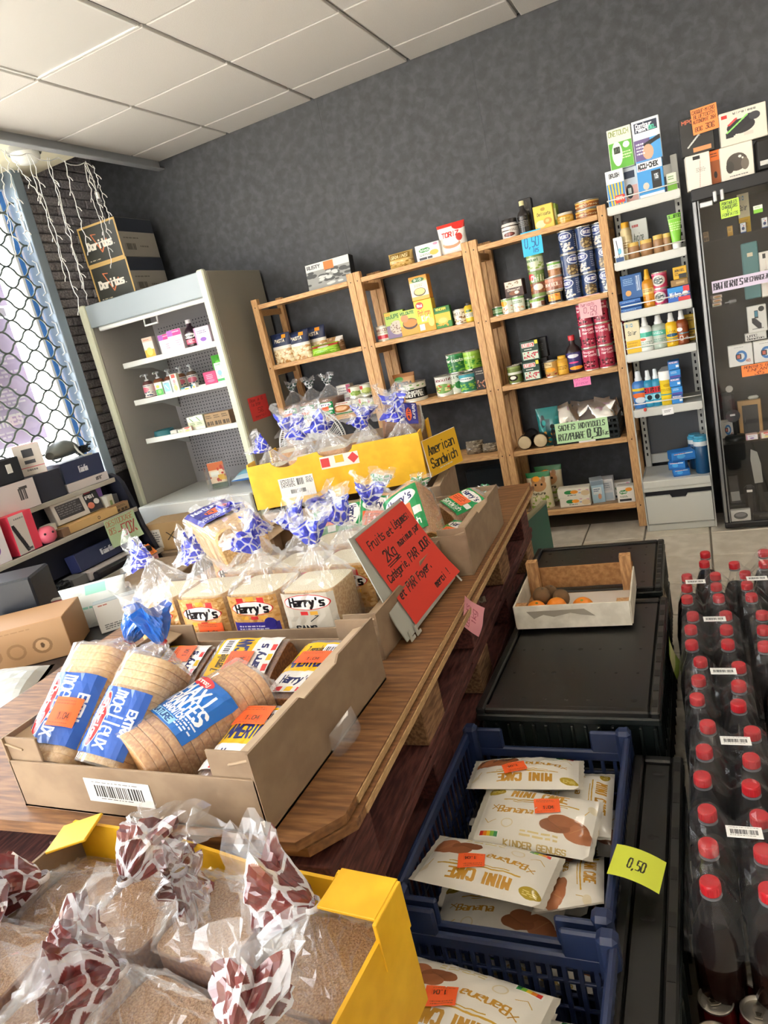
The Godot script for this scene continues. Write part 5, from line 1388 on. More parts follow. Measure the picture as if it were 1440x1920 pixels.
func rack_extras() -> void:
	var S := SHELF_Y
	# bread bags on the narrow rack
	for q in [[0.145, "bagged sliced bread with dark green tie end, next to the fridge side", 0.13], [0.275, "bagged sliced bread with dark green tie end, middle of the rack shelf", 0.12], [0.40, "bagged sliced bread with a green label, next to the pale cans", 0.13]]:
		bread_bag("rack_bread", q[1], Vector3(q[0], S[2], 0.24), Vector3(q[2], 0.105, 0.2), {"crust": "crust_dark", "crumb": "crumb_brown", "neck": "neck_dark", "flare": 0.06, "lean": Vector3(0.0, 0, 0.0), "front": "harry_green", "label": Rect2(0.1, 0.15, 0.8, 0.7), "group": "dark bread bags on the narrow rack"})
	# wrapped cake rolls
	for q in [[P_ROLL_A, "beige ended wrapped roll touching the rack post"], [P_ROLL_B, "beige ended wrapped roll next to the teal pouch"]]:
		var t := thing("wrapped_roll", q[1], "roll", q[0], Vector3.ZERO, "wrapped rolls lying on the shelf")
		part(t, "wrapper", geo().tint("2c2320").at(Vector3(0, 0.04, -0.11), Vector3(PI / 2, 0, 0)).lathe(PackedVector2Array([Vector2(0, 0), Vector2(0.036, 0.0), Vector2(0.04, 0.01), Vector2(0.04, 0.2), Vector2(0.037, 0.212)]), 20), M["gloss"])
		part(t, "end_face", geo().tint("cdb892").at(Vector3(0, 0.04, 0.096), Vector3(PI / 2, 0, 0)).lathe(PackedVector2Array([Vector2(0.037, 0), Vector2(0.034, 0.006), Vector2(0.02, 0.008), Vector2(0, 0.009)]), 20), M["flat"])
	# black plastic crate with silver sachets
	var c := thing("sachet_crate", "black plastic crate holding silver sachets on the fourth shelf", "crate", Vector3(1.87, S[1], 0.19))
	var g := geo().tint("15171a")
	g.box(Vector3(0, 0.004, 0), Vector3(0.34, 0.008, 0.28))
	for y in [0.02, 0.05, 0.08, 0.108]:
		g.box(Vector3(0, y, 0.138), Vector3(0.345, 0.016, 0.008), 0.002).box(Vector3(0, y, -0.138), Vector3(0.345, 0.016, 0.008), 0.002).box(Vector3(0.17, y, 0), Vector3(0.008, 0.016, 0.284), 0.002).box(Vector3(-0.17, y, 0), Vector3(0.008, 0.016, 0.284), 0.002)
	for k in 15:
		g.box(Vector3(-0.165 + k * 0.0236, 0.06, 0.138), Vector3(0.008, 0.11, 0.006)).box(Vector3(-0.165 + k * 0.0236, 0.06, -0.138), Vector3(0.008, 0.11, 0.006))
	for k in 11:
		g.box(Vector3(0.17, 0.06, -0.12 + k * 0.024), Vector3(0.006, 0.11, 0.008)).box(Vector3(-0.17, 0.06, -0.12 + k * 0.024), Vector3(0.006, 0.11, 0.008))
	part(c, "basket", g, M["plastic"])
	note("green_sign", "pale green handwritten sign on the black sachet crate", Vector3(1.855, S[1] + 0.118, 0.334), 0.27, 0.108, "green_sign", "bfe3b0", Vector3.ZERO, 0.002, false, "sign")
	single("white_sticker", "white sticker with small print low on the sachet crate", "sticker", geo().box(Vector3.ZERO, Vector3(0.085, 0.022, 0.001), 0.0, {"front": pic("tag_tiny")}), M["print"], Vector3(1.875, S[1] + 0.0115, 0.3345))
	var sl := tinted("silver_foil", 0.18, 0.9)
	for k in 9:
		var where: String = ["first from the teal pouch", "second from the teal pouch", "third from the teal pouch", "fourth from the teal pouch", "in the middle of the crate", "fourth from the rack post", "third from the rack post", "second from the rack post", "first from the rack post"][k]
		pouch("silver_sachet", "crumpled silver foil sachet in the black crate, " + where, Vector3(1.735 + 0.033 * k, S[1] + 0.075, 0.21 + 0.03 * sin(k * 2.1)), Vector3(0.12, 0.125, 0.03), "tall_white", "c9ccd0", Vector3(-0.5 + 0.25 * sin(k * 1.3), 0.5 * sin(k * 2.7), 0.3 * sin(k * 1.9)), "silver sachets in the black crate", "sachet", 0.4, "silver_foil")
	single("flat_cardboard", "flattened brown cardboard under the lowest shelf goods", "cardboard", geo().box(Vector3(0, 0.002, 0), Vector3(0.56, 0.004, 0.26), 0.001).box(Vector3(-0.14, 0.0062, 0.05), Vector3(0.26, 0.004, 0.15), 0.001), M["kraft"], Vector3(1.77, S[0] + 0.0, 0.19), Vector3(0, 0.03, 0))
	# notes on the rack
	note("blue_note", "bright blue price note hanging from the top shelf of the pine rack", Vector3(1.755, 1.575, 0.345), 0.10, 0.115, "blue_note", "2fb4e4", Vector3.ZERO, 0.012)
	note("pink_note", "pale pink handwritten note hanging before the crimson cans", Vector3(1.985, 1.213, 0.345), 0.105, 0.105, "pink_note", "eaa8ae", Vector3.ZERO, 0.006)
	note("pink_note", "small hot pink note under the crimson cans", Vector3(1.895, 0.835, 0.345), 0.085, 0.055, "pink_small", "f07ab0", Vector3.ZERO, 0.003)
	single("dark_case", "dark plastic case leaning at the bottom of the middle rack", "case", geo().tint("1c2024").box(Vector3(0, 0.13, 0), Vector3(0.24, 0.26, 0.1), 0.008), M["plastic"], Vector3(1.27, 0.131, 0.2))

const P_ROLL_A := Vector3(1.547, 0.485, 0.23)
const P_ROLL_B := Vector3(1.633, 0.485, 0.23)

func stand_and_case() -> void:
	# white metal stand with lipped shelves
	var t := thing("metal_stand", "white metal shelf stand with a drawer at the bottom", "shelf stand", Vector3(2.285, 0, 0.10))
	var w := mat("stand_white", "cfd0ca", 0.4)
	for sx in [-1.0, 1.0]:
		part(t, "upright", bx(Vector3(0.03, 1.76, 0.03), Vector3(sx * 0.14, 0.88, 0.015), 0.003), w)
		var sl := geo()
		for k in 40:
			sl.box(Vector3(sx * 0.14, 0.33 + k * 0.0345, 0.0306), Vector3(0.008, 0.016, 0.001))
		part(t, "slots", sl, mat("slot_black", "1c1c1e", 0.8)).set_meta("kind", "stuff")
		part(t, "side_edge", bx(Vector3(0.006, 1.06, 0.01), Vector3(sx * 0.158, 0.53, 0.34), 0.002), w)
		part(t, "base_side", bx(Vector3(0.006, 0.26, 0.34), Vector3(sx * 0.158, 0.13, 0.175), 0.001), w)
	part(t, "cross_rail", bx(Vector3(0.25, 0.05, 0.012), Vector3(0, 1.70, 0.012), 0.002), w)
	part(t, "cross_rail", bx(Vector3(0.25, 0.05, 0.012), Vector3(0, 0.3, 0.012), 0.002), w)
	part(t, "back_sheet", bx(Vector3(0.25, 1.36, 0.004), Vector3(0, 1.0, 0.004)), mat("back_sheet", "5a5c60", 0.6))
	for y in [1.572, 1.327, 1.098, 0.9, 0.628, 0.262]:
		var sh := part(t, "shelf", geo().box(Vector3(0, y - 0.006, 0.19), Vector3(0.306, 0.012, 0.32), 0.002).box(Vector3(0, y - 0.014, 0.352), Vector3(0.31, 0.036, 0.008), 0.003).box(Vector3(0, y - 0.03, 0.345), Vector3(0.30, 0.01, 0.02), 0.002), w)
		if y > 0.5:
			var wr := geo().tint("e6e6e2")
			wr.tube(PackedVector3Array([Vector3(-0.15, y, 0.1), Vector3(-0.15, y + 0.03, 0.12), Vector3(-0.15, y + 0.03, 0.345), Vector3(0.15, y + 0.03, 0.345), Vector3(0.15, y + 0.03, 0.12), Vector3(0.15, y, 0.1)]), 0.0028, 6)
			part(sh, "guard_wire", wr, M["plastic"])
	part(t, "deck_lip", bx(Vector3(0.31, 0.03, 0.012), Vector3(0, 0.225, 0.345), 0.002), w)
	var df := PackedVector2Array([Vector2(-0.152, 0.0), Vector2(0.152, 0.0), Vector2(0.152, 0.145), Vector2(0.045, 0.145), Vector2(0.035, 0.128), Vector2(-0.028, 0.128), Vector2(-0.038, 0.145), Vector2(-0.152, 0.145)])
	part(t, "drawer_front", geo().at(Vector3(0, 0.04, 0.345)).prism(df, -0.01, 0.006), w)
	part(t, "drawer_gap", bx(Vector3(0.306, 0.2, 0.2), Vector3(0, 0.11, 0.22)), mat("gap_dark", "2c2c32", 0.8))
	part(t, "plinth", bx(Vector3(0.31, 0.034, 0.34), Vector3(0, 0.017, 0.175), 0.003), w)
	single("price_tag", "white handwritten price tag on the stand shelf lip", "tag", geo().box(Vector3.ZERO, Vector3(0.05, 0.032, 0.001), 0.0, {"front": pic("tag_tiny")}), M["print"], Vector3(2.285, 0.605, 0.4575), Vector3(-0.1, 0, 0.05))
	single("red_clip", "small red clip on the lip of the fifth stand shelf", "clip", geo().tint("c83a30").box(Vector3.ZERO, Vector3(0.012, 0.016, 0.012), 0.003), M["plastic"], Vector3(2.185, 0.63, 0.462))
	# glass show case
	var X0 := 2.48
	var X1 := 3.15
	var Z1 := 0.52
	var c := thing("glass_cabinet", "tall black framed glass show case at the end of the wall", "show case", Vector3((X0 + X1) / 2, 0, 0.27))
	var bw := X1 - X0
	var blk := mat("case_black", "15161a", 0.4)
	part(c, "back_board", bx(Vector3(bw, 1.48, 0.02), Vector3(0, 0.77, -0.22)), blk)
	part(c, "base", bx(Vector3(bw, 0.026, 0.5), Vector3(0, 0.023, 0), 0.004), blk)
	part(c, "top", bx(Vector3(bw, 0.05, 0.5), Vector3(0, 1.525, 0), 0.004), blk)
	for sx in [-1.0, 1.0]:
		part(c, "side", bx(Vector3(0.018, 1.46, 0.47), Vector3(sx * (bw / 2 - 0.009), 0.77, -0.01)), blk if sx < 0 else M["case_glass"])
		part(c, "corner_post", bx(Vector3(0.014, 1.46, 0.014), Vector3(sx * (bw / 2 - 0.009), 0.77, 0.242), 0.002), mat("case_metal", "9a9c9e", 0.3, 0.8))
		part(c, "foot", bx(Vector3(0.06, 0.01, 0.3), Vector3(sx * 0.25, 0.005, 0)), blk)
	part(c, "glass_door", bx(Vector3(bw - 0.04, 1.46, 0.005), Vector3(0, 0.77, 0.244)), M["case_glass"])
	part(c, "door_edge", bx(Vector3(0.006, 1.46, 0.008), Vector3(-bw / 2 + 0.024, 0.77, 0.2475), 0.002), M["case_metal"])
	part(c, "hinge", geo().tint("c9cacb").box(Vector3(-bw / 2 + 0.055, 1.478, 0.253), Vector3(0.05, 0.022, 0.008), 0.003).box(Vector3(-bw / 2 + 0.09, 1.50, 0.254), Vector3(0.014, 0.045, 0.008), 0.004).box(Vector3(-bw / 2 + 0.118, 1.50, 0.254), Vector3(0.014, 0.045, 0.008), 0.004), M["metal"])
	for y in [0.413, 0.764, 1.04, 1.325]:
		part(c, "glass_shelf", bx(Vector3(bw - 0.04, 0.008, 0.42), Vector3(0, y, -0.005), 0.001), M["case_glass"])
	case_goods()

func case_goods() -> void:
	# on the roof of the case
	carton("headset_box", "black headset box with an orange note stuck on it", Vector3(2.525, 1.692, 0.42), Vector3(0.13, 0.15, 0.05), "headset", "1a1a1c", 0.05)
	carton("paper_box", "white document box with red lines at the edge of the show case top", Vector3(2.517, 1.5505, 0.44), Vector3(0.095, 0.14, 0.05), "paper_bill", "d8d4c8", 0.1)
	carton("orange_box", "orange and brown box between two white boxes on the show case", Vector3(2.583, 1.5505, 0.41), Vector3(0.05, 0.14, 0.05), "rust", "7a3e1e", 0.05)
	carton("gamepad_box", "white box with a dark gamepad picture standing on the show case", Vector3(2.665, 1.5505, 0.435), Vector3(0.125, 0.135, 0.06), "gamepad_b", "d0cabc", 0.05)
	carton("gamepad_box", "large white box with a green striped gamepad, on top of the smaller one", Vector3(2.70, 1.687, 0.425), Vector3(0.175, 0.13, 0.06), "gamepad_a", "c9c4b6", 0.05)
	single("speaker", "black speaker with a white tag beside the gamepad boxes", "speaker", geo().tint("161618").box(Vector3(0, 0.066, 0), Vector3(0.075, 0.132, 0.08), 0.012).tint("c9c9c4").box(Vector3(-0.006, 0.035, 0.0406), Vector3(0.035, 0.018, 0.001)), M["plastic"], Vector3(2.775, 1.5505, 0.42))
	note("orange_note", "orange handwritten price note on the black headset box", Vector3(2.56, 1.868, 0.449), 0.10, 0.10, "orange_note", "ee8a4a", Vector3(0, 0.05, 0.03), 0.004)
	# notes on the glass
	note("lime_note", "lime green square note on the show case glass", Vector3(2.622, 1.474, 0.521), 0.072, 0.07, "lime_note", "b4dc4a", Vector3.ZERO, 0.001)
	note("lime_note", "smaller lime green note further along the show case glass", Vector3(2.725, 1.423, 0.521), 0.034, 0.03, "tinygreen", "b4dc4a", Vector3.ZERO, 0.001)
	note("lilac_sign", "long lilac handwritten strip on the show case glass", Vector3(2.665, 1.157, 0.521), 0.28, 0.05, "lilac_sign", "cfc4d8", Vector3.ZERO, 0.001, false, "sign")
	note("orange_note", "orange handwritten note on the show case glass under the watch boxes", Vector3(2.675, 0.771, 0.521), 0.13, 0.05, "orange_case", "f0803c", Vector3.ZERO, 0.001)
	# inside
	carton("phone_carton", "white hanging box with a cordless phone picture", Vector3(2.692, 0.902, 0.455), Vector3(0.075, 0.115, 0.03), "phone_box", "cfcec6")
	carton("text_carton", "white box with black words under the phone box", Vector3(2.68, 0.868, 0.455), Vector3(0.085, 0.034, 0.04), "text_box", "cfcec6")
	carton("watch_carton", "white box with a blue watch picture, the nearer to the cabinet edge", Vector3(2.613, 0.769, 0.485), Vector3(0.098, 0.095, 0.03), "watch_box", "cfcfc8", 0.0, "blue watch boxes")
	carton("watch_carton", "white box with a blue watch picture, the one further from the edge", Vector3(2.714, 0.769, 0.485), Vector3(0.098, 0.095, 0.03), "watch_box", "cfcfc8", 0.0, "blue watch boxes")
	single("support_block", "black support block under the white box with words", "block", geo().tint("131417").box(Vector3(0, 0.0485, 0), Vector3(0.1, 0.097, 0.04), 0.002), M["plastic"], Vector3(2.68, 0.769, 0.44))
	single("tablet", "teal tablet with a small white tag standing in the show case", "tablet", geo().tint("4f7c80").box(Vector3(0, 0.122, 0), Vector3(0.065, 0.24, 0.01), 0.004).tint("d8ccb0").box(Vector3(0, 0.19, 0.0056), Vector3(0.022, 0.016, 0.001)), M["plastic"], Vector3(2.687, 1.0445, 0.43), Vector3(-0.03, 0, 0))
	carton("white_card", "white card box beside the teal tablet", Vector3(2.742, 1.0445, 0.42), Vector3(0.042, 0.19, 0.02), "paper_bill", "d8d4c8")
	for i in 4:
		carton("earphone_pack", "small hanging pack in the upper show case, " + ["nearest the cabinet edge", "second from the edge", "third from the edge", "fourth from the edge"][i], Vector3([2.525, 2.622, 2.674, 2.758][i], 1.3295, 0.36), Vector3(0.026, 0.046, 0.02), ["kraft_small", "mustard", "white_blue", "white_blue"][i], "4a4640", 0.0, "small hanging packs")
	carton("battery_pack", "beige battery pack at the top of the show case", Vector3(2.686, 1.3295, 0.30), Vector3(0.05, 0.17, 0.02), "sunbox", "6a6450")
	for i in 3:
		carton("card_pack", "thin pinkish card pack below the lilac strip, " + ["lowest", "middle", "topmost"][i], Vector3(2.54, 1.0445 + 0.0165 * i, 0.42), Vector3(0.04, 0.016, 0.05), "flatbread", "b8a09a", 0.1 * i, "thin card packs")
	single("silver_plug", "silver plug lying beside the thin card packs", "plug", geo().tint("b8bac0").at(Vector3(0, 0.008, 0), Vector3(0, 0.4, PI / 2)).lathe(PackedVector2Array([Vector2(0, -0.02), Vector2(0.007, -0.018), Vector2(0.008, 0.01), Vector2(0.003, 0.014), Vector2(0.003, 0.03), Vector2(0, 0.03)]), 12), M["metal"], Vector3(2.60, 1.0445, 0.44))
	# charging stand, speaker, frame and small things on the glass shelf
	var s := thing("charging_stand", "black round charging stand on the glass shelf", "charger", Vector3(2.565, 0.4175, 0.42))
	part(s, "foot", geo().tint("1c1e20").lathe(PackedVector2Array([Vector2(0, 0), Vector2(0.047, 0), Vector2(0.05, 0.01), Vector2(0.043, 0.02), Vector2(0, 0.022)]), 24), M["plastic"])
	part(s, "stem", geo().tint("1c1e20").tube(PackedVector3Array([Vector3(0, 0.02, -0.01), Vector3(-0.002, 0.10, -0.012)]), 0.007, 10), M["plastic"])
	part(s, "disc", geo().tint("1a1c1e").at(Vector3(-0.003, 0.112, -0.01), Vector3(1.3, 0, 0)).lathe(PackedVector2Array([Vector2(0, 0), Vector2(0.03, 0), Vector2(0.03, 0.008), Vector2(0, 0.01)]), 20), M["plastic"])
	part(s, "tag", geo().tint("e4e4e0").box(Vector3(-0.005, 0.12, 0.006), Vector3(0.022, 0.009, 0.001)), M["plastic"])
	single("speaker_dock", "dark grey speaker dock behind the charging stand", "speaker", geo().tint("33353a").box(Vector3(0, 0.105, 0), Vector3(0.066, 0.21, 0.05), 0.012), M["plastic"], Vector3(2.544, 0.4175, 0.31))
	carton("book_card", "white card with a brown emblem behind the charging stand", Vector3(2.535, 0.4175, 0.36), Vector3(0.06, 0.09, 0.01), "watch_box", "d0cbc0", 0.1)
	carton("tablet_box", "brown framed black tablet box on the glass shelf", Vector3(2.636, 0.4175, 0.36), Vector3(0.10, 0.17, 0.02), "frame_box", "8a6a3c", -0.1)
	single("smart_tag", "white round tag resting on top of the grey speaker dock", "tag", geo().tint("dcdcd8").at(Vector3(0, 0.016, 0), Vector3(PI / 2, 0, 0)).lathe(PackedVector2Array([Vector2(0, 0), Vector2(0.016, 0), Vector2(0.016, 0.006), Vector2(0, 0.007)]), 18), M["plastic"], Vector3(2.56, 0.6278, 0.31))
	single("mouse", "small white mouse on top of the brown frame", "mouse", geo().tint("d0d2c8").box(Vector3(0, 0.008, 0), Vector3(0.045, 0.016, 0.03), 0.007), M["plastic"], Vector3(2.655, 0.588, 0.36))
	carton("pink_pack", "pale pink pack lying on the glass shelf", Vector3(2.63, 0.4175, 0.45), Vector3(0.05, 0.026, 0.04), "pharma_purple", "d8b8b0", 0.0, "pale packs on the glass shelf")
	carton("pink_pack", "second pale pink pack lying on the glass shelf", Vector3(2.69, 0.4175, 0.45), Vector3(0.05, 0.03, 0.04), "floral", "d8a8a0", 0.1, "pale packs on the glass shelf")
	var mp := thing("mobile_phone", "black bar phone with a grey keypad in the bottom of the show case", "phone", Vector3(2.54, 0.104, 0.43), Vector3(-0.4, 0.1, 0))
	part(mp, "body", geo().tint("24262a").box(Vector3(0, 0.07, 0), Vector3(0.046, 0.14, 0.014), 0.004), M["plastic"])
	part(mp, "keypad", geo().tint("9a9c9a").box(Vector3(0, 0.035, 0.0075), Vector3(0.038, 0.045, 0.002)), M["plastic"])
	single("phone_rest", "dark box on which the bar phone leans", "box", geo().tint("1e2024").box(Vector3(0, 0.034, 0), Vector3(0.09, 0.066, 0.06), 0.003), M["plastic"], Vector3(2.545, 0.0365, 0.42))
	var kn := thing("kitchen_knife", "knife with a broad steel blade standing in the show case", "knife", Vector3(2.655, 0.0365, 0.40), Vector3(-0.06, 0, 0.06))
	part(kn, "handle", geo().tint("1a1a1c").box(Vector3(0, 0.075, 0), Vector3(0.026, 0.15, 0.016), 0.005), M["plastic"])
	part(kn, "blade", geo().tint("b8bab8").prism(PackedVector2Array([Vector2(-0.018, 0.15), Vector2(0.018, 0.15), Vector2(0.021, 0.24), Vector2(0.013, 0.30), Vector2(-0.012, 0.318), Vector2(-0.02, 0.27)]), -0.001, 0.001), M["metal"])
	single("case_gadget", "black rounded gadget with a white tag in front of the knife", "gadget", geo().tint("1b1c1f").box(Vector3(0, 0.08, 0), Vector3(0.045, 0.16, 0.03), 0.012).tint("e0e0dc").box(Vector3(0, 0.135, 0.0155), Vector3(0.024, 0.011, 0.001)), M["plastic"], Vector3(2.60, 0.0365, 0.45))
	carton("mouse_carton", "white box with a grey oval picture at the bottom of the show case", Vector3(2.552, 0.0365, 0.485), Vector3(0.085, 0.055, 0.03), "mouse_box", "c9c9c4")
	carton("black_carton", "black box with thin grey lettering at the bottom of the show case", Vector3(2.665, 0.0365, 0.485), Vector3(0.12, 0.03, 0.03), "dark", "141416")
# rounded outline of a slice, K points, counted round from behind
func outline(K: int, w: float, d: float, pw: float) -> PackedVector2Array:
	var o := PackedVector2Array()
	for k in K:
		var a := TAU * k / K + PI
		var q := Vector2(sin(a), cos(a))
		o.append(Vector2(signf(q.x) * pow(absf(q.x), pw) * w / 2, signf(q.y) * pow(absf(q.y), pw) * d / 2))
	return o

# A loaf in a clear bag standing at p: s is width, height and depth of the loaf; the bag is gathered above it and fans out in printed film.
# o: crust, crumb, neck (material names), flare, gather, lean, front (picture on the film), label (where on the face), tag (orange price label), slices, dome, turn, tie, group
func bread_bag(called: String, label: String, p: Vector3, s: Vector3, o: Dictionary) -> Node3D:
	var t := thing(called, label, "bread", p, o.get("turn", Vector3.ZERO), o.get("group", ""))
	fill_bag(t, s, o)
	return t

# the same bag lying from a to b, its printed face towards up
func laid_bag(called: String, label: String, a: Vector3, b: Vector3, up: Vector3, w: float, d: float, o: Dictionary) -> Node3D:
	var t := thing(called, label, "bread", a, Vector3.ZERO, o.get("group", ""))
	var y := (b - a).normalized()
	var x := y.cross(up).normalized()
	t.transform = Transform3D(Basis(x, y, x.cross(y)), a)
	fill_bag(t, Vector3(w, (b - a).length(), d), o)
	return t

func fill_bag(t: Node3D, s: Vector3, o: Dictionary) -> void:
	var sd := float(rng.randi() % 900)
	var K := 48
	var pw: float = o.get("square", 0.5)
	var crust: Material = M[o.get("crust", "crust")]
	var crumb: Material = M[o.get("crumb", "crumb_white")]
	var ring0 := outline(K, s.x * 0.97, s.z * 0.97, pw)
	var dome: float = o.get("dome", 0.0)
	if o.get("slices", 0) > 0:
		var N: int = o["slices"]
		var th := s.y / N
		var g := geo()
		var rows := []
		for q in [[0.0, 0.975], [0.08, 1.0], [0.9, 1.0], [0.97, 0.975]]:
			var r := PackedVector3Array()
			for k in K:
				r.append(Vector3(ring0[k].x * q[1], th * q[0], ring0[k].y * q[1] * (1.0 + dome * maxf(0.0, ring0[k].y) / s.z)))
			rows.append(r)
		g.loft(rows, true)
		g.cap(rows[0], Vector3.DOWN)
		g.cap(rows[3], Vector3.UP)
		var m := g.mesh()
		for i in N:
			part(t, "slice", m, crumb if i == N - 1 and o.get("open_end", false) else crust, "", Vector3(rng.randf_range(-0.0015, 0.0015), th * i, rng.randf_range(-0.002, 0.002)), Vector3(rng.randf_range(-0.008, 0.008), rng.randf_range(-0.02, 0.02), 0))
	else:
		var rows2 := []
		for q in [[0.0, 0.95], [0.02, 0.99], [0.5, 1.0], [0.985, 0.995], [1.0, 0.97]]:
			var r2 := PackedVector3Array()
			for k in K:
				var w := 1.0 + 0.012 * nz.get_noise_3d(ring0[k].x * 30.0 + sd, q[0] * 4.0, ring0[k].y * 30.0)
				r2.append(Vector3(ring0[k].x * q[1] * w, s.y * q[0], ring0[k].y * q[1] * w))
			rows2.append(r2)
		part(t, "loaf", geo().loft(rows2, true).cap(rows2[0], Vector3.DOWN), crust)
		part(t, "slice_face", geo().cap(rows2[4], Vector3.UP), crumb)
	# clear film: round the loaf, then gathered to the neck in pleats
	var gather: float = o.get("gather", 0.08)
	var lean: Vector3 = o.get("lean", Vector3.ZERO)
	var neck := Vector3(0, s.y + gather, 0) + lean
	var fr := []
	var nb := 11
	for i in nb:
		var f := i / float(nb - 1)
		var r3 := PackedVector3Array()
		for k in K:
			var q2 := ring0[k] * 1.055
			var n3 := nz.get_noise_3d(q2.x * 34.0 + sd, f * s.y * 22.0, q2.y * 34.0) + 0.6 * nz.get_noise_3d(q2.x * 80.0, f * s.y * 70.0 + sd, q2.y * 80.0)
			var k4 := 1.0 + 0.075 * absf(n3)
			r3.append(Vector3(q2.x * k4, -0.004 + f * (s.y + 0.006), q2.y * k4 * (1.0 + dome * maxf(0.0, q2.y) / s.z)))
		fr.append(r3)
	var ng := 14
	var fold := 7 + int(sd) % 5
	for i in range(1, ng + 1):
		var f2 := i / float(ng)
		var c := Vector3(0, s.y + 0.002, 0).lerp(neck, f2)
		c += Vector3(0, 0, 0)
		var r4 := PackedVector3Array()
		for k in K:
			var a := TAU * k / K + PI
			var rim := ring0[k] * 1.06
			var tight := Vector2(sin(a), cos(a)) * 0.011
			var q5 := rim.lerp(tight, pow(f2, 0.8))
			var pleat := sin(a * fold + sd) * 0.6 + sin(a * (fold * 2 + 3) + sd * 2.0 + f2 * 2.0) * 0.5 + nz.get_noise_3d(a * 3.0 + sd, f2 * 6.0, 3.0)
			q5 *= 1.0 + 0.2 * pleat * sin(PI * minf(1.0, f2 * 0.9 + 0.1))
			r4.append(c + Vector3(q5.x, 0.010 * nz.get_noise_2d(a * 4.0 + sd, f2 * 5.0), q5.y))
		fr.append(r4)
	var fg := geo().loft(fr, true, Rect2(), false, true)
	part(t, "film", fg, M["film"], "clear plastic film")
	# fan of printed film above the neck
	var fl: float = o.get("flare", 0.07)
	if fl > 0.0:
		var dir: Vector3 = o.get("fan", (lean * 1.5 + Vector3(0, 0.06, 0))).normalized()
		var sx := dir.cross(Vector3(0.1, 0.2, 1)).normalized()
		var sz := sx.cross(dir)
		var fan := []
		for i in 14:
			var f3 := i / 13.0
			var r5 := PackedVector3Array()
			for k in K:
				var a2 := TAU * k / K
				var rad := lerpf(0.011, fl * float(o.get("spread", 0.62)), pow(f3, 0.7))
				var flat := lerpf(1.0, 0.4, f3)
				var cr := 1.0 + (0.28 * sin(a2 * 5.0 + sd) + 0.2 * sin(a2 * 9.0 + sd * 3.0) + 0.5 * nz.get_noise_3d(cos(a2) * 2.5 + sd, f3 * 4.0, sin(a2) * 2.5)) * (0.25 + f3)
				r5.append(neck + dir * fl * f3 * (1.0 + 0.22 * sin(a2 * 3.0 + sd) * f3) + dir.cross(sx) * 0.02 * sin(f3 * 3.0 + sd) * f3 + sx * cos(a2) * rad * cr + sz * sin(a2) * rad * flat * cr)
			fan.append(r5)
		part(t, "film_end", geo().loft(fan.slice(9), true, Rect2(), false, true), M["film"], "clear end of the bag")
		part(t, "printed_neck", geo().loft(fan.slice(0, 10), true, Rect2(0.05 + fmod(sd * 0.37, 0.5), fmod(sd * 0.21, 0.6), 1.05, 0.42), false, true), M[o.get("neck", "neck_blue")], o.get("neck_label", "printed film end of the bag"))
		part(t, "tie", geo().at(neck + Vector3(0, -0.004, 0)).lathe(PackedVector2Array([Vector2(0.0125, 0), Vector2(0.0138, 0.002), Vector2(0.0138, 0.008), Vector2(0.0125, 0.01)]), 12), M[o.get("tie", "tie_white")])
	# print on the face of the film
	if o.has("front"):
		var lr: Rect2 = o.get("label", Rect2(0.06, 0.1, 0.88, 0.8))
		var rw := []
		for i in 9:
			var f4 := lr.position.y + lr.size.y * (1.0 - i / 8.0)
			var row := PackedVector3Array()
			for k in 11:
				var x := (lr.position.x + lr.size.x * k / 10.0 - 0.5) * 2.0
				var z := pow(maxf(0.0, 1.0 - pow(absf(x) * 0.985, 2.0 / pw)), pw / 2.0)
				row.append(Vector3(x * s.x / 2 * 1.04, s.y * (1.0 - f4), (z * s.z / 2 * 0.97) * (1.0 + dome * z * 0.48) * 1.06 + 0.0045 + 0.003 * nz.get_noise_2d(x * 4.0 + sd, f4 * 7.0)))
			rw.append(row)
		if o.get("along", false):
			var turned := []
			for k in 11:
				var col := PackedVector3Array()
				for i in 9:
					col.append(rw[8 - i][k])
				turned.append(col)
			rw = turned
		part(t, "print", geo().loft(rw, false, big(o["front"]), false, true), M["poster_gloss"], o.get("print_label", "printed label on the film"))
	if o.has("tag"):
		var tr: Rect2 = o["tag"]
		var tg := []
		for i in 4:
			var f5 := tr.position.y + tr.size.y * (1.0 - i / 3.0)
			var row2 := PackedVector3Array()
			for k in 6:
				var x2 := (tr.position.x + tr.size.x * k / 5.0 - 0.5) * 2.0
				var z2 := pow(maxf(0.0, 1.0 - pow(absf(x2) * 0.985, 2.0 / pw)), pw / 2.0)
				row2.append(Vector3(x2 * s.x / 2 * 1.04, s.y * (1.0 - f5), (z2 * s.z / 2 * 0.97) * (1.0 + dome * z2 * 0.48) * 1.06 + 0.0085))
			tg.append(row2)
		part(t, "price_label", geo().loft(tg, false, pic("orange_tag")), M["print"], "orange price sticker")

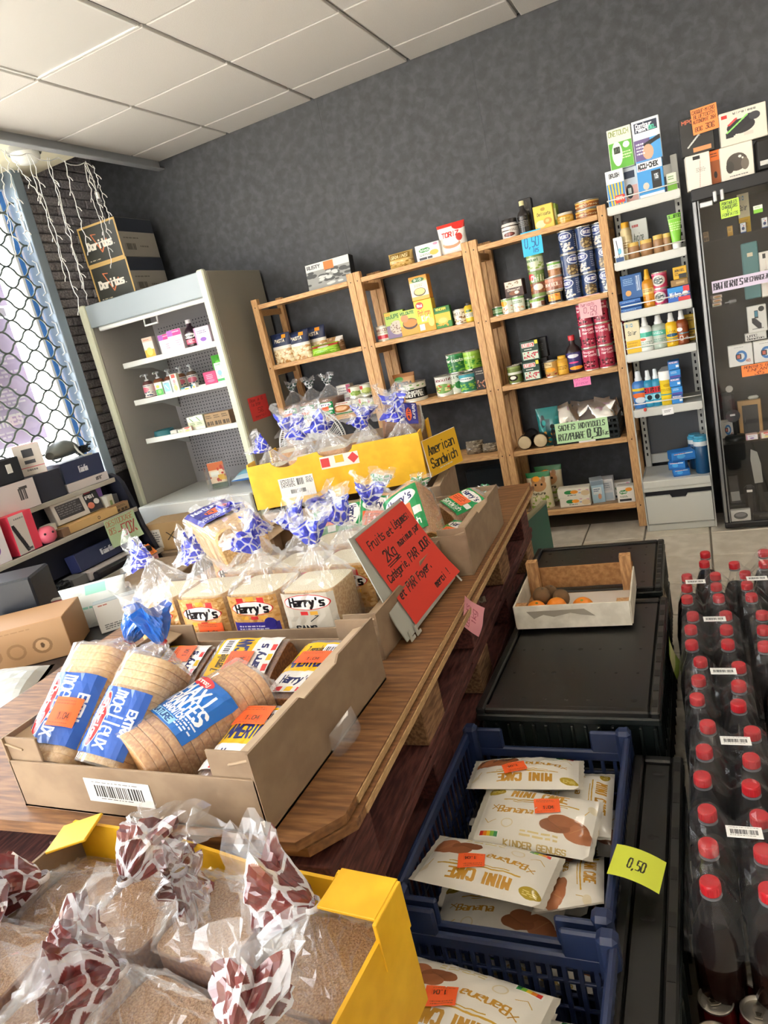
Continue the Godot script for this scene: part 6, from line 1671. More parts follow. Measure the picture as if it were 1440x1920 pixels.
# open cardboard tray: floor, walls, folded corners
func tray(called: String, label: String, p: Vector3, s: Vector3, turn: float, out_m: Material, in_m: Material, front: float, group := "") -> Node3D:
	var t := thing(called, label, "tray", p, Vector3(0, turn, 0), group)
	var k := 0.005
	part(t, "floor_panel", bx(Vector3(s.x, k, s.z), Vector3(0, k / 2, 0)), in_m)
	for q in [[0.0, 1.0, front, "front_wall"], [0.0, -1.0, front, "back_wall"]]:
		part(t, q[3], bx(Vector3(s.x - 0.002, q[2], k), Vector3(0, q[2] / 2, q[1] * (s.z / 2 - k / 2)), 0.001), out_m)
	for sx in [-1.0, 1.0]:
		var w := PackedVector2Array([Vector2(-s.z / 2, 0), Vector2(s.z / 2, 0), Vector2(s.z / 2, s.y), Vector2(s.z * 0.16, s.y), Vector2(s.z * 0.13, s.y - 0.012), Vector2(-s.z * 0.13, s.y - 0.012), Vector2(-s.z * 0.16, s.y), Vector2(-s.z / 2, s.y)])
		part(t, "side_wall", geo().at(Vector3(sx * (s.x / 2 - k / 2), 0, 0), Vector3(0, -PI / 2, 0)).prism(w, -k / 2, k / 2), out_m)
		part(t, "top_fold", geo().at(Vector3(sx * (s.x / 2 - 0.0), s.y - 0.0125, 0), Vector3(0, 0, sx * 0.25)).box(Vector3(-sx * 0.026, 0, 0), Vector3(0.05, 0.004, s.z - 0.004), 0.001), in_m)
		for sz in [-1.0, 1.0]:
			part(t, "corner_flap", bx(Vector3(0.09, s.y - front * 0.1, k), Vector3(sx * (s.x / 2 - 0.047), (s.y - front * 0.1) / 2 + front * 0.1, sz * (s.z / 2 - k * 1.6)), 0.001), out_m)
	return t

func table() -> void:
	# plywood boards on a pile of pallets
	var t := thing("pallet_table", "low table of plywood boards on a pile of red brown pallets", "table", Vector3(1.19, 0, 2.25), Vector3(0, 0.052, 0))
	var shp := PackedVector2Array([Vector2(-0.6, -1.07), Vector2(0.54, -1.07), Vector2(0.60, -1.0), Vector2(0.60, 1.1), Vector2(-0.6, 1.1)])
	for q in [[0.482, 0.018, 0.0], [0.462, 0.018, 0.012]]:
		var b := PackedVector2Array()
		for v in shp:
			b.append(v + Vector2(q[2], q[2]))
		part(t, "board", geo().at(Vector3(0, q[0], 0), Vector3(-PI / 2, 0, 0)).prism(b, 0.0, q[1]), M["plywood"])
		part(t, "board_edge", geo().box(Vector3(0.6018 + q[2], q[0] + q[1] / 2, -0.05), Vector3(0.003, q[1] - 0.004, 2.0)), M["ply_edge"], "raw layered plywood edge")
	for lv in 3:
		var y := 0.018 + lv * 0.148
		var m: Material = M["pallet_red"]
		for i in 5:
			part(t, "deck_board", bx(Vector3(1.16, 0.02, 0.30), Vector3(0.0, y + 0.132, -0.92 + i * 0.44), 0.002), m)
		for x in [-0.53, 0.0, 0.53]:
			part(t, "stringer_board", bx(Vector3(0.1, 0.02, 2.1), Vector3(x, y + 0.112, 0), 0.002), m)
			part(t, "runner", bx(Vector3(0.1, 0.02, 2.1), Vector3(x, y - 0.008, 0), 0.003), m)
			for i in 5:
				part(t, "block", bx(Vector3(0.1, 0.098, 0.14), Vector3(x, y + 0.052, -0.95 + i * 0.475), 0.003), M["pallet_raw" if (i + lv) % 2 else "pallet_red"])
	note("pink_note", "pink handwritten note pinned to the table edge", Vector3(1.806, 0.492, 2.40), 0.085, 0.10, "pink_table", "e8a0ac", Vector3(0, PI / 2, 0.78), 0.02)
	single("green_board", "dark green framed board standing on the floor by the table end", "board", geo().tint("2f5a4c").box(Vector3(0, 0.17, 0), Vector3(0.02, 0.34, 0.3), 0.002).tint("8a8468").box(Vector3(0, 0.335, 0), Vector3(0.024, 0.015, 0.31), 0.002).tint("d8a84a").box(Vector3(0.0105, 0.14, 0.05), Vector3(0.001, 0.05, 0.04)), M["flat"], Vector3(1.70, 0.0, 1.02), Vector3(0, -0.15, 0))
	# sign on a bent steel bracket
	var s := thing("sign_stand", "grey bent metal bracket holding the red handwritten sign", "sign holder", Vector3(1.735, 0.501, 2.385), Vector3(0, PI / 2, 0))
	var st := mat("bracket_grey", "b4b6ae", 0.4)
	part(s, "plate", geo().at(Vector3(0, 0.012, -0.004), Vector3(-0.44, 0, 0)).box(Vector3(0, 0.145, -0.003), Vector3(0.345, 0.29, 0.003), 0.001), st)
	part(s, "flange", geo().at(Vector3(-0.172, 0.012, -0.004), Vector3(-0.44, 0, 0)).prism(PackedVector2Array([Vector2(0, 0), Vector2(0, 0.29), Vector2(-0.012, 0.292), Vector2(-0.062, 0.05), Vector2(-0.062, 0.0)]), -0.0045, -0.0015), st)
	part(s, "hook", geo().at(Vector3(-0.205, 0.0, 0.0), Vector3(-0.2, 0, 0)).prism(PackedVector2Array([Vector2(-0.012, 0.03), Vector2(-0.012, 0.002), Vector2(0.016, 0.002), Vector2(0.016, 0.010), Vector2(0.0, 0.010), Vector2(0.0, 0.03)]), -0.004, -0.001), st)
	part(s, "hook", geo().at(Vector3(-0.172, 0.0, 0.004), Vector3(-0.2, 0, 0)).prism(PackedVector2Array([Vector2(-0.012, 0.03), Vector2(-0.012, 0.002), Vector2(0.016, 0.002), Vector2(0.016, 0.010), Vector2(0.0, 0.010), Vector2(0.0, 0.03)]), -0.004, -0.001), st)
	part(s, "leg", geo().tint("d8dad6").tube(PackedVector3Array([Vector3(0.168, 0.04, -0.012), Vector3(0.172, 0.002, 0.012)]), 0.003, 6), M["plastic"])
	var paper := []
	for i in 7:
		var row := PackedVector3Array()
		for k in 9:
			var f := i / 6.0
			var u := k / 8.0
			row.append(Vector3(-0.165 + 0.335 * u, 0.012 + 0.27 * f, 0.0008 + 0.022 * pow(u, 3.0) * pow(1.0 - f, 3.0) + 0.004 * sin(u * 9.0) * f * (1.0 - f)))
		paper.append(row)
	single("red_sign", "red handwritten sign about fruit and vegetables leaning over the table edge", "sign", geo().loft(paper, false, big("shop_sign")), M["poster"], s.transform * Vector3(0, 0.012, 0.0), Vector3(0, 0, 0)).transform = s.transform * Transform3D(Basis.from_euler(Vector3(-0.44, 0, 0)), Vector3(0, 0.012, -0.002))

const BLUE := {"crust": "crust_light", "neck": "neck_blue", "front": "harry_plain", "label": Rect2(0.03, 0.04, 0.94, 0.92)}

func with(base: Dictionary, more: Dictionary) -> Dictionary:
	var d := base.duplicate()
	d.merge(more, true)
	return d

func bread() -> void:
	var kraft: Material = M["kraft"]
	var light: Material = M["kraft_light"]
	# front tray
	var T := tray("bread_tray", "brown cardboard tray with barcode sticker at the front of the table", Vector3(1.437, 0.5005, 3.03), Vector3(0.596, 0.155, 0.505), 0.0, kraft, light, 0.106, "brown cardboard bread trays")
	single("barcode_sticker", "white barcode sticker on the front of the brown tray", "sticker", geo().box(Vector3.ZERO, Vector3(0.16, 0.05, 0.0008), 0.0, {"front": big("tray_label")}), M["poster"], Vector3(1.416, 0.5565, 3.2835), Vector3(0, 0, -0.02))
	pouch("plastic_scrap", "crumpled clear plastic poking out under the tall tray wall", Vector3(1.752, 0.5, 3.02), Vector3(0.09, 0.055, 0.04), "tall_white", "b8b0aa", Vector3(0, 1.5, 0.1), "", "plastic bag", 0.4, "film")
	var g1 := "long sandwich loaves in the front tray"
	laid_bag("sandwich_loaf", "bagged loaf with blue label and orange sticker nearest the tray's window side", Vector3(1.20, 0.555, 3.235), Vector3(1.20, 0.70, 3.03), Vector3(0.1, 0.75, 0.7), 0.135, 0.115, {"crust": "crust_light", "slices": 14, "square": 0.55, "dome": 0.12, "neck": "neck_plain_blue", "tie": "tie_red", "along": true, "spread": 0.42, "flare": 0.11, "gather": 0.05, "lean": Vector3(0.02, 0, -0.02), "fan": Vector3(0.45, 0.6, 0.5), "front": "chab", "label": Rect2(0.02, 0.28, 0.96, 0.6), "tag": Rect2(0.42, 0.5, 0.46, 0.24), "neck_label": "blue gathered film", "group": g1})
	laid_bag("sandwich_loaf", "bagged loaf with upright blue gathered top in the front tray", Vector3(1.345, 0.555, 3.225), Vector3(1.37, 0.69, 3.055), Vector3(0.1, 0.6, 0.8), 0.125, 0.115, {"crust": "crust_light", "slices": 13, "square": 0.55, "dome": 0.15, "neck": "neck_plain_blue", "tie": "tie_red", "along": true, "spread": 0.36, "flare": 0.125, "gather": 0.045, "lean": Vector3(-0.01, 0, 0.02), "fan": Vector3(-0.05, 0.5, 0.8), "front": "chab", "label": Rect2(0.06, 0.34, 0.88, 0.6), "neck_label": "blue gathered film", "group": g1})
	laid_bag("sandwich_loaf", "fat bagged loaf with large blue label in the middle of the front tray", Vector3(1.43, 0.568, 3.235), Vector3(1.555, 0.60, 3.0), Vector3(0.0, 1.0, 0.25), 0.15, 0.125, {"crust": "crust", "crumb": "crumb_white", "slices": 15, "square": 0.55, "dome": 0.16, "neck": "neck_plain_blue", "tie": "tie_red", "flare": 0.06, "gather": 0.045, "lean": Vector3(0.03, 0, -0.02), "front": "maxi", "label": Rect2(0.02, 0.28, 0.96, 0.46), "neck_label": "blue gathered film", "group": g1})
	var gy := "yellow labelled loaves in the front tray"
	var Y := {"crust": "crust_dark", "crumb": "crumb_brown", "square": 0.4, "neck": "neck_red", "flare": 0.0, "gather": 0.03, "front": "harry_yellow", "label": Rect2(0.04, 0.06, 0.92, 0.88), "group": gy}
	laid_bag("cereal_loaf", "yellow labelled loaf at the tray corner beside the barcode wall", Vector3(1.64, 0.545, 3.25), Vector3(1.64, 0.57, 3.07), Vector3(0, 1, 0.2), 0.125, 0.085, with(Y, {"tag": Rect2(0.05, 0.05, 0.6, 0.28)}))
	laid_bag("cereal_loaf", "yellow labelled loaf along the tray's tall wall, set behind the corner one", Vector3(1.64, 0.56, 3.03), Vector3(1.64, 0.575, 2.82), Vector3(0, 1, 0.15), 0.12, 0.09, with(Y, {"tag": Rect2(0.2, 0.25, 0.6, 0.22)}))
	laid_bag("cereal_loaf", "yellow labelled loaf lying crosswise at the back of the front tray", Vector3(1.53, 0.565, 2.86), Vector3(1.34, 0.565, 2.86), Vector3(0, 1, 0.35), 0.14, 0.09, with(Y, {"tag": Rect2(0.1, 0.3, 0.5, 0.35)}))
	laid_bag("cereal_loaf", "yellow labelled loaf at the far window side corner of the front tray", Vector3(1.31, 0.555, 2.86), Vector3(1.16, 0.555, 2.86), Vector3(0, 1, 0.35), 0.13, 0.08, with(Y, {"tag": Rect2(0.5, 0.3, 0.4, 0.4)}))
	# middle tray, loaves standing on end
	tray("bread_tray", "brown cardboard tray of white loaves behind the front tray", Vector3(1.33, 0.5005, 2.435), Vector3(0.72, 0.12, 0.52), 0.02, kraft, light, 0.09, "brown cardboard bread trays")
	var g2 := "white sandwich loaves standing in the middle tray"
	var W := {"crust": "crust_light", "crumb": "crumb_white", "square": 0.32, "neck": "neck_blue", "flare": 0.085, "gather": 0.09, "group": g2, "label": Rect2(0.03, 0.02, 0.94, 0.7)}
	var spots := [[1.00, 2.60, "harry_plain", "white loaf in the front row, furthest towards the window", Vector3(-0.05, 0, -0.02), Vector3(-0.8, 0.25, 0.1)], [1.165, 2.595, "harry_plain", "white loaf in the front row with an orange sticker over its oval sign", Vector3(-0.02, 0, -0.01), Vector3(-0.9, 0.35, 0.0)], [1.335, 2.595, "harry_front", "white loaf in the front row with a purple band under its oval sign", Vector3(0.0, 0, -0.01), Vector3(-0.55, 0.7, 0.0)], [1.505, 2.595, "harry_grey", "white loaf in the front row with a grey label, beside the tray wall", Vector3(0.0, 0, -0.02), Vector3(-0.1, 0.9, -0.1)], [1.20, 2.425, "harry_plain", "white loaf in the second row, second from the window", Vector3(0.02, 0, 0), Vector3(0.4, 0.5, 0.2)], [1.365, 2.42, "harry_plain", "white loaf in the second row behind the purple banded one", Vector3(0.01, 0, 0), Vector3(-0.35, 0.8, 0.1)], [1.525, 2.425, "harry_plain", "white loaf in the second row beside the tray wall", Vector3(-0.01, 0, -0.02), Vector3(-0.4, 0.8, 0)], [1.06, 2.30, "harry_plain", "white loaf in the rear row, furthest towards the window", Vector3(0, 0, 0), Vector3(0.2, 0.8, 0.2)], [1.39, 2.25, "harry_plain", "white loaf in the rear row in front of the yellow tray", Vector3(0.0, 0, 0), Vector3(-0.2, 0.8, 0.3)], [1.55, 2.255, "harry_plain", "white loaf in the rear row next to the red sign", Vector3(-0.03, 0, -0.02), Vector3(0.15, 0.9, 0)]]
	for q in spots:
		var o := with(W, {"front": q[2], "lean": q[4], "fan": q[5]})
		if q[3].contains("orange"):
			o["tag"] = Rect2(0.38, 0.42, 0.5, 0.24)
		bread_bag("white_loaf", q[3], Vector3(q[0], 0.5065, q[1]), Vector3(0.158, 0.175, 0.145 if q[1] > 2.5 else 0.13), o)
	laid_bag("white_loaf", "large white loaf lying across the others with a purple label on top", Vector3(1.16, 0.735, 2.40), Vector3(0.90, 0.75, 2.22), Vector3(0.25, 1, 0.35), 0.16, 0.15, with(W, {"front": "bag_big", "label": Rect2(0.05, 0.05, 0.9, 0.6), "flare": 0.09, "gather": 0.07, "fan": Vector3(0.5, 0.6, 0.5)}))
	# rear tray with green labelled brown loaves
	tray("bread_tray", "brown cardboard tray of green labelled loaves at the far table corner", Vector3(1.59, 0.5005, 1.93), Vector3(0.34, 0.15, 0.49), 0.05, kraft, light, 0.13, "brown cardboard bread trays")
	var gg := "green labelled loaves at the far end of the table"
	var G := {"crust": "crust", "crumb": "crumb_brown", "square": 0.4, "neck": "neck_green", "flare": 0.06, "gather": 0.05, "front": "harry_green", "label": Rect2(0.06, 0.08, 0.88, 0.84), "group": gg}
	laid_bag("brown_loaf", "large brown loaf with green label leaning up behind the red sign", Vector3(1.60, 0.57, 2.10), Vector3(1.51, 0.70, 1.93), Vector3(-0.25, 0.75, 0.65), 0.15, 0.13, with(G, {"lean": Vector3(0.02, 0, -0.03)}))
	laid_bag("brown_loaf", "brown loaf with green label at the outer corner of the rear tray", Vector3(1.665, 0.56, 2.14), Vector3(1.70, 0.565, 1.95), Vector3(0.2, 1, 0.3), 0.11, 0.08, with(G, {"flare": 0.0, "gather": 0.03}))
	laid_bag("brown_loaf", "brown loaf with green label at the far end of the rear tray", Vector3(1.60, 0.585, 1.86), Vector3(1.70, 0.60, 1.75), Vector3(0.1, 1, 0.4), 0.13, 0.1, with(G, {"lean": Vector3(-0.04, 0, 0)}))
	tray("bread_tray", "brown cardboard tray carrying the yellow tray", Vector3(1.10, 0.5005, 1.45), Vector3(0.74, 0.155, 0.5), 0.20, kraft, light, 0.155, "brown cardboard bread trays")
	tray("bread_tray", "brown cardboard tray between the white loaves and the yellow tray", Vector3(1.12, 0.5005, 1.93), Vector3(0.52, 0.12, 0.4), 0.1, kraft, light, 0.11, "brown cardboard bread trays")
	laid_bag("brown_loaf", "brown loaf with green label lying before the yellow tray", Vector3(1.12, 0.60, 1.95), Vector3(1.34, 0.62, 1.90), Vector3(0, 1, 0.6), 0.14, 0.12, with(G, {"gather": 0.05, "lean": Vector3(0, 0, 0.02)}))
	laid_bag("brown_loaf", "brown loaf with green label standing between the white loaves and the leaning loaf", Vector3(1.40, 0.56, 2.02), Vector3(1.39, 0.70, 1.90), Vector3(0.3, 0.6, 0.7), 0.13, 0.11, G)
	# yellow tray up on the brown one
	var yt := thing("yellow_tray", "bright yellow printed cardboard tray standing on a brown tray", "tray", Vector3(1.03, 0.661, 1.42), Vector3(0, 0.235, 0), "yellow cardboard bread trays")
	var ym: Material = M["card_yellow"]
	var fw := PackedVector2Array()
	for q in [Vector2(-0.365, 0), Vector2(0.365, 0), Vector2(0.365, 0.195), Vector2(0.10, 0.195)]:
		fw.append(q)
	for k in 9:
		var a := PI * k / 8.0
		fw.append(Vector2(0.02 + 0.075 * cos(a), 0.195 - 0.035 * sin(a)))
	fw.append(Vector2(-0.12, 0.188))
	for k in 9:
		var a2 := PI * k / 8.0
		fw.append(Vector2(-0.2 + 0.06 * cos(a2), 0.188 - 0.03 * sin(a2)))
	fw.append(Vector2(-0.365, 0.185))
	part(yt, "floor_panel", bx(Vector3(0.72, 0.005, 0.39), Vector3(0, 0.0025, 0)), light)
	part(yt, "front_wall", geo().at(Vector3(0, 0, 0.195)).prism(fw, -0.003, 0.003), ym)
	part(yt, "back_wall", bx(Vector3(0.73, 0.19, 0.006), Vector3(0, 0.095, -0.195)), light)
	for sx in [-1.0, 1.0]:
		part(yt, "side_wall", bx(Vector3(0.006, 0.10, 0.38), Vector3(sx * 0.362, 0.05, 0)), ym)
		part(yt, "corner_fold", bx(Vector3(0.006, 0.195, 0.09), Vector3(sx * 0.362, 0.0975, 0.148)), ym)
		part(yt, "corner_fold", bx(Vector3(0.006, 0.195, 0.09), Vector3(sx * 0.362, 0.0975, -0.148)), ym)
	part(yt, "name_flap", geo().at(Vector3(0.368, 0.02, 0.19), Vector3(-0.08, PI / 2 - 0.48, 0)).box(Vector3(0.135, 0.06, 0.004), Vector3(0.25, 0.15, 0.005), 0.001, {"front": big("american")}), M["poster"], "yellow flap with black lettering")
	var lg := geo().tint("ece8dc").box(Vector3(0.03, 0.145, 0.1985), Vector3(0.16, 0.05, 0.001)).tint("c8383a").box(Vector3(-0.03, 0.145, 0.1992), Vector3(0.036, 0.036, 0.001)).tint("e8b62c").box(Vector3(0.03, 0.152, 0.1992), Vector3(0.036, 0.03, 0.001)).tint("c8383a")
	lg.at(Vector3(0.088, 0.147, 0.1992), Vector3(0, 0, 0.7)).box(Vector3.ZERO, Vector3(0.032, 0.032, 0.001))
	part(yt, "emblem", lg, M["flat"], "red and yellow squares emblem")
	part(yt, "address_label", geo().box(Vector3(-0.17, 0.07, 0.1986), Vector3(0.15, 0.085, 0.001), 0.0, {"front": pic("carton_label")}), M["print"], "white address label")
	var gb := "blue topped loaves in the yellow tray"
	var o4 := {"crust": "crust", "crumb": "crumb_white", "square": 0.35, "neck": "neck_blue", "flare": 0.085, "gather": 0.075, "group": gb}
	var k4 := 0
	for q in [[-0.28, 0.1, "at the window end, front", Vector3(-0.5, 0.4, 0.3)], [-0.14, 0.1, "second from the window end, front", Vector3(-0.4, 0.6, 0.3)], [0.0, 0.1, "in the middle, front", Vector3(-0.6, 0.7, 0)], [0.14, 0.1, "fourth from the window end, front", Vector3(-0.3, 0.9, 0)], [0.28, 0.11, "at the lettered flap end, front", Vector3(-0.5, 0.6, 0)], [-0.24, -0.08, "at the window end, behind", Vector3(0.2, 0.8, 0)], [-0.08, -0.08, "second from the window end, behind", Vector3(0.3, 0.8, 0)], [0.08, -0.08, "third from the window end, behind", Vector3(0.2, 0.9, 0)], [0.25, -0.08, "at the lettered flap end, behind", Vector3(0.1, 0.95, 0.1)]]:
		var at: Vector3 = yt.transform * Vector3(q[0], 0.006, q[1])
		bread_bag("blue_topped_loaf", "blue topped loaf in the yellow tray, " + q[2], at, Vector3(0.125, 0.155 + 0.012 * (k4 % 3), 0.13), with(o4, {"turn": Vector3(0, 0.235, 0), "fan": q[3], "lean": Vector3(0.02 * sin(k4 * 2.0), 0, 0.02 * cos(k4 * 3.0)), "flare": 0.075 + 0.015 * (k4 % 3)}))
		k4 += 1
	laid_bag("blue_topped_loaf", "loaf with purple printed bag lying on top at the lettered flap end", yt.transform * Vector3(0.2, 0.235, -0.02), yt.transform * Vector3(0.34, 0.20, -0.06), Vector3(0.6, 0.8, 0.5), 0.13, 0.11, with(o4, {"crust": "crust_dark", "flare": 0.0, "gather": 0.02, "front": "bag_big", "label": Rect2(0.05, 0.1, 0.9, 0.5)}))
	# near tray of brown loaves
	single("tray_support", "black crate under the near yellow tray", "crate", geo().tint("17191d").box(Vector3(0, 0.17, 0), Vector3(0.5, 0.34, 0.6), 0.01), M["plastic"], Vector3(1.58, 0, 3.72))
	var bt := thing("yellow_tray", "yellow cardboard tray of brown loaves nearest the viewer", "tray", Vector3(1.665, 0.341, 3.66), Vector3(0, -0.06, 0), "yellow cardboard bread trays")
	part(bt, "floor_panel", bx(Vector3(0.66, 0.005, 0.60), Vector3(0, 0.0025, 0)), light)
	part(bt, "back_wall", geo().at(Vector3(0, 0, -0.3)).prism(PackedVector2Array([Vector2(-0.33, 0), Vector2(0.33, 0), Vector2(0.33, 0.2), Vector2(0.235, 0.2), Vector2(0.225, 0.185), Vector2(0.06, 0.185), Vector2(-0.06, 0.2), Vector2(-0.21, 0.2), Vector2(-0.33, 0.195)]), -0.003, 0.003), ym)
	part(bt, "front_wall", bx(Vector3(0.66, 0.15, 0.006), Vector3(0, 0.075, 0.3)), ym)
	part(bt, "side_wall", bx(Vector3(0.006, 0.175, 0.6), Vector3(0.33, 0.0875, 0)), ym)
	part(bt, "side_wall", bx(Vector3(0.006, 0.185, 0.6), Vector3(-0.33, 0.0925, 0)), kraft)
	part(bt, "corner_fold", geo().box(Vector3(0.285, 0.201, -0.27), Vector3(0.09, 0.005, 0.07), 0.001).box(Vector3(0.332, 0.165, -0.265), Vector3(0.006, 0.075, 0.075), 0.001), ym)
	part(bt, "corner_fold", geo().at(Vector3(-0.29, 0.2, -0.27), Vector3(0.1, 0.3, 0.25)).box(Vector3.ZERO, Vector3(0.09, 0.005, 0.06), 0.001), ym)
	var gr := "brown loaves with dark red bag tops in the near tray"
	var R := {"crust": "crust_dark", "crumb": "crumb_brown", "square": 0.32, "neck": "neck_red", "flare": 0.085, "gather": 0.06, "group": gr}
	var nm := [["back row, window side", "back row, second", "back row, third", "back row, beside the folded corner"], ["middle row, window side", "middle row, second", "middle row, third", "middle row, along the yellow side wall"], ["front row, window side", "front row, second", "front row, third", "front row, along the yellow side wall"]]
	for j in 3:
		for i in 4:
			var at2: Vector3 = bt.transform * Vector3(-0.245 + 0.162 * i, 0.006, -0.215 + 0.165 * j)
			var ln := Vector3(-0.04 + 0.05 * sin(i * 2.3 + j), 0, -0.01 + 0.03 * cos(i + j * 2.1))
			bread_bag("brown_square_loaf", "brown loaf with dark red bag top, " + nm[j][i], at2, Vector3(0.15, 0.125 + 0.014 * ((i + 2 * j) % 3), 0.152), with(R, {"turn": Vector3(0.05 * sin(i * 3.0), -0.06 + 0.1 * sin(i * 5.0 + j), 0.05 * cos(j * 4.0)), "lean": ln, "fan": Vector3(cos(i * 2.4 + j * 1.3 + 2.2), 0.3, sin(i * 2.4 + j * 1.3 + 2.2)), "gather": 0.045 + 0.01 * (i % 2), "flare": 0.1 + 0.02 * ((i + j) % 2), "spread": 0.62}))
func black_crate(label: String, p: Vector3, s: Vector3, turn: float) -> Node3D:
	var t := thing("black_crate", label, "crate", p, Vector3(0, turn, 0), "black folding crates with slotted lids")
	var m: Material = M["plastic"]
	var hex := "14161a"
	var n := maxi(1, int(round(s.y / 0.15)))
	for i in n:
		var y := s.y * i / n
		var h := s.y / n
		part(t, "body", geo().tint(hex).box(Vector3(0, y + h * 0.5, 0), Vector3(s.x - 0.02, h - 0.004, s.z - 0.02), 0.006), m)
		var rb := geo().tint("1b1d21")
		rb.box(Vector3(0, y + h - 0.012, 0), Vector3(s.x, 0.02, s.z), 0.004)
		for k in 14:
			var f := (k + 0.5) / 14.0 - 0.5
			rb.box(Vector3(s.x / 2 - 0.007, y + h * 0.45, f * s.z), Vector3(0.012, h * 0.7, 0.008), 0.002)
			rb.box(Vector3(f * s.x, y + h * 0.45, s.z / 2 - 0.007), Vector3(0.008, h * 0.7, 0.012), 0.002)
		part(t, "ribs", rb, m).set_meta("kind", "stuff")
	var lid := geo().tint("17191c")
	lid.box(Vector3(0, s.y + 0.003, 0), Vector3(s.x - 0.05, 0.012, s.z - 0.05), 0.004)
	for sx in [-1.0, 1.0]:
		lid.box(Vector3(sx * (s.x / 2 - 0.012), s.y + 0.006, 0), Vector3(0.022, 0.018, s.z), 0.004)
		lid.box(Vector3(0, s.y + 0.006, sx * (s.z / 2 - 0.012)), Vector3(s.x - 0.046, 0.018, 0.022), 0.004)
	part(t, "lid", lid, m)
	var ho := geo().tint("060708")
	for i in 7:
		for j in 5:
			var x := (i / 6.0 - 0.5) * (s.x - 0.12)
			var z := (j / 4.0 - 0.5) * (s.z - 0.12)
			ho.at(Vector3(x, s.y + 0.0088, z)).lathe(PackedVector2Array([Vector2(0.0045 if (i + j) % 5 else 0.009, 0.0), Vector2(0.0035, 0.0008), Vector2(0, 0.0006)]), 8)
	ho.t = Transform3D()
	for k in 9:
		ho.box(Vector3(s.x / 2 - 0.012, s.y + 0.0154, (k / 8.0 - 0.5) * (s.z - 0.08)), Vector3(0.012, 0.001, 0.03))
	part(t, "slots", ho, M["flat"]).set_meta("kind", "stuff")
	return t

func blue_crate(label: String, p: Vector3, s: Vector3) -> Node3D:
	var t := thing("blue_crate", label, "crate", p, Vector3(0, 0.015, 0), "dark blue plastic crates")
	var m := mat("crate_blue", "1c2a4e", 0.4)
	part(t, "floor_panel", bx(Vector3(s.x - 0.02, 0.006, s.z - 0.02), Vector3(0, 0.006, 0)), m)
	for sx in [-1.0, 1.0]:
		for q in [[0.0, 0], [PI / 2, 1]]:
			var long: float = s.x if q[1] == 0 else s.z
			var off: float = (s.z if q[1] == 0 else s.x) / 2 - 0.004
			var g := geo()
			g.t = Transform3D(Basis.from_euler(Vector3(0, q[0], 0)), (Vector3(0, 0, sx * off) if q[1] == 0 else Vector3(sx * off, 0, 0)))
			var low := 0.05 if q[1] == 0 else 0.0
			g.box(Vector3(0, s.y - 0.014 - low, 0), Vector3(long, 0.028, 0.014), 0.004)
			g.box(Vector3(0, 0.014, 0), Vector3(long, 0.028, 0.008), 0.003)
			for y in [0.36, 0.58]:
				g.box(Vector3(0, s.y * y, 0), Vector3(long, 0.006, 0.006), 0.001)
			var n := int(long / 0.026)
			for k in n:
				g.box(Vector3((k + 0.5) / n * long - long / 2, (s.y - low) * 0.5, 0), Vector3(0.009, s.y - low - 0.02, 0.006), 0.001)
			if low > 0.0:
				for e in [-1.0, 1.0]:
					g.box(Vector3(e * (long / 2 - 0.045), s.y - 0.035, 0), Vector3(0.09, 0.07, 0.012), 0.004)
			part(t, "lattice_wall", g, m)
		for sz in [-1.0, 1.0]:
			part(t, "corner", bx(Vector3(0.034, s.y + 0.012, 0.034), Vector3(sx * (s.x / 2 - 0.012), s.y / 2 + 0.006, sz * (s.z / 2 - 0.012)), 0.008), m)
	return t

# flow pack: flat, soft, with crimped ends; lies with its print up
func cake_pack(label: String, p: Vector3, turn: Vector3, w := 0.255, d := 0.15, h := 0.046, tag := true, called := "cake_pack") -> Node3D:
	var cake := called == "cake_pack"
	var t := thing(called, label, "snack pack" if cake else "parcel", p, turn, "white banana cake packs" if cake else "")
	var rows := []
	var back := []
	var sd := rng.randi() % 500
	for i in 15:
		var v := i / 14.0
		var row := PackedVector3Array()
		var low := PackedVector3Array()
		for k in 25:
			var u := k / 24.0
			var e := pow(maxf(0.0, sin(PI * clampf((u - 0.045) / 0.91, 0.0, 1.0))), 0.45) * pow(maxf(0.0, sin(PI * clampf(v, 0.0, 1.0))), 0.5)
			var wv := 0.004 * nz.get_noise_2d(u * 7.0 + sd, v * 7.0) + 0.0025 * nz.get_noise_2d(u * 19.0, v * 15.0 + sd)
			var edge := 0.0018 * (1 if k % 2 else -1) if (k < 1 or k > 23) and i % 2 else 0.0
			row.append(Vector3((u - 0.5) * w + edge, h * 0.42 + e * h * 0.58 + wv * e, (0.5 - v) * d))
			low.append(Vector3((u - 0.5) * w + edge, h * 0.42 - e * h * 0.42, (0.5 - v) * d))
		rows.append(row)
		back.append(low)
	var m: Material = M["poster_gloss"]
	var g := geo().tint("ffffff" if cake else "dde4e4").loft(rows, false, big("cake_pack") if cake else Rect2(), false, not cake)
	g.tint("e4e0d6").loft(back, false, Rect2(), true)
	part(t, "wrapper", g, m)
	if tag:
		var tg := []
		for i in 4:
			var r := PackedVector3Array()
			for k in 4:
				var q := Vector2((k / 3.0 - 0.5) * 0.052, (i / 3.0 - 0.5) * 0.04).rotated(0.3) + Vector2(0.022, 0.02)
				var u2 := clampf(q.x / w + 0.5, 0, 1)
				var v2 := clampf(0.5 + q.y / d, 0, 1)
				var row2: PackedVector3Array = rows[int(v2 * 14)]
				r.append(Vector3(q.x, row2[int(u2 * 24)].y + 0.0022, -q.y))
			tg.append(r)
		part(t, "price_label", geo().loft(tg, false, pic("orange_tag")), M["print"], "orange price sticker")
	return t

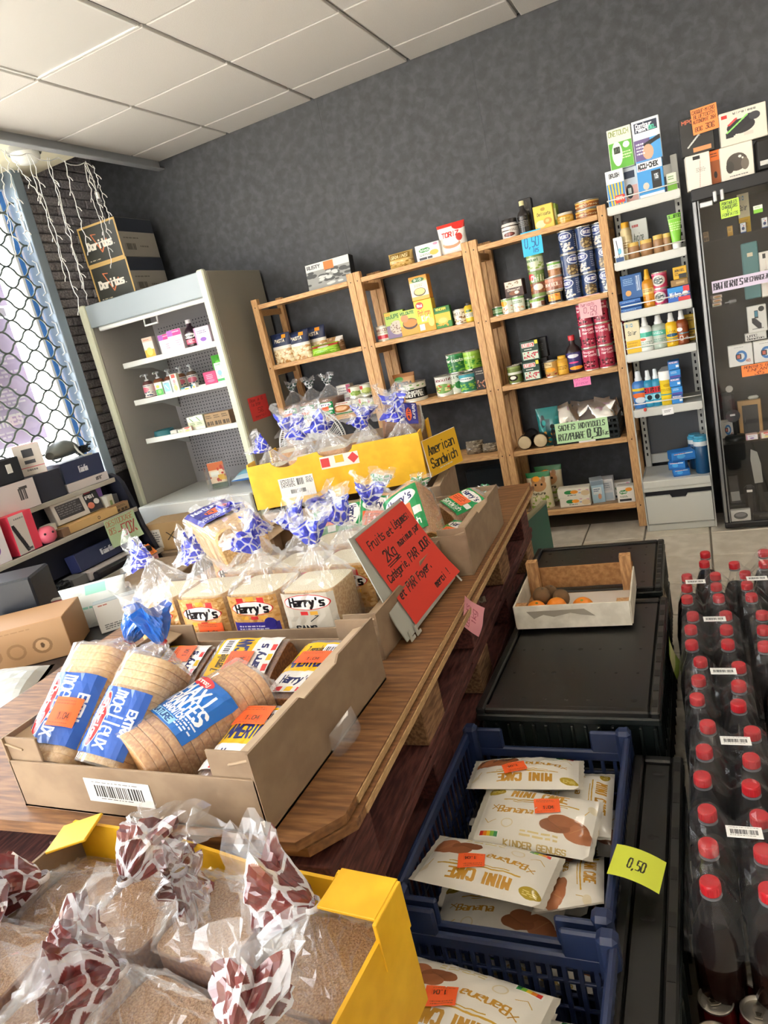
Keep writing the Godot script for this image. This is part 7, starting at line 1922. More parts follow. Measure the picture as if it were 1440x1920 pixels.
func fruit(called: String, label: String, p: Vector3, r: float, tint: String, group: String, squash := 0.95) -> void:
	var t := thing(called, label, called.replace("_fruit", ""), p, Vector3(0.3, p.x * 40.0, 0.2), group)
	var pr := PackedVector2Array()
	for i in 13:
		var a := PI * i / 12.0
		pr.append(Vector2(maxf(0.0, r * sin(a)), r * squash * (1.0 - cos(a))))
	part(t, "peel", geo().lathe(pr, 24), M[tint])
	part(t, "navel", geo().tint("6a7a34" if called == "orange" else "4a3a26").at(Vector3(0, r * squash * 2.0 - 0.0012, 0)).lathe(PackedVector2Array([Vector2(0.005, 0), Vector2(0.004, 0.0016), Vector2(0, 0.0018)]), 8), M["flat"])

func crates() -> void:
	black_crate("black folding crate with slotted lid next to the blue crate", Vector3(2.07, 0, 2.255), Vector3(0.44, 0.285, 0.64), 0.0)
	black_crate("black folding crate turned crosswise, nearest the pine rack", Vector3(2.035, 0, 1.67), Vector3(0.47, 0.30, 0.44), 0.015)
	black_crate("low black crate squeezed between the blue crates and the cola bottles", Vector3(2.278, 0, 3.06), Vector3(0.105, 0.2, 0.9), 0.0)
	pouch("plastic_scrap", "scrap of clear plastic hanging at the crate corner", Vector3(2.275, 0.17, 1.82), Vector3(0.03, 0.13, 0.02), "crumple", "b8b0ac", Vector3(0, 1.2, 0.2), "", "plastic bag", 0.4)
	pouch("plastic_scrap", "crumpled clear plastic bag at the dark gap by the table", Vector3(1.70, 0.24, 1.95), Vector3(0.07, 0.09, 0.05), "crumple", "5a4a46", Vector3(0, 0.4, 0.2), "", "plastic bag", 0.4)
	# wooden fruit crate
	var c := thing("fruit_crate", "small white wooden fruit crate with raised corner posts", "crate", Vector3(2.03, 0.3005, 2.0), Vector3(0, 0.03, 0))
	part(c, "front_board", bx(Vector3(0.335, 0.075, 0.005), Vector3(0, 0.042, 0.138), 0.001), M["crate_white"])
	part(c, "back_board", bx(Vector3(0.335, 0.075, 0.005), Vector3(0, 0.055, -0.138), 0.001), M["hardboard"])
	for sx in [-1.0, 1.0]:
		part(c, "side_board", bx(Vector3(0.005, 0.07, 0.27), Vector3(sx * 0.168, 0.042, 0), 0.001), M["crate_white"])
		for sz in [-1.0, 1.0]:
			var ph := 0.075 if sz > 0 else 0.125
			part(c, "corner_post", geo().at(Vector3(sx * 0.148, 0, sz * 0.118)).prism(PackedVector2Array([Vector2(-0.017 , 0.004), Vector2(0.017, 0.004), Vector2(0.017, ph), Vector2(-0.017, ph)]), -0.016, 0.016), M["crate_wood"])
	part(c, "floor_board", bx(Vector3(0.33, 0.004, 0.27), Vector3(0, 0.006, 0)), M["hardboard"])
	part(c, "paper_lining", bx(Vector3(0.26, 0.001, 0.17), Vector3(0.02, 0.0092, -0.02)), mat("lining", "d8d0c8", 0.8))
	var st := geo().tint("9a9284")
	st.at(Vector3(-0.02, 0.05, 0.1412)).prism(PackedVector2Array([Vector2(-0.11, 0.012), Vector2(0.06, 0.014), Vector2(0.09, -0.01), Vector2(0.05, -0.004), Vector2(0.02, 0.003), Vector2(-0.03, -0.008), Vector2(-0.06, 0.0), Vector2(-0.09, -0.012), Vector2(-0.1, 0.0)]), 0.0, 0.0004)
	part(c, "stain", st, M["flat"], "grey brown smear")
	rough_mat("orange_peel", noise_tex(0.2, "e07a12", "f09426", FastNoiseLite.TYPE_SIMPLEX, 61, 3, 256), Vector3(8, 8, 8), 0.4, 0.05)
	rough_mat("kiwi_peel", noise_tex(0.2, "5a4228", "7c6040", FastNoiseLite.TYPE_SIMPLEX, 62, 4, 256), Vector3(10, 10, 10), 0.85, 0.05)
	var base := 0.3115
	fruit("orange", "orange in the fruit crate nearest the table", Vector3(1.915, base, 2.075), 0.031, "orange_peel", "oranges in the fruit crate")
	fruit("orange", "orange in the middle of the fruit crate", Vector3(1.98, base, 2.075), 0.031, "orange_peel", "oranges in the fruit crate")
	fruit("orange", "orange lying alone on the paper in the fruit crate", Vector3(2.06, base, 2.07), 0.033, "orange_peel", "oranges in the fruit crate")
	fruit("kiwi_fruit", "kiwi at the back corner of the fruit crate", Vector3(1.92, base + 0.018, 2.015), 0.028, "kiwi_peel", "kiwis in the fruit crate", 1.1)
	fruit("kiwi_fruit", "kiwi under the corner kiwi, behind the first orange", Vector3(1.93, base, 1.96), 0.027, "kiwi_peel", "kiwis in the fruit crate", 1.1)
	fruit("kiwi_fruit", "kiwi behind the middle orange", Vector3(1.985, base, 2.012), 0.027, "kiwi_peel", "kiwis in the fruit crate", 1.1)
	# blue crates with cakes
	blue_crate("dark blue lattice crate of cake packs touching the black crate", Vector3(2.03, 0, 2.87), Vector3(0.39, 0.265, 0.54))
	blue_crate("dark blue lattice crate of cake packs nearest the viewer", Vector3(2.045, 0, 3.425), Vector3(0.40, 0.265, 0.54))
	# the packs below them, in layers
	var first: Node3D = null
	for c0 in [[Vector3(2.03, 0, 2.87), "blue crate touching the black crate"], [Vector3(2.045, 0, 3.425), "nearest blue crate"]]:
		for lv in 3:
			for r in 3:
				var at: Vector3 = c0[0] + Vector3(0.04 * (1 - r % 2) * (1 if lv % 2 else -1), 0.011 + 0.046 * lv, -0.158 + 0.158 * r)
				var lab: String = "%s cake pack of the %s layer in the %s" % [["rear", "central", "front"][r], ["bottom", "second", "third"][lv], c0[1]]
				if first == null:
					first = cake_pack(lab, at, Vector3.ZERO, 0.255, 0.15, 0.046, false)
				else:
					copy_of(first, "cake_pack", lab, at, Vector3(0, 0.08 * sin(lv * 3.0 + r), 0))
	cake_pack("cake pack at the back of the first blue crate, print upside down", Vector3(2.0, 0.205, 2.725), Vector3(0.22, PI + 0.16, 0.04))
	cake_pack("cake pack in the middle of the first blue crate, print the right way up", Vector3(2.05, 0.20, 2.86), Vector3(0.12, -0.06, -0.03))
	cake_pack("cake pack at the front of the first blue crate, print upside down", Vector3(1.985, 0.21, 3.02), Vector3(0.18, PI - 0.06, 0.03), 0.265, 0.155)
	cake_pack("cake pack standing on edge along the crate side, behind the front pack", Vector3(2.135, 0.165, 2.985), Vector3(0.15, -1.35, 0.4), 0.22, 0.13, 0.042, false)
	cake_pack("cake pack tucked under the others by the crate side", Vector3(2.12, 0.168, 2.76), Vector3(0.0, -1.5, 0.1), 0.24, 0.14, 0.042, false)
	cake_pack("cake pack with large orange sticker in the nearest crate", Vector3(2.015, 0.205, 3.30), Vector3(0.25, PI - 0.12, -0.02), 0.27, 0.16)
	cake_pack("cake pack leaning behind the stickered one in the nearest crate", Vector3(2.10, 0.175, 3.33), Vector3(0.2, PI - 0.02, -0.1), 0.25, 0.15, 0.042, false)
	cake_pack("grey shaded cake pack at the far side of the nearest crate", Vector3(2.125, 0.158, 3.45), Vector3(0.1, -1.5, 0.0), 0.25, 0.15, 0.042, false)
	# notes on the crates
	var yn := []
	for i in 7:
		var r := PackedVector3Array()
		for k in 7:
			var u := k / 6.0
			var v := i / 6.0
			r.append(Vector3(u * 0.082, -0.028 * u * u - 0.01 * v, -(v - 0.5) * 0.085 - 0.006 * u))
		yn.append(r)
	single("yellow_note", "fluorescent yellow price note sticking out from the blue crate", "note", geo().loft(yn, false, pic("yellow_note")), M["print"], Vector3(2.222, 0.277, 3.0), Vector3(0, -0.1, 0))
	note("pale_note", "pale yellow note hanging on the side of the black crate", Vector3(2.296, 0.27, 2.19), 0.07, 0.10, "slimgreen", "d9d69a", Vector3(0, PI / 2, 0.3), 0.015)

func drinks() -> void:
	# dark soda bottles in shrink wrapped six packs
	var proto: Node3D = null
	var cola := mat("cola", "160b08", 0.12)
	cola.metallic_specular = 0.15
	var pet: Material = M["film_wrap"]
	var red := mat("cap_red", "b3202a", 0.35)
	var n := 0
	for q in SODA:
		var lab := "cola bottle, " + soda_place(n)
		var p := Vector3(q[0], 0, q[1])
		if proto == null:
			proto = thing("cola_bottle", lab, "bottle", p, Vector3.ZERO, "red capped cola bottles in shrink wrap")
			part(proto, "liquid", geo().lathe(PackedVector2Array([Vector2(0, 0.002), Vector2(0.034, 0.002), Vector2(0.039, 0.012), Vector2(0.0385, 0.08), Vector2(0.037, 0.1), Vector2(0.0385, 0.12), Vector2(0.0385, 0.19), Vector2(0.034, 0.222), Vector2(0.024, 0.247), Vector2(0, 0.247)]), 24), cola)
			part(proto, "bottle_wall", geo().lathe(PackedVector2Array([Vector2(0.04, 0.18), Vector2(0.04, 0.19), Vector2(0.0352, 0.225), Vector2(0.026, 0.252), Vector2(0.017, 0.275), Vector2(0.0135, 0.292), Vector2(0.0132, 0.303)]), 24), pet)
			part(proto, "neck_ring", geo().tint("6a6a70").lathe(PackedVector2Array([Vector2(0.0135, 0.294), Vector2(0.0165, 0.295), Vector2(0.0165, 0.297), Vector2(0.0135, 0.298)]), 16), M["plastic"])
			var cap := geo()
			cap.lathe(PackedVector2Array([Vector2(0.0152, 0.30), Vector2(0.0154, 0.317), Vector2(0.0142, 0.319), Vector2(0, 0.3195)]), 24)
			for k in 24:
				var a := TAU * k / 24
				cap.at(Vector3(0.0153 * sin(a), 0.3085, 0.0153 * cos(a)), Vector3(0, a, 0)).box(Vector3.ZERO, Vector3(0.0016, 0.014, 0.0012))
			part(proto, "cap", cap, red)
		else:
			copy_of(proto, "cola_bottle", lab, p, Vector3(0, n * 1.3, 0))
		n += 1
	# shrink film tents over groups of bottles
	for q in WRAPS:
		var x0: float = q[0]
		var x1: float = q[1]
		var z0: float = q[2]
		var z1: float = q[3]
		var rows := []
		for i in 25:
			var row := PackedVector3Array()
			for k in 21:
				var u := k / 20.0
				var v := i / 24.0
				var x := lerpf(x0 - 0.046, x1 + 0.046, u)
				var z := lerpf(z0 - 0.046, z1 + 0.046, v)
				var h := 0.0
				for b in SODA:
					var d := Vector2(x - b[0], z - b[1]).length()
					h = maxf(h, 0.325 - 1.3 * maxf(0.0, d - 0.012) if d < 0.06 else 0.0)
				var edge := minf(minf(u, 1.0 - u) * (x1 - x0 + 0.09), minf(v, 1.0 - v) * (z1 - z0 + 0.09))
				h = maxf(h, 0.255)
				if edge < 0.012:
					h = 0.2
				row.append(Vector3(x, h + 0.009 * nz.get_noise_2d(x * 45.0, z * 70.0), z))
			rows.append(row)
		single("shrink_wrap", q[4], "shrink film", geo().loft(rows, false, Rect2(), true, true), M["film_wrap"], Vector3.ZERO, Vector3.ZERO, "clear shrink film over cola bottles")
	n = 0
	for q in TAGS:
		single("pack_label", "white barcode label on the shrink film, " + q[3], "label", geo().box(Vector3.ZERO, Vector3(0.055, 0.001, 0.024), 0.0, {"top": pic("tag_white")}), M["print"], Vector3(q[0], q[2], q[1]), Vector3(0.1, 0.08, -0.05), "white barcode labels on the shrink film")
		n += 1
	# drink cans
	var can: Node3D = null
	var k2 := 0
	for q in [[2.376, 3.046, "far row, crate side"], [2.438, 3.05, "far row, outer side"], [2.373, 3.110, "second row, crate side"], [2.434, 3.116, "second row, outer side"], [2.370, 3.174, "third row, crate side"], [2.432, 3.18, "third row, outer side"]]:
		var lab2: String = "red drink can seen from its silver lid, " + q[2]
		if can == null:
			can = thing("drink_can", lab2, "can", Vector3(q[0], 0, q[1]), Vector3(0, 0.4, 0), "drink cans beside the crates")
			part(can, "body", geo().tint("4a1a1c").lathe(PackedVector2Array([Vector2(0, 0), Vector2(0.022, 0.0), Vector2(0.029, 0.01), Vector2(0.029, 0.098), Vector2(0.0255, 0.112)]), 28), M["gloss"])
			part(can, "lid", geo().tint("c9c4ba").lathe(PackedVector2Array([Vector2(0.0255, 0.111), Vector2(0.027, 0.114), Vector2(0.027, 0.1165), Vector2(0.0252, 0.117), Vector2(0.0235, 0.112), Vector2(0.0225, 0.111), Vector2(0.015, 0.1125), Vector2(0, 0.1125)]), 28), M["metal"])
			var pull := geo().tint("b8b2a6")
			pull.prism(PackedVector2Array([Vector2(-0.007, -0.01), Vector2(0.007, -0.01), Vector2(0.0085, 0.002), Vector2(0.005, 0.013), Vector2(-0.005, 0.013), Vector2(-0.0085, 0.002)]), 0.0, 0.0012)
			part(can, "pull_tab", pull, M["metal"], "", Vector3(0, 0.1145, 0.0), Vector3(-PI / 2 + 0.06, 0, 0))
			part(can, "tab_hole", geo().tint("6a645a").prism(PackedVector2Array([Vector2(-0.0045, 0.003), Vector2(0.0045, 0.003), Vector2(0.003, 0.010), Vector2(-0.003, 0.010)]), 0.0, 0.0004), M["metal"], "", Vector3(0, 0.1159, 0.0), Vector3(-PI / 2 + 0.06, 0, 0))
		else:
			copy_of(can, "drink_can", lab2, Vector3(q[0], 0, q[1]), Vector3(0, 0.4 + k2 * 0.9, 0))
		k2 += 1

func soda_place(n: int) -> String:
	var col: int = SODA[n][2]
	var row: int = SODA[n][3]
	var ord := ["first", "second", "third", "fourth", "fifth", "sixth", "seventh", "eighth", "ninth", "tenth", "eleventh", "twelfth", "thirteenth", "fourteenth", "fifteenth", "sixteenth", "seventeenth", "eighteenth"]
	return ord[row] + " from the wall in the " + ["row beside the black crates", "second row from the crates", "third row from the crates", "outermost row"][col]
const SODA := [[2.401, 1.623, 0, 0], [2.397, 1.708, 0, 1], [2.345, 1.816, 0, 2], [2.345, 1.898, 0, 3], [2.346, 1.981, 0, 4], [2.361, 2.096, 0, 5], [2.356, 2.180, 0, 6], [2.358, 2.267, 0, 7], [2.378, 2.358, 0, 8], [2.373, 2.447, 0, 9], [2.369, 2.529, 0, 10], [2.389, 2.636, 0, 11], [2.381, 2.725, 0, 12], [2.376, 2.812, 0, 13], [2.383, 2.907, 0, 14], [2.383, 2.992, 0, 15], [2.384, 3.076, 0, 16], [2.484, 1.733, 1, 0], [2.427, 1.817, 1, 1], [2.427, 1.899, 1, 2], [2.431, 1.982, 1, 3], [2.445, 2.099, 1, 4], [2.443, 2.185, 1, 5], [2.443, 2.267, 1, 6], [2.462, 2.384, 1, 7], [2.457, 2.470, 1, 8], [2.452, 2.553, 1, 9], [2.472, 2.655, 1, 10], [2.464, 2.747, 1, 11], [2.458, 2.829, 1, 12], [2.466, 2.911, 1, 13], [2.466, 2.993, 1, 14], [2.467, 3.076, 1, 15], [2.574, 1.642, 2, 0], [2.568, 1.739, 2, 1], [2.510, 1.816, 2, 2], [2.510, 1.898, 2, 3], [2.516, 1.984, 2, 4], [2.534, 2.103, 2, 5], [2.530, 2.193, 2, 6], [2.525, 2.281, 2, 7], [2.545, 2.360, 2, 8], [2.545, 2.446, 2, 9], [2.545, 2.532, 2, 10], [2.546, 2.618, 2, 11], [2.545, 2.704, 2, 12], [2.545, 2.790, 2, 13], [2.545, 2.876, 2, 14], [2.545, 2.962, 2, 15], [2.545, 3.048, 2, 16], [2.615, 1.850, 3, 0], [2.615, 1.936, 3, 1], [2.615, 2.022, 3, 2], [2.616, 2.108, 3, 3], [2.615, 2.194, 3, 4], [2.615, 2.280, 3, 5]]
const WRAPS := [[2.360, 2.450, 1.800, 1.990, "clear shrink film over cola bottles, far pack beside the crates"], [2.360, 2.450, 2.080, 2.260, "clear shrink film over cola bottles, second pack beside the crates"], [2.370, 2.460, 2.360, 2.540, "clear shrink film over cola bottles, third pack beside the crates"], [2.380, 2.470, 2.630, 2.810, "clear shrink film over cola bottles, fourth pack beside the crates"], [2.380, 2.470, 2.900, 3.060, "clear shrink film over cola bottles, pack nearest the drink cans"], [2.520, 2.610, 1.660, 2.000, "clear shrink film over cola bottles, far pack at the outer side"], [2.530, 2.620, 2.080, 2.300, "clear shrink film over cola bottles, second pack at the outer side"]]
const TAGS := [[2.371, 1.895, 0.3285, "far pack beside the crates"], [2.538, 1.892, 0.3285, "far pack at the outer side"], [2.417, 2.157, 0.3285, "third pack from the wall"], [2.428, 2.436, 0.3285, "fourth pack from the wall"], [2.440, 2.711, 0.3285, "fifth pack from the wall"], [2.440, 2.970, 0.3285, "pack nearest the drink cans"]]
# flat print on the packages, drawn from plain shapes and letters (fractions of each face)
const DESIGNS := {
	"photo": "b 8d8f8c;r 0 0 1 .3 d8d8d2;s 0 .3 1 .6 3a3c3c 26 .09;s .3 .4 .7 .5 c4c8c6 14 .08;t .05 .08 .3 .12 55565a .02 RUSTY;r .42 .04 .22 .3 e0702a",
	"pasta": "b d8c49a;r 0 0 1 .42 1f2a4a;e .5 .16 .2 .08 27355c;t .25 .2 .5 .1 e8e2cc .022 PASTA;r 0 .42 1 .1 e8e4da;s 0 .55 1 .42 b98a52 40 .07;s 0 .55 1 .42 efe0b8 36 .06;r .6 .06 .2 .12 ef9a2a",
	"lime": "b 93c93a;r 0 .1 1 .2 b0463a;s 0 .4 1 .5 b6de5a 16 .1;e .5 .25 .2 .1 e8e0d0;p .1 .6 .8 .3 4f8a1e 3",
	"brownbag": "b a57f58;s 0 0 1 1 c9aa84 20 .1;r .6 0 .4 .35 eeeae4;s 0 .3 1 .7 7a5838 12 .08",
	"teabox": "b e9e6e0;r 0 .5 1 .25 7a3a5a;p .1 .1 .7 .3 8a8a90 3;r .7 0 .3 .3 a8456a",
	"can_pale": "b e4e6d2;r 0 .1 .4 .35 c8383a;e .6 .6 .25 .22 9ab55a;s .4 .4 .5 .4 6f9a3a 10 .06;p .05 .55 .3 .3 6a6a5a 3",
	"can_pale2": "b dfe4cf;r .1 .1 .35 .3 b33a38;e .6 .55 .25 .25 b8c46a;p .1 .7 .7 .2 5a6a3a 2",
	"flatbread": "b e6e2d6;e .5 .5 .42 .3 a66c3c;e .5 .48 .3 .18 c28a52;p .1 .08 .8 .12 b23a30 1;r 0 .85 1 .1 3f8a50",
	"grain": "b c9a865;r .1 .1 .8 .35 8a6a2e;t .16 .18 .68 .2 ead9a6 .03 GRAINS;s 0 .5 1 .5 9a7636 24 .06;s 0 .5 1 .5 e0c486 20 .05",
	"puree": "b efede6;e .3 .35 .16 .13 2f8a3a;e .46 .33 .14 .13 2f8a3a;t .2 .28 .4 .12 ffffff .022 bledi;p .15 .58 .5 .14 7a8a7a 2;e .75 .6 .18 .16 d8b24a;r .1 .78 .32 .14 2c3038;r .45 .78 .2 .14 3a3e48;e .85 .1 .1 .08 d88aa8",
	"puree_dot": "b efede6;e .3 .35 .16 .13 2f8a3a;e .46 .33 .14 .13 2f8a3a;t .2 .28 .4 .12 ffffff .022 bledi;p .15 .58 .5 .14 7a8a7a 2;e .7 .2 .2 .12 f09a28;r .1 .78 .7 .14 2c3038",
	"rice": "b f2efe8;r 0 0 1 .12 d43c32;e .8 .1 .25 .16 c9302c;t .2 .3 .6 .14 c8383a .03 TORIZ;e .5 .68 .3 .12 b07a50;e .5 .63 .26 .08 f6f2ea;e .78 .5 .1 .12 c9403a",
	"can_red": "b e9e2d2;r 0 .62 1 .24 c83a48;t .15 .2 .7 .16 7a3a3a .025 HARICOT;p .2 .42 .6 .12 8a7a6a 2",
	"soup_a": "b a9c258;r 0 .5 1 .5 7a6a8c;e .55 .6 .36 .26 c9c0b0;s .25 .42 .6 .35 7a5a4a 24 .04;t .1 .12 .7 .12 2f6a2c .03 SOUPE;r .02 .02 .3 .12 f0a02a",
	"soup_b": "b b9c95a;r 0 .6 1 .4 d89a3a;e .55 .55 .4 .22 3a2a22;e .55 .52 .36 .16 e0813a;e .3 .3 .2 .16 c98a5a;t .1 .06 .75 .1 2f6a2c .03 VELOUTE",
	"puree_y": "b f2cf4a;r 0 .72 1 .28 e89a2a;e .3 .16 .22 .11 c8382c;t .16 .12 .3 .08 ffffff .02 Mous;t .15 .32 .7 .16 c8702a .03 Potiron;t .3 .5 .5 .16 f8f4e8 .045 Kiri;r .1 .74 .3 .2 f4f0e4;e .8 .72 .16 .14 f0dc7a",
	"cereal": "b ecb45a;r 0 0 1 .16 e0902a;e .5 .16 .36 .1 2f6a3a;t .28 .12 .44 .07 e8f0dc .02 BIO;r 0 .24 1 .6 f2ead6;e .5 .66 .34 .17 3a3026;e .5 .65 .3 .14 e8cf8a;p .25 .34 .5 .12 7a6a4a 3",
	"soup_c": "b 3f8c40;r 0 0 1 .22 2f6a34;t .2 .06 .6 .1 e8d84a .03 KNORR;r 0 .3 1 .4 e6c244;e .5 .66 .32 .2 d9c45a;e .5 .64 .24 .12 f0de82;s .1 .8 .8 .16 e8a83a 8 .06",
	"can_nut": "b e6ddc9;t .2 .2 .6 .12 5a4a3a .025 NOIX;s .1 .5 .8 .4 7a5632 18 .08;s .1 .5 .8 .4 c9a878 10 .06;p .25 .36 .5 .08 8a7a6a 1",
	"oil": "b e0c33a;r 0 .3 1 .4 f2ecd6;p .1 .36 .8 .3 3a4a2a 3;e .5 .15 .2 .1 3a6a2a",
	"horda": "b b98a58;r 0 0 1 .14 8a5a30;e .3 .2 .2 .09 3a8a3a;t .1 .32 .8 .16 2c2622 .05 HORDA;s .1 .55 .8 .4 6a3a52 16 .08;p .5 .55 .4 .2 3a2a22 3",
	"can_black": "b d9d4c2;r 0 .34 1 .5 1e1d1b;s 0 .02 1 .26 5f8a3a 12 .07;t .14 .44 .7 .13 f0eee6 .03 MANGE;t .14 .62 .7 .13 f0eee6 .03 CAROTTE",
	"can_salad": "b e9e8e0;t .14 .12 .7 .13 8a4a4a .022 Taboulé;e .5 .62 .36 .24 7fa85a;s .2 .45 .6 .36 c84a3a 10 .06;s .2 .45 .6 .36 e8dc9a 10 .06",
	"can_green": "b 1f6a36;r 0 .04 1 .1 2c8a48;t .15 .28 .7 .14 e8f0dc .03 Haricots;s 0 .5 1 .42 6fae44 22 .07;e .2 .12 .14 .08 e8e8dc",
	"can_lime": "b 8fbe3e;r 0 .05 1 .12 a8d05a;s 0 .5 1 .4 3f8a2c 20 .07;p .2 .3 .6 .12 e8f0d0 2",
	"can_pea": "b e6ebdc;s .1 .45 .5 .45 4f9a3a 14 .07;t .12 .12 .76 .12 2f5a3a .025 Petits;e .75 .6 .2 .2 3a8a4a",
	"can_teal": "b 2f7a5a;r 0 0 1 .22 3f9aa8;e .5 .3 .3 .12 e8efe8;s .1 .5 .8 .45 8ac24a 18 .08;p .25 .26 .5 .08 1f4a6a 1",
	"can_dark": "b 1c3a2a;r 0 .3 1 .3 2a5a3c;p .1 .36 .8 .18 c9d8c0 2",
	"black_food": "b 1c1a1a;s 0 .5 1 .45 a8684a 12 .08;s 0 .5 1 .4 d8b894 8 .05;p .2 .14 .6 .2 b8b0a0 2",
	"crumple": "b 8d8170;s 0 0 1 1 6a5e4e 18 .12;s 0 0 1 1 b8ac98 16 .08",
	"cup": "b e9e4de;r 0 0 1 .1 4a3a34;e .35 .36 .2 .05 4a3a34;e .5 .72 .22 .18 5a2c28;e .5 .7 .14 .1 8a4a40;p .55 .3 .3 .2 6a5a52 3",
	"dark": "b 1d1b1b;p .2 .3 .6 .4 6a6660 4;e .5 .15 .2 .08 3a3632",
	"yellowtea": "b d9c24e;r .06 .04 .88 .92 dfc955;e .5 .16 .12 .07 a88a2a;h .18 .3 .7 .12 6a5a2a .02 Delicata;e .3 .75 .26 .16 e9dcb0;e .68 .68 .22 .14 c9923e;e .66 .66 .1 .07 e8c07a",
	"slimgreen": "b 9ab84e;r 0 .2 1 .5 d8d8a0",
	"mustard": "b c99a34;r .1 .1 .8 .5 d8b45a;p .2 .2 .6 .3 7a5a1e 3",
	"pate": "b 9a5a26;r 0 .1 1 .16 d8ae5a;r 0 .5 1 .3 7a3c1c;s 0 .2 1 .6 e0b060 14 .07;p .1 .55 .8 .2 f0d8a0 2",
	"can_sg": "b 3f7a46;r 0 .3 1 .4 a8c69a;p .15 .38 .7 .2 2f5a34 2",
	"can_sw": "b dfe4d4;e .35 .3 .2 .2 f2a02c;s .1 .5 .8 .45 c98a5a 12 .07;r 0 0 1 .14 8ab06a",
	"can_sw2": "b dce2d2;r 0 .04 1 .12 7aa862;p .2 .3 .6 .2 4f7a4a 2;s .2 .6 .6 .3 d8b08a 8 .08",
	"muesli": "b 46302a;r .04 .04 .92 .42 ddd2c2;s .15 .1 .7 .3 9a8468 14 .06;h .14 .52 .7 .12 e8dccc .022 Chocolat;e .5 .8 .3 .14 8a5638;e .62 .78 .12 .1 e6ded2",
	"can_flat": "b e6e2da;r 0 0 1 .34 7aa03e;r .45 .4 .06 .5 d8d2c8;r .3 .58 .36 .1 d8d2c8;r 0 .4 .3 .6 6a4432;r .7 .4 .3 .6 6a4432",
	"can_cass": "b 6f8a4a;r 0 .45 1 .4 7a4a34;e .3 .22 .18 .12 c8383a;h .3 .2 .6 .2 efe6d4 .035 Chili;s .1 .5 .8 .35 a8703e 14 .08;e .55 .62 .2 .12 e6dcc8",
	"can_palegreen": "b cfd6b4;r 0 .05 1 .16 8fae6a;t .1 .3 .6 .16 3f6a3a .03 Bonduel;s 0 .6 1 .36 8aa24a 16 .08",
	"can_orangefood": "b 241c18;r .25 .2 .5 .6 e0a03a;s .28 .25 .42 .5 c2602a 10 .06;r 0 0 1 .12 c9b48a",
	"can_pinkb": "b a8705a;r 0 .1 1 .2 c98a72;t .08 .4 .8 .26 efe0d0 .03 RAVIOLI;s 0 .7 1 .25 7a4a34 10 .08",
	"can_brownw": "b a8764e;r 0 0 1 .5 e3e2d2;r 0 .06 1 .14 6fa34a;p .15 .28 .6 .14 4a6a4a 2;s 0 .6 1 .35 7a4c2e 10 .1",
	"can_blue0": "b 2b3f6a;e .4 .26 .3 .2 dfe2e8;e .4 .26 .26 .16 2f3f80;t .2 .2 .4 .12 f0f0f4 .03 BIZET;s .2 .5 .55 .4 e0d9cc 16 .08;p .8 .1 .18 .7 a8b4cc 8",
	"can_blue1": "b 2b3f6a;e .6 .26 .3 .2 dfe2e8;e .6 .26 .26 .16 2f3f80;t .4 .2 .4 .12 f0f0f4 .03 BIZET;e .5 .72 .26 .24 5a4a34;s .28 .52 .45 .4 a8905e 18 .06;r .04 .2 .03 .7 d8d8d0",
	"can_olive": "b 6a7a3e;r 0 .35 1 .14 e4e6d8;e .45 .68 .22 .18 2a2018;e .45 .66 .14 .1 e6e0d2;r 0 0 1 .14 8a9a5a",
	"beans": "b 12382a;r .08 .1 .7 .22 d8d4cc;r .11 .13 .64 .16 c83a3a;t .16 .16 .54 .1 f4f0ea .025 RUSTICA;p .2 .4 .5 .1 d8dccc 1;r .08 .52 .86 .42 ccd8c4;s .1 .56 .8 .34 b01c34 30 .05;r .82 0 .18 .2 e8cf3a",
	"can_gold": "b b98f4a;r .1 .06 .5 .3 d8c08a;e .5 .55 .22 .14 f2a02a;s .1 .7 .8 .26 8a3a2e 12 .07;p .15 .12 .4 .18 6a4a22 2",
	"honey": "b dba83a;r 0 .2 1 .6 e2b23e;p .15 .3 .7 .36 7a5a1a 3",
	"sauce": "b 2f2a5a;r .1 .06 .8 .8 3a3670;e .5 .2 .24 .1 e8e8f0;e .5 .55 .2 .05 d84a8a;e .6 .85 .3 .1 f2a02a",
	"can_pink": "b a62c48;t .08 .1 .5 .1 f0c8d0 .022 Rouges;t .08 .26 .6 .1 f0c8d0 .022 Haricots;s .05 .55 .5 .36 4a1420 14 .06;r .72 .1 .22 .34 dcd0d0;k .74 .55 .2 .32 2a2022;s .05 .55 .5 .3 e0a8b0 6 .04",
	"teal": "b 1c7a7a;r .4 .3 .2 .7 0f4a50;e .3 .34 .1 .16 123238;s .3 .6 .5 .3 c98a3a 3 .09;s 0 0 1 1 2c9a98 10 .08",
	"critter": "b d3c8a8;r 0 0 1 .14 1e7a44;e .5 .34 .3 .16 b98a5c;e .38 .32 .04 .03 2a201a;e .62 .32 .04 .03 2a201a;e .3 .2 .08 .08 a8784c;e .7 .2 .08 .08 a8784c;e .42 .17 .14 .07 f2a02c;t .25 .52 .5 .06 4a4a3a .015 Nature;s .15 .62 .7 .33 8aa24a 26 .06;s .2 .62 .6 .3 e0d8b0 14 .06",
	"babytray": "b eae4d4;e .35 .4 .14 .22 2f8a4a;e .52 .4 .12 .2 f09a2a;s .65 .1 .3 .5 c878b0 5 .07;s .65 .1 .3 .5 5a7ac8 4 .06;p .3 .72 .3 .16 4a5a4a 1;e .86 .6 .14 .3 e0c9a0",
	"potblue": "b a9cbe0;r 0 0 1 .2 7a8ea0;r .1 .3 .7 .3 dfeaf0;e .6 .7 .14 .12 e0a888;p .15 .36 .5 .16 3a5a8a 2",
	"potwhite": "b d8dadc;r .1 .1 .8 .4 c2c6cc;p .15 .16 .6 .26 6a7a8a 3;r .1 .6 .8 .3 b8c8d4",
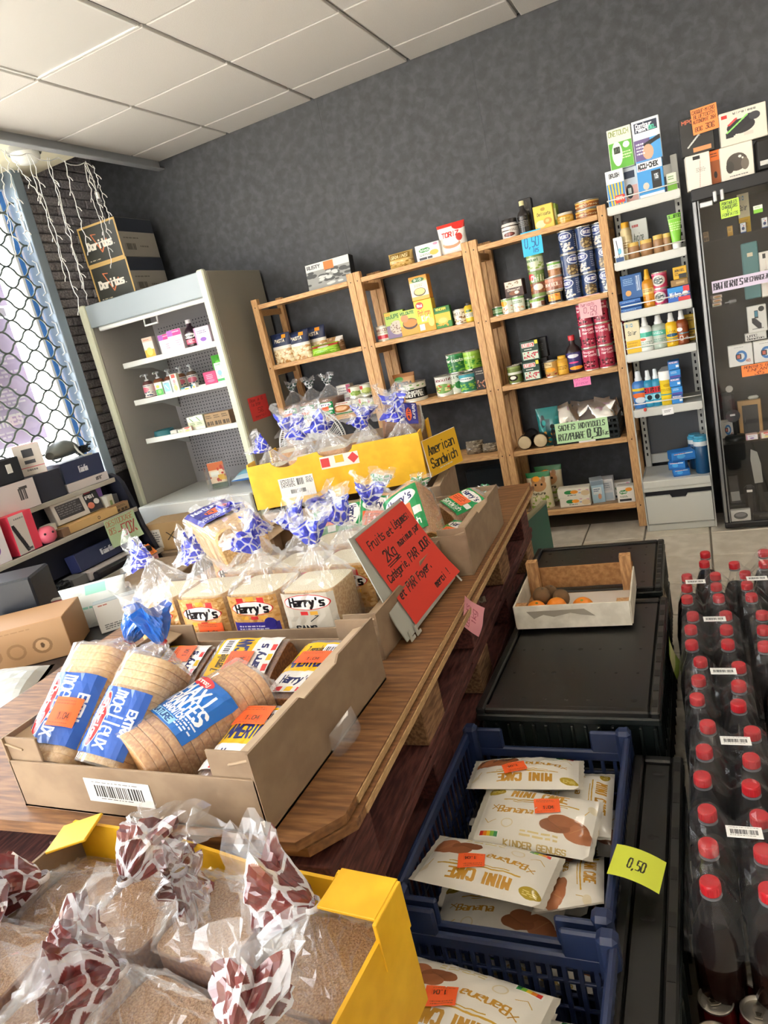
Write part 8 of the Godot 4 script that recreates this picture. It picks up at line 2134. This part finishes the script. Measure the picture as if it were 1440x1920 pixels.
	"brushes": "b e4e8ea;t .2 .1 .6 .1 2a2c30 .025 BRUSH;r 0 .36 1 .64 2a78bc;l .12 .4 .2 .95 .08 f0c030;l .3 .4 .36 .95 .08 f0c030;l .48 .4 .5 .95 .08 f0c030;l .66 .4 .66 .95 .08 f0c030;l .84 .4 .82 .95 .08 f0c030;r .4 .7 .55 .22 c03028;p .45 .74 .45 .14 f0e0d0 2",
	"meter_a": "b 3c8fd0;r 0 0 1 .24 eef0f0;t .06 .06 .8 .12 1e1e22 .03 ACCU-CHEK;p .06 .2 .3 .05 d04888 1;r .55 .3 .36 .5 14161a;r .62 .38 .22 .2 3a4650;t .65 .4 .16 .12 dfe6ea .02 106;e .3 .66 .12 .1 c9c2b4;r 0 .88 1 .12 e8eaea",
	"meter_b": "b dfe6ea;r .1 .1 .7 .2 20304a;r .1 .5 .8 .5 e8b8ac;e .4 .65 .22 .2 22262a;r .3 .56 .2 .16 d0dcd8",
	"meter_c": "b e8ead8;t .06 .06 .86 .12 8a9a5a .022 ONETOUCH;r 0 .34 1 .66 5aa83a;e .34 .62 .22 .3 e9ece6;r .2 .46 .28 .16 5a6a58;t .22 .47 .24 .13 10180e .03 120;e .75 .44 .14 .08 f0f4ea;p .55 .6 .4 .2 d8ecc0 3",
	"meter_d": "b dfe5ea;r .08 .06 .84 .24 1c2840;t .14 .09 .6 .09 f2f4f6 .028 Contour;t .14 .19 .5 .08 f2f4f6 .028 next;t .62 .19 .26 .08 58c8a8 .024 GEL;r 0 .46 1 .54 4a9ad8;r 0 .46 .6 .5 6a5a8a;l .4 .62 .95 .5 .09 1a1c20;e .5 .78 .2 .18 d8a488;p .08 .55 .3 .3 e0e0ea 4",
	"tinygreen": "b e6ead8;r 0 .5 1 .5 7ab83a;p .15 .15 .7 .25 5a8a3a 2",
	"creambox": "b eceeee;l .3 .15 .5 .85 .08 2a3a5a;e .6 .55 .2 .12 6ab8d8;r 0 .8 1 .2 2a4a7a",
	"lotion": "b e4d4a4;r .1 .2 .8 .5 f0e2b8;p .2 .28 .6 .3 8a6a2a 3",
	"soapbox": "b e4e8e2;p .1 .12 .4 .12 b03a3a 1;h .15 .35 .6 .18 3a4a3a .022 Avoine;r 0 .85 1 .15 3a7a54",
	"tubegreen": "b 7cc43c;t .15 .05 .7 .1 2a4a1e .025 WELEDA;p .2 .3 .6 .3 c8e8a0 4;r 0 .16 1 .03 a8dc6a",
	"bluebox": "b 265a98;p .1 .15 .5 .3 8ab0d8 4;t .72 .1 .2 .6 d8e4f0 .02 BUT;e .3 .75 .14 .12 d8a05a",
	"flatblue": "b 1f4f94;r 0 .1 1 .2 4a86c8;p .1 .5 .7 .3 a8c8e8 1",
	"amber": "b d08a1e;r .1 .1 .8 .3 e8c06a;p .2 .16 .6 .16 5a3a12 2;s .1 .5 .8 .45 b06a14 8 .08",
	"tin_pink": "b b83a5c;r 0 .04 1 .1 d8688a;e .45 .5 .3 .34 d8d4cc;e .45 .5 .2 .24 3a4a48;s .3 .3 .4 .4 e8e0d8 8 .06",
	"yellowpack": "b dfae28;t .12 .2 .76 .2 2a2418 .03 ARNIGEL;r .4 .6 .6 .4 2a2a28;p .1 .5 .3 .3 7a5a1a 2",
	"brownpack": "b 9a7644;r .3 .3 .5 .4 c9a870",
	"tricolor": "b 2f62b8;r 0 0 .7 .35 2a8ad0;t .1 .36 .5 .3 f2f4f4 .045 Nitro;r .7 0 .3 .4 d8343c;r .45 .7 .55 .3 d8343c;e .78 .5 .14 .16 f0f0f0",
	"sunbox": "b e8dfbc;r 0 .6 1 .4 e6bc28;t .1 .08 .5 .08 5a9ac8 .02 BIO;h .2 .3 .6 .12 5a5a52 .02 Solar;p .1 .66 .7 .24 c8941a 3",
	"tealwhite": "b e8ece8;r 0 .0 1 .28 4ab8a0;e .35 .4 .16 .08 d86a4a;p .15 .55 .7 .36 6a9a8a 4",
	"tealclear": "b b4c4b8;r 0 0 1 .3 5ab8a4;p .2 .08 .5 .16 e8f4ee 2;p .25 .5 .5 .2 5a8a7a 2",
	"yellowspray": "b e8b81e;t .3 .15 .4 .12 8a6a10 .025 UVA;e .5 .42 .3 .1 2a5a7a;r .1 .62 .8 .04 2a7a9a;p .15 .72 .6 .2 9a6a10 2",
	"brownspray": "b 8a4420;e .35 .2 .16 .12 f0e8e0;r .3 .42 .6 .05 5ab0c0;t .35 .6 .4 .24 f0e4d8 .035 0+",
	"yellowbox": "b dcb422;p .2 .1 .6 .2 8a6a10 2;r 0 .55 1 .04 3a4a5a;p .2 .65 .6 .2 8a6a10 2",
	"bluespray": "b 3f7cc4;r 0 0 1 .16 e8c83a;e .5 .4 .4 .14 e8743a;e .5 .65 .24 .16 d8e4ee;p .2 .85 .6 .12 e8f0f8 1",
	"redspray": "b 2c90b8;r 0 .02 1 .34 d0343c;t .15 .1 .7 .18 20242a .045 CIF;r .2 .42 .6 .3 9adcec;e .5 .58 .14 .14 1a2a34;r 0 .8 1 .1 d8eef4",
	"yellowaero": "b e9ca2c;e .55 .12 .18 .08 c8a41a;p .15 .3 .7 .12 a88a12 2;r .1 .55 .7 .04 2a9ac0;e .45 .82 .2 .12 d8b41e",
	"plaster0": "b 2a86d4;r 0 0 1 .3 5a4a9a;t .1 .06 .8 .18 f0f0f8 .03 MERCURO;r .7 .5 .3 .3 e8f0f8",
	"plaster1": "b 2f8ed8;r 0 .7 1 .3 4a449a;p .1 .2 .7 .3 d8ecf8 2",
	"bluecare": "b 2178cc;r 0 .8 1 .2 1660b0;e .4 .45 .18 .26 4aa8e8;r .1 .1 .8 .12 d8e8f4;p .12 .1 .5 .12 d83a4a 1",
	"orange_tag": "b f0622a;p .1 .1 .8 .2 a84a1e 2;r .3 .5 .5 .3 e8551e;t .34 .54 .42 .2 5a2a12 .03 1.04;p .1 .86 .8 .08 a84a1e 1",
	"tag_white": "b eeeeec;k .12 .3 .76 .4 26262a;p .1 .1 .8 .1 6a6a6a 1;p .1 .78 .8 .1 6a6a6a 1",
	"tag_tiny": "b f0f0f0;p .2 .3 .6 .4 6a6a6a 2",
	"blue_note": "b 2fb4e4;h .15 .25 .7 .4 1a5a94 .04 0,50;h .5 .68 .3 .2 1a5a94 .03 les",
	"pink_note": "b eaa8ae;h .08 .1 .8 .16 8a4a5a .02 LENTILLES;h .1 .32 .6 .14 8a4a5a .018 haricots;h .2 .52 .6 .24 8a4a5a .026 0,50;h .45 .8 .4 .12 8a4a5a .018 la B.",
	"pink_small": "b f07ab0;h .1 .2 .8 .25 b04a80 .025 0,50;h .15 .58 .7 .25 b04a80 .02 piece",
	"red_note": "b cf3a3c;h .1 .08 .7 .12 8a1e24 .02 Box a 6;h .12 .26 .5 .12 8a1e24 .02 la bte;h .4 .5 .3 .2 8a1e24 .025 5€;h .2 .78 .6 .1 8a1e24 .016 merci",
	"green_sign": "b bfe3b0;h .08 .12 .86 .26 3a4a3a .016 SACHETS INDIVIDUELS;h .06 .54 .5 .32 3a4a3a .022 RIZ/PURéE;h .6 .46 .26 .4 3a4a3a .03 0,50;h .88 .62 .1 .22 3a4a3a .015 Fac",
	"sale_sign": "b bcd9b2;h .06 .06 .86 .2 c07a5a .016 DESTOCKAGE;h .3 .34 .62 .4 b8504a .035 -50%;h .08 .34 .2 .2 c07a5a .016 DES",
	"lime_note": "b b4dc4a;h .1 .1 .8 .16 3a4a2a .025 PORTABLES;h .1 .32 .8 .16 3a4a2a .025 CHARGEURS;h .36 .52 .3 .16 3a4a2a .025 ET;h .1 .74 .8 .16 3a4a2a .025 FORFAITS",
	"lilac_sign": "b cfc4d8;h .04 .2 .4 .55 2a2630 .02 BATTERIES;h .46 .26 .46 .4 4a4650 .016 RECHARGEABLES;h .94 .45 .04 .3 4a4650 .016 a",
	"orange_note": "b ee8a4a;h .06 .08 .86 .13 6a3a22 .02 CASQUE-MICRO;h .1 .26 .8 .13 6a3a22 .02 BLUETOOTH;h .06 .44 .86 .13 6a3a22 .02 AUTONOMIE 26H;h .1 .72 .3 .16 6a3a22 .022 80€;h .5 .68 .36 .2 6a3a22 .028 30€",
	"orange_small": "b f08a3e;h .1 .2 .8 .25 7a3a1a .025 PROMO;h .3 .58 .5 .3 7a3a1a .03 8.70",
	"orange_case": "b f0803c;h .1 .1 .86 .22 7a3a1a .022 MONTRES GPS;h .2 .38 .7 .22 7a3a1a .022 ENFANT;h .4 .66 .3 .28 7a3a1a .03 35",
	"pink_left": "b e8b4c0;h .12 .1 .7 .14 a05068 .02 Promo;h .36 .3 .3 .12 a05068 .018 la;h .14 .48 .7 .14 a05068 .02 Super;h .14 .7 .7 .14 a05068 .02 piece",
	"pink_table": "b e8a0ac;h .12 .2 .7 .2 a8465a .022 LEGUMES;h .3 .5 .5 .2 a8465a .022 1kg",
	"headset": "b 2c2c2c;t .08 .06 .5 .09 c86a4a .02 MPOW;l .5 .3 .56 .5 .08 6a7a74;l .56 .5 .2 .78 .04 c9ccc8;r .35 .82 .55 .12 d88a5a",
	"gamepad_a": "b d9d3c6;r .05 .08 .12 .1 c8302c;t .3 .06 .5 .06 6a6a64 .014 Wireless;e .45 .5 .3 .22 2a2a2e;l .2 .7 .7 .28 .16 24242a;l .15 .62 .6 .22 .035 8ad46a;l .2 .4 .36 .26 .05 d84a4a;e .75 .3 .12 .12 3a3a40;r .5 .72 .2 .1 c9c4b8",
	"gamepad_b": "b e2dccf;e .5 .5 .32 .26 4a443e;e .28 .62 .12 .18 3a3632;e .74 .6 .12 .18 6a6258;e .6 .36 .05 .04 e8e4da;e .68 .42 .03 .03 e8e4da;p .25 .88 .6 .05 4a4a48 1",
	"paper_bill": "b e6e2d8;r .3 .05 .3 .1 2a2a2c;l .6 .2 .5 .95 .012 b04a3a;p .4 .4 .4 .14 a8a49a 3",
	"rust": "b 9a5226;r 0 0 1 .3 e0722a;e .5 .7 .14 .1 2a201c;p .2 .08 .6 .14 5a2a10 2",
	"phone_box": "b dcdbd4;r .36 .18 .2 .3 2a2a30;r .38 .2 .16 .22 3a7a94;l .3 .55 .6 .78 .2 26262c;p .2 .86 .6 .06 4a4a4a 1;e .75 .14 .16 .1 1c1c1e",
	"watch_box": "b e2e2de;e .52 .55 .24 .28 3a78b8;e .52 .55 .14 .16 dfe2e2;r .3 .44 .22 .24 1c1e22;r .34 .48 .14 .16 c86a5a;t .7 .74 .2 .12 a8503a .02 4G;p .25 .1 .5 .05 9a9a9a 1",
	"text_box": "b d9d8d2;t .1 .2 .5 .3 2a2a2c .04 UTC;t .1 .6 .8 .3 2a2a2c .03 Benefon",
	"frame_box": "b b08a52;r .18 .14 .68 .8 17181a;s .2 .2 .1 .7 4a4a4a 8 .03",
	"mouse_box": "b dddcd8;e .5 .5 .36 .34 5a5a5c;e .5 .42 .28 .2 8a8a8c",
	"crisps": "b 33352f;l .3 .24 .42 .26 .02 d8784a;l .3 .24 .48 .72 .022 d8784a;l .48 .72 .66 .44 .03 d8784a;t .14 .42 .66 .18 efeade .045 Doritos;e .83 .6 .015 .015 efeade;p .1 .86 .3 .05 d8d0b8 1",
	"crisps_side": "b 9a958c;r 0 0 1 .36 2f3440;p .1 .5 .4 .06 6a665e 1;k .1 .66 .26 .16 4a463f;p .5 .7 .3 .08 6a665e 1",
	"pharma_orange": "b e9e4da;r 0 0 1 .2 d8b8a4;r 0 .6 1 .4 e8b43a;e .5 .7 .3 .2 f0cf6a;p .15 .1 .6 .06 c0503a 1",
	"pharma_pink": "b ece4e8;r 0 0 1 .28 d83a8a;r 0 .0 .4 .28 a45ab8;p .4 .08 .5 .1 f4d8e8 1;e .3 .7 .2 .16 f8f4f6;p .5 .5 .4 .3 c8a0b8 3",
	"pharma_purple": "b ece8ee;p .2 .2 .6 .2 6a5a8a 2;e .5 .7 .2 .12 7a4aa8;r 0 0 .1 1 c88ab8",
	"tall_white": "b d6d4cc;p .12 .74 .5 .2 6a6a66 3;p .1 .06 .2 .08 b06a5a 1",
	"wash": "b e4dcd8;e .4 .4 .3 .22 d8748a;s .1 .6 .8 .3 3a4a6a 10 .08;p .2 .08 .6 .1 3a4a6a 1",
	"label_dark": "b 3a2a30;e .5 .26 .36 .18 ecebe6;t .24 .2 .5 .12 2a2a30 .03 Bullsy;r .2 .5 .6 .36 c04a6a;p .25 .54 .5 .26 f0d8dc 3",
	"green_care": "b e6efe0;r 0 .5 1 .5 4aa84a;e .4 .3 .24 .12 d8e85a;e .5 .7 .24 .16 8ad07a",
	"blue_care": "b d8eaf2;r .1 .1 .8 .7 8ac8e0;l .3 .3 .6 .6 .08 f0f8fa;p .2 .1 .6 .1 2a5a8a 1",
	"floral": "b f0ecd8;r .2 .02 .6 .2 d8443c;e .5 .4 .2 .1 e8a0a8;e .5 .75 .26 .16 f0dc8a;p .3 .5 .4 .1 8a8a6a 2",
	"white_green": "b ecefe8;t .15 .06 .7 .07 3a9a5a .02 CARE;e .5 .5 .28 .14 8ab8d8;r 0 .8 1 .12 3aa05a;p .2 .64 .6 .1 6a8a7a 2",
	"white_blue": "b eceff0;e .5 .55 .26 .16 2a3a6a;e .62 .3 .1 .06 c03a5a;p .2 .1 .5 .1 3a5a9a 1;r 0 .9 1 .1 3a5a9a",
	"pink_soap": "b d8346a;p .2 .2 .6 .4 f0b8cc 3;e .5 .7 .3 .12 e86a94",
	"refill": "b 4aa03a;e .5 .5 .3 .3 6ac04a;p .2 .3 .6 .2 d8f0c0 2;s 0 0 1 1 3a8a2e 10 .1",
	"kraft_small": "b a08460;p .1 .15 .8 .3 5a4a34 2;r .1 .6 .3 .3 4a3c2a;r .5 .6 .15 .3 4a3c2a;r .7 .6 .15 .3 4a3c2a",
	"herbal": "b eceadc;r 0 .4 1 .4 e0e8c0;l .3 .1 .6 .4 .05 4a8a3a;p .2 .5 .6 .2 3a6a4a 2",
	"mini_colour": "b e8e6e0;r 0 .0 .4 .5 3a8a9a;r .4 .4 .4 .5 e8c83a;p .1 .6 .6 .2 4a4a4a 1",
	"controller_box": "b d6d0c6;r .76 0 .24 1 2c3242;e .3 .55 .2 .16 8a7a8a;e .2 .72 .08 .18 34343c;e .42 .72 .08 .18 34343c;e .28 .3 .2 .1 c8a8a8",
	"keyboard": "b d6d4d0;r .68 .0 .32 1 2e3038;t .72 .3 .2 .12 f0f0f0 .03 FGI;e .76 .72 .07 .14 d8806a;e .9 .62 .06 .12 e8e8e4;r .08 .24 .52 .58 3a3a40;p .1 .3 .48 .46 7a7a80 5;r .56 .04 .14 .16 efeeea;r .72 .04 .14 .16 a83a48",
	"wood_box": "b dcb87e;e .6 .5 .025 .22 3a3024;e .6 .5 .015 .14 dcb87e",
	"red_pack": "b d8d4d0;r .64 0 .36 1 d8405a;l .1 .3 .4 .9 .12 2a2c34;p .2 .1 .4 .08 8a8a8a 1;r .4 .88 .2 .06 5a5a60",
	"tech_red": "b d8d2cc;r .3 .14 .4 .26 3a3e48;r .3 .5 .4 .12 4a4e58;r 0 .72 1 .02 c04a5a;p .3 .8 .4 .1 6a6a70 1",
	"tech_side": "b dc4a62;r .3 .04 .6 .6 ddd6cc;p .36 .1 .48 .46 8a8478 8;r .5 .68 .4 .24 ddd6cc;k .54 .72 .3 .14 3a3a3a",
	"navy_long": "b 2b3558;t .4 .35 .2 .3 dfe4ee .03 Fairfu",
	"white_long": "b d9d2d2;k .68 .25 .12 .4 4a464a;r .7 .2 .14 .1 4a4a4c",
	"pale_box": "b d8d8cc;r .3 .3 .4 .4 8aa06a",
	"kraft_box": "b b08a62;e .2 .6 .1 .2 98744e;e .2 .6 .07 .14 b08a62;e .45 .6 .1 .2 98744e;e .45 .6 .07 .14 b08a62;e .72 .58 .1 .2 8a6844;e .72 .58 .07 .14 c29c72;e .72 .58 .02 .07 5a4228;p .05 .1 .6 .05 9a7650 1",
	"kraft_marks": "b b6986c;r .06 .2 .24 .7 dedad2;p .08 .3 .2 .4 7a7a78 5;l .42 .35 .56 .62 .02 3a3024;l .56 .35 .42 .62 .02 3a3024;e .78 .5 .05 .08 6a5434;p .7 .3 .2 .1 5a4a30 1",
	"dvd": "b ece8e2;r 0 .04 1 .16 b04a58;p .1 .3 .5 .1 2a2a2c 1;e .7 .6 .1 .16 4a4a4a;r .3 .84 .7 .16 e08a4a",
	"pink_can": "b d8a8a4;r .7 0 .3 1 e0683a;t .1 .36 .6 .24 4a2a2a .03 Boost;s 0 0 .7 1 a8608a 8 .1",
	"leaflet": "b e8d0b0;r 0 0 1 .3 c86a3a;r .1 .35 .5 .2 e8e8dc;r .5 .5 .5 .2 e0b03a;s 0 .2 1 .6 b8402c 8 .1;r 0 .8 1 .2 5a6a5a",
	"pack_white": "b dfe6e4;s 0 0 1 1 cfd8d6 12 .12;r .4 .05 .3 .2 9ad8c8;p .2 .5 .5 .1 8ac8b8 1",
	"carton_label": "b ecebe6;p .06 .08 .4 .4 3a3a3a 6;k .52 .1 .2 .32 2a2a2a;p .78 .1 .18 .3 3a3a3a 6;k .3 .6 .4 .2 4a4a4a",
	"yellow_note": "b d9e64a;h .34 .36 .34 .3 1c1e10 .026 0,50",
}
const POSTERS := {
	"panel_a": "b c7b9de;r .1 .12 .7 .05 f4f2fa;p .1 .3 .8 .3 f0edf8 3;p .1 .72 .5 .14 f0edf8 2",
	"panel_b": "b c4b6dc;t .1 .04 .7 .05 f6f4fc .02 OUVERT A TOUS;p .08 .14 .84 .34 efebf8 10;r .1 .5 .6 .03 f6f4fc;p .1 .56 .8 .16 efebf8 5;t .1 .76 .7 .07 f8f6fc .02 PARTENAIRES;p .2 .88 .5 .06 efebf8 2",
	"shop_sign": "b d23a2c;h .1 .1 .3 .085 2a1616 .012 Fruits;h .44 .13 .12 .07 2a1616 .012 et;h .6 .1 .34 .085 2a1616 .012 Légumes:;h .2 .27 .22 .11 2a1616 .014 2Kg;l .17 .41 .42 .41 .01 2a1616;l .18 .43 .42 .43 .01 2a1616;h .5 .28 .3 .07 2a1616 .011 maximum;h .84 .28 .13 .07 2a1616 .011 par;h .06 .47 .42 .075 2a1616 .012 Catégorie,;h .52 .46 .18 .09 2a1616 .013 PAR;h .74 .46 .22 .09 2a1616 .013 JOUR;h .06 .66 .1 .075 2a1616 .013 et;h .22 .65 .18 .09 2a1616 .013 PAR;h .45 .66 .3 .08 2a1616 .013 Foyer.;h .6 .86 .3 .07 2a1616 .012 merci !",
	"cake_pack": "b ebe8e0;t .27 .1 .46 .14 b8882e .024 MINI CAKE;l .22 .31 .82 .29 .02 c39a34;l .3 .345 .74 .335 .012 c39a34;e .12 .14 .075 .08 a8922c;p .07 .1 .1 .07 e0d080 3;h .2 .45 .3 .1 b98a32 .014 Banana;l .14 .5 .19 .43 .008 b98a32;l .19 .5 .14 .43 .008 b98a32;e .8 .62 .14 .13 9a6242;e .86 .7 .11 .13 a86c4a;e .68 .66 .12 .1 8a5638;e .72 .56 .1 .09 9a6242;l .62 .6 .74 .7 .006 7a4a30;l .9 .56 .8 .72 .006 b88058;r .08 .84 .17 .1 f4f4f0;r .09 .855 .03 .07 d0382c;r .12 .855 .03 .07 e8862a;r .15 .855 .03 .07 e8c83a;r .18 .855 .03 .07 7ab83a;r .21 .855 .03 .07 2f8a4a;l .1 .66 .14 .74 .006 c9a860;l .14 .74 .2 .68 .006 c9a860;e .3 .72 .05 .07 dcd0b0;e .3 .72 .04 .055 ebe8e0;l .92 .2 .88 .36 .006 c9a860;e .93 .22 .04 .06 e0d6bc;p .42 .8 .3 .1 d8c690 2;t .3 .94 .5 .05 b9a060 .01 KINDER GENUSS",
	"chab": "b 2f5bb4;h .06 .3 .86 .34 dfe8f8 .026 moelleux;t .3 .1 .4 .14 eef2fb .03 EXTRA;e .5 .78 .42 .13 e8e4e0;e .5 .78 .4 .115 c8323a;t .2 .73 .6 .1 f6f2f0 .022 Chabrior;p .1 .92 .5 .04 dfe4f4 1",
	"chab_front": "b 2c56b0;r 0 .66 1 .34 dcd6cc;e .5 .18 .46 .13 c8323a;t .16 .13 .68 .1 f6f2f0 .022 Chabrior;t .2 .36 .6 .12 eef2fb .028 EXTRA;h .06 .5 .88 .14 dfe8f8 .02 Moelleux;t .2 .72 .6 .08 4a3a34 .018 NATURE;p .1 .86 .5 .08 b83a40 2",
	"maxi": "b 1d62b6;e .3 .1 .28 .1 c8303a;t .1 .06 .4 .07 f6f0ee .016 Mannooj;t .14 .2 .76 .24 f4f6fa .045 MAXI;t .06 .46 .9 .22 f4f6fa .034 TRANCHES;t .24 .71 .5 .09 dfe6f4 .02 SANDWICH;r .1 .83 .6 .13 8ac4ec;t .14 .85 .5 .09 16407c .02 NATURE;p .7 .72 .26 .2 dfe6f4 4",
	"harry_yellow": "b e6b81c;r 0 .6 1 .4 efece8;t .08 .3 .86 .2 26306a .04 AMERICAN;h .2 .08 .4 .14 4a3a1a .02 7 cereales;e .5 .76 .42 .14 f6f4f2;t .2 .69 .6 .13 232a60 .03 Harry's;r .2 .9 .14 .08 d0383c;r .42 .9 .14 .08 e6b81c;r .64 .9 .14 .08 d0383c;r .56 .04 .38 .22 eceef2;k .6 .1 .3 .1 3a3a44",
	"harry_front": "b cf9f62;s 0 0 1 1 bb8748 60 .05;s 0 0 1 1 deb57a 50 .045;r .22 .04 .14 .14 d43c3e;r .42 .02 .16 .14 e8b04a;r .64 .04 .14 .14 d43c3e;e .5 .28 .42 .16 c83a3c;e .5 .28 .4 .145 f6f2ee;t .18 .2 .66 .17 201e22 .04 Harry's;r .24 .46 .14 .08 e8b04a;r .44 .46 .14 .08 d43c3e;r .62 .46 .14 .08 e8b04a;r .04 .6 .92 .4 3c3492;p .14 .68 .6 .12 d8d4ee 2;e .8 .62 .12 .12 2f2a80",
	"harry_plain": "b d3a468;s 0 0 1 1 bd8a4c 60 .05;s 0 0 1 1 e0ba80 50 .045;r .22 .1 .14 .14 d43c3e;r .42 .08 .16 .14 e8b04a;r .64 .1 .14 .14 d43c3e;e .5 .36 .42 .17 c83a3c;e .5 .36 .4 .155 f6f2ee;t .18 .27 .66 .19 201e22 .04 Harry's;r .24 .56 .14 .08 e8b04a;r .44 .56 .14 .08 d43c3e;r .62 .56 .14 .08 e8b04a",
	"harry_grey": "b c9c2b4;e .5 .2 .44 .17 c83a3c;e .5 .2 .42 .155 f6f2ee;t .18 .11 .66 .17 201e22 .04 Harry's;r .34 .4 .14 .08 d43c3e;r .52 .4 .14 .08 e8b04a;l .5 .62 .66 .5 .014 3a3a3c;l .66 .5 .6 .5 .014 3a3a3c;t .2 .72 .4 .11 26262a .026 SANS;t .16 .86 .6 .1 26262a .022 CROUTE",
	"harry_green": "b 1e8a4e;e .5 .2 .44 .16 f4f0ec;t .18 .12 .66 .15 232a60 .03 Harry's;r .08 .36 .66 .34 ee6a3c;p .14 .42 .5 .2 a8421e 3;t .1 .74 .8 .14 eef4ee .026 Sandwich;p .1 .9 .7 .06 dfeee2 2;r .76 .5 .2 .16 f0eeea",
	"bag_big": "b 3a3a8c;t .14 .1 .7 .16 e8e8f4 .03 Nature;e .6 .5 .3 .16 ee6a3c;t .35 .42 .5 .14 2a2a5c .03 Mie;p .1 .7 .7 .2 d0d0ea 3",
	"american": "b e8b61c;t .1 .18 .8 .26 2a2418 .028 American;t .1 .54 .8 .26 2a2418 .028 Sandwich;p .3 .86 .4 .06 e8e4d8 1",
	"tray_label": "b f0efec;p .12 .12 .7 .06 6a6a6a 1;k .14 .26 .72 .5 1e1e20;p .2 .82 .6 .06 4a4a4a 1",
}
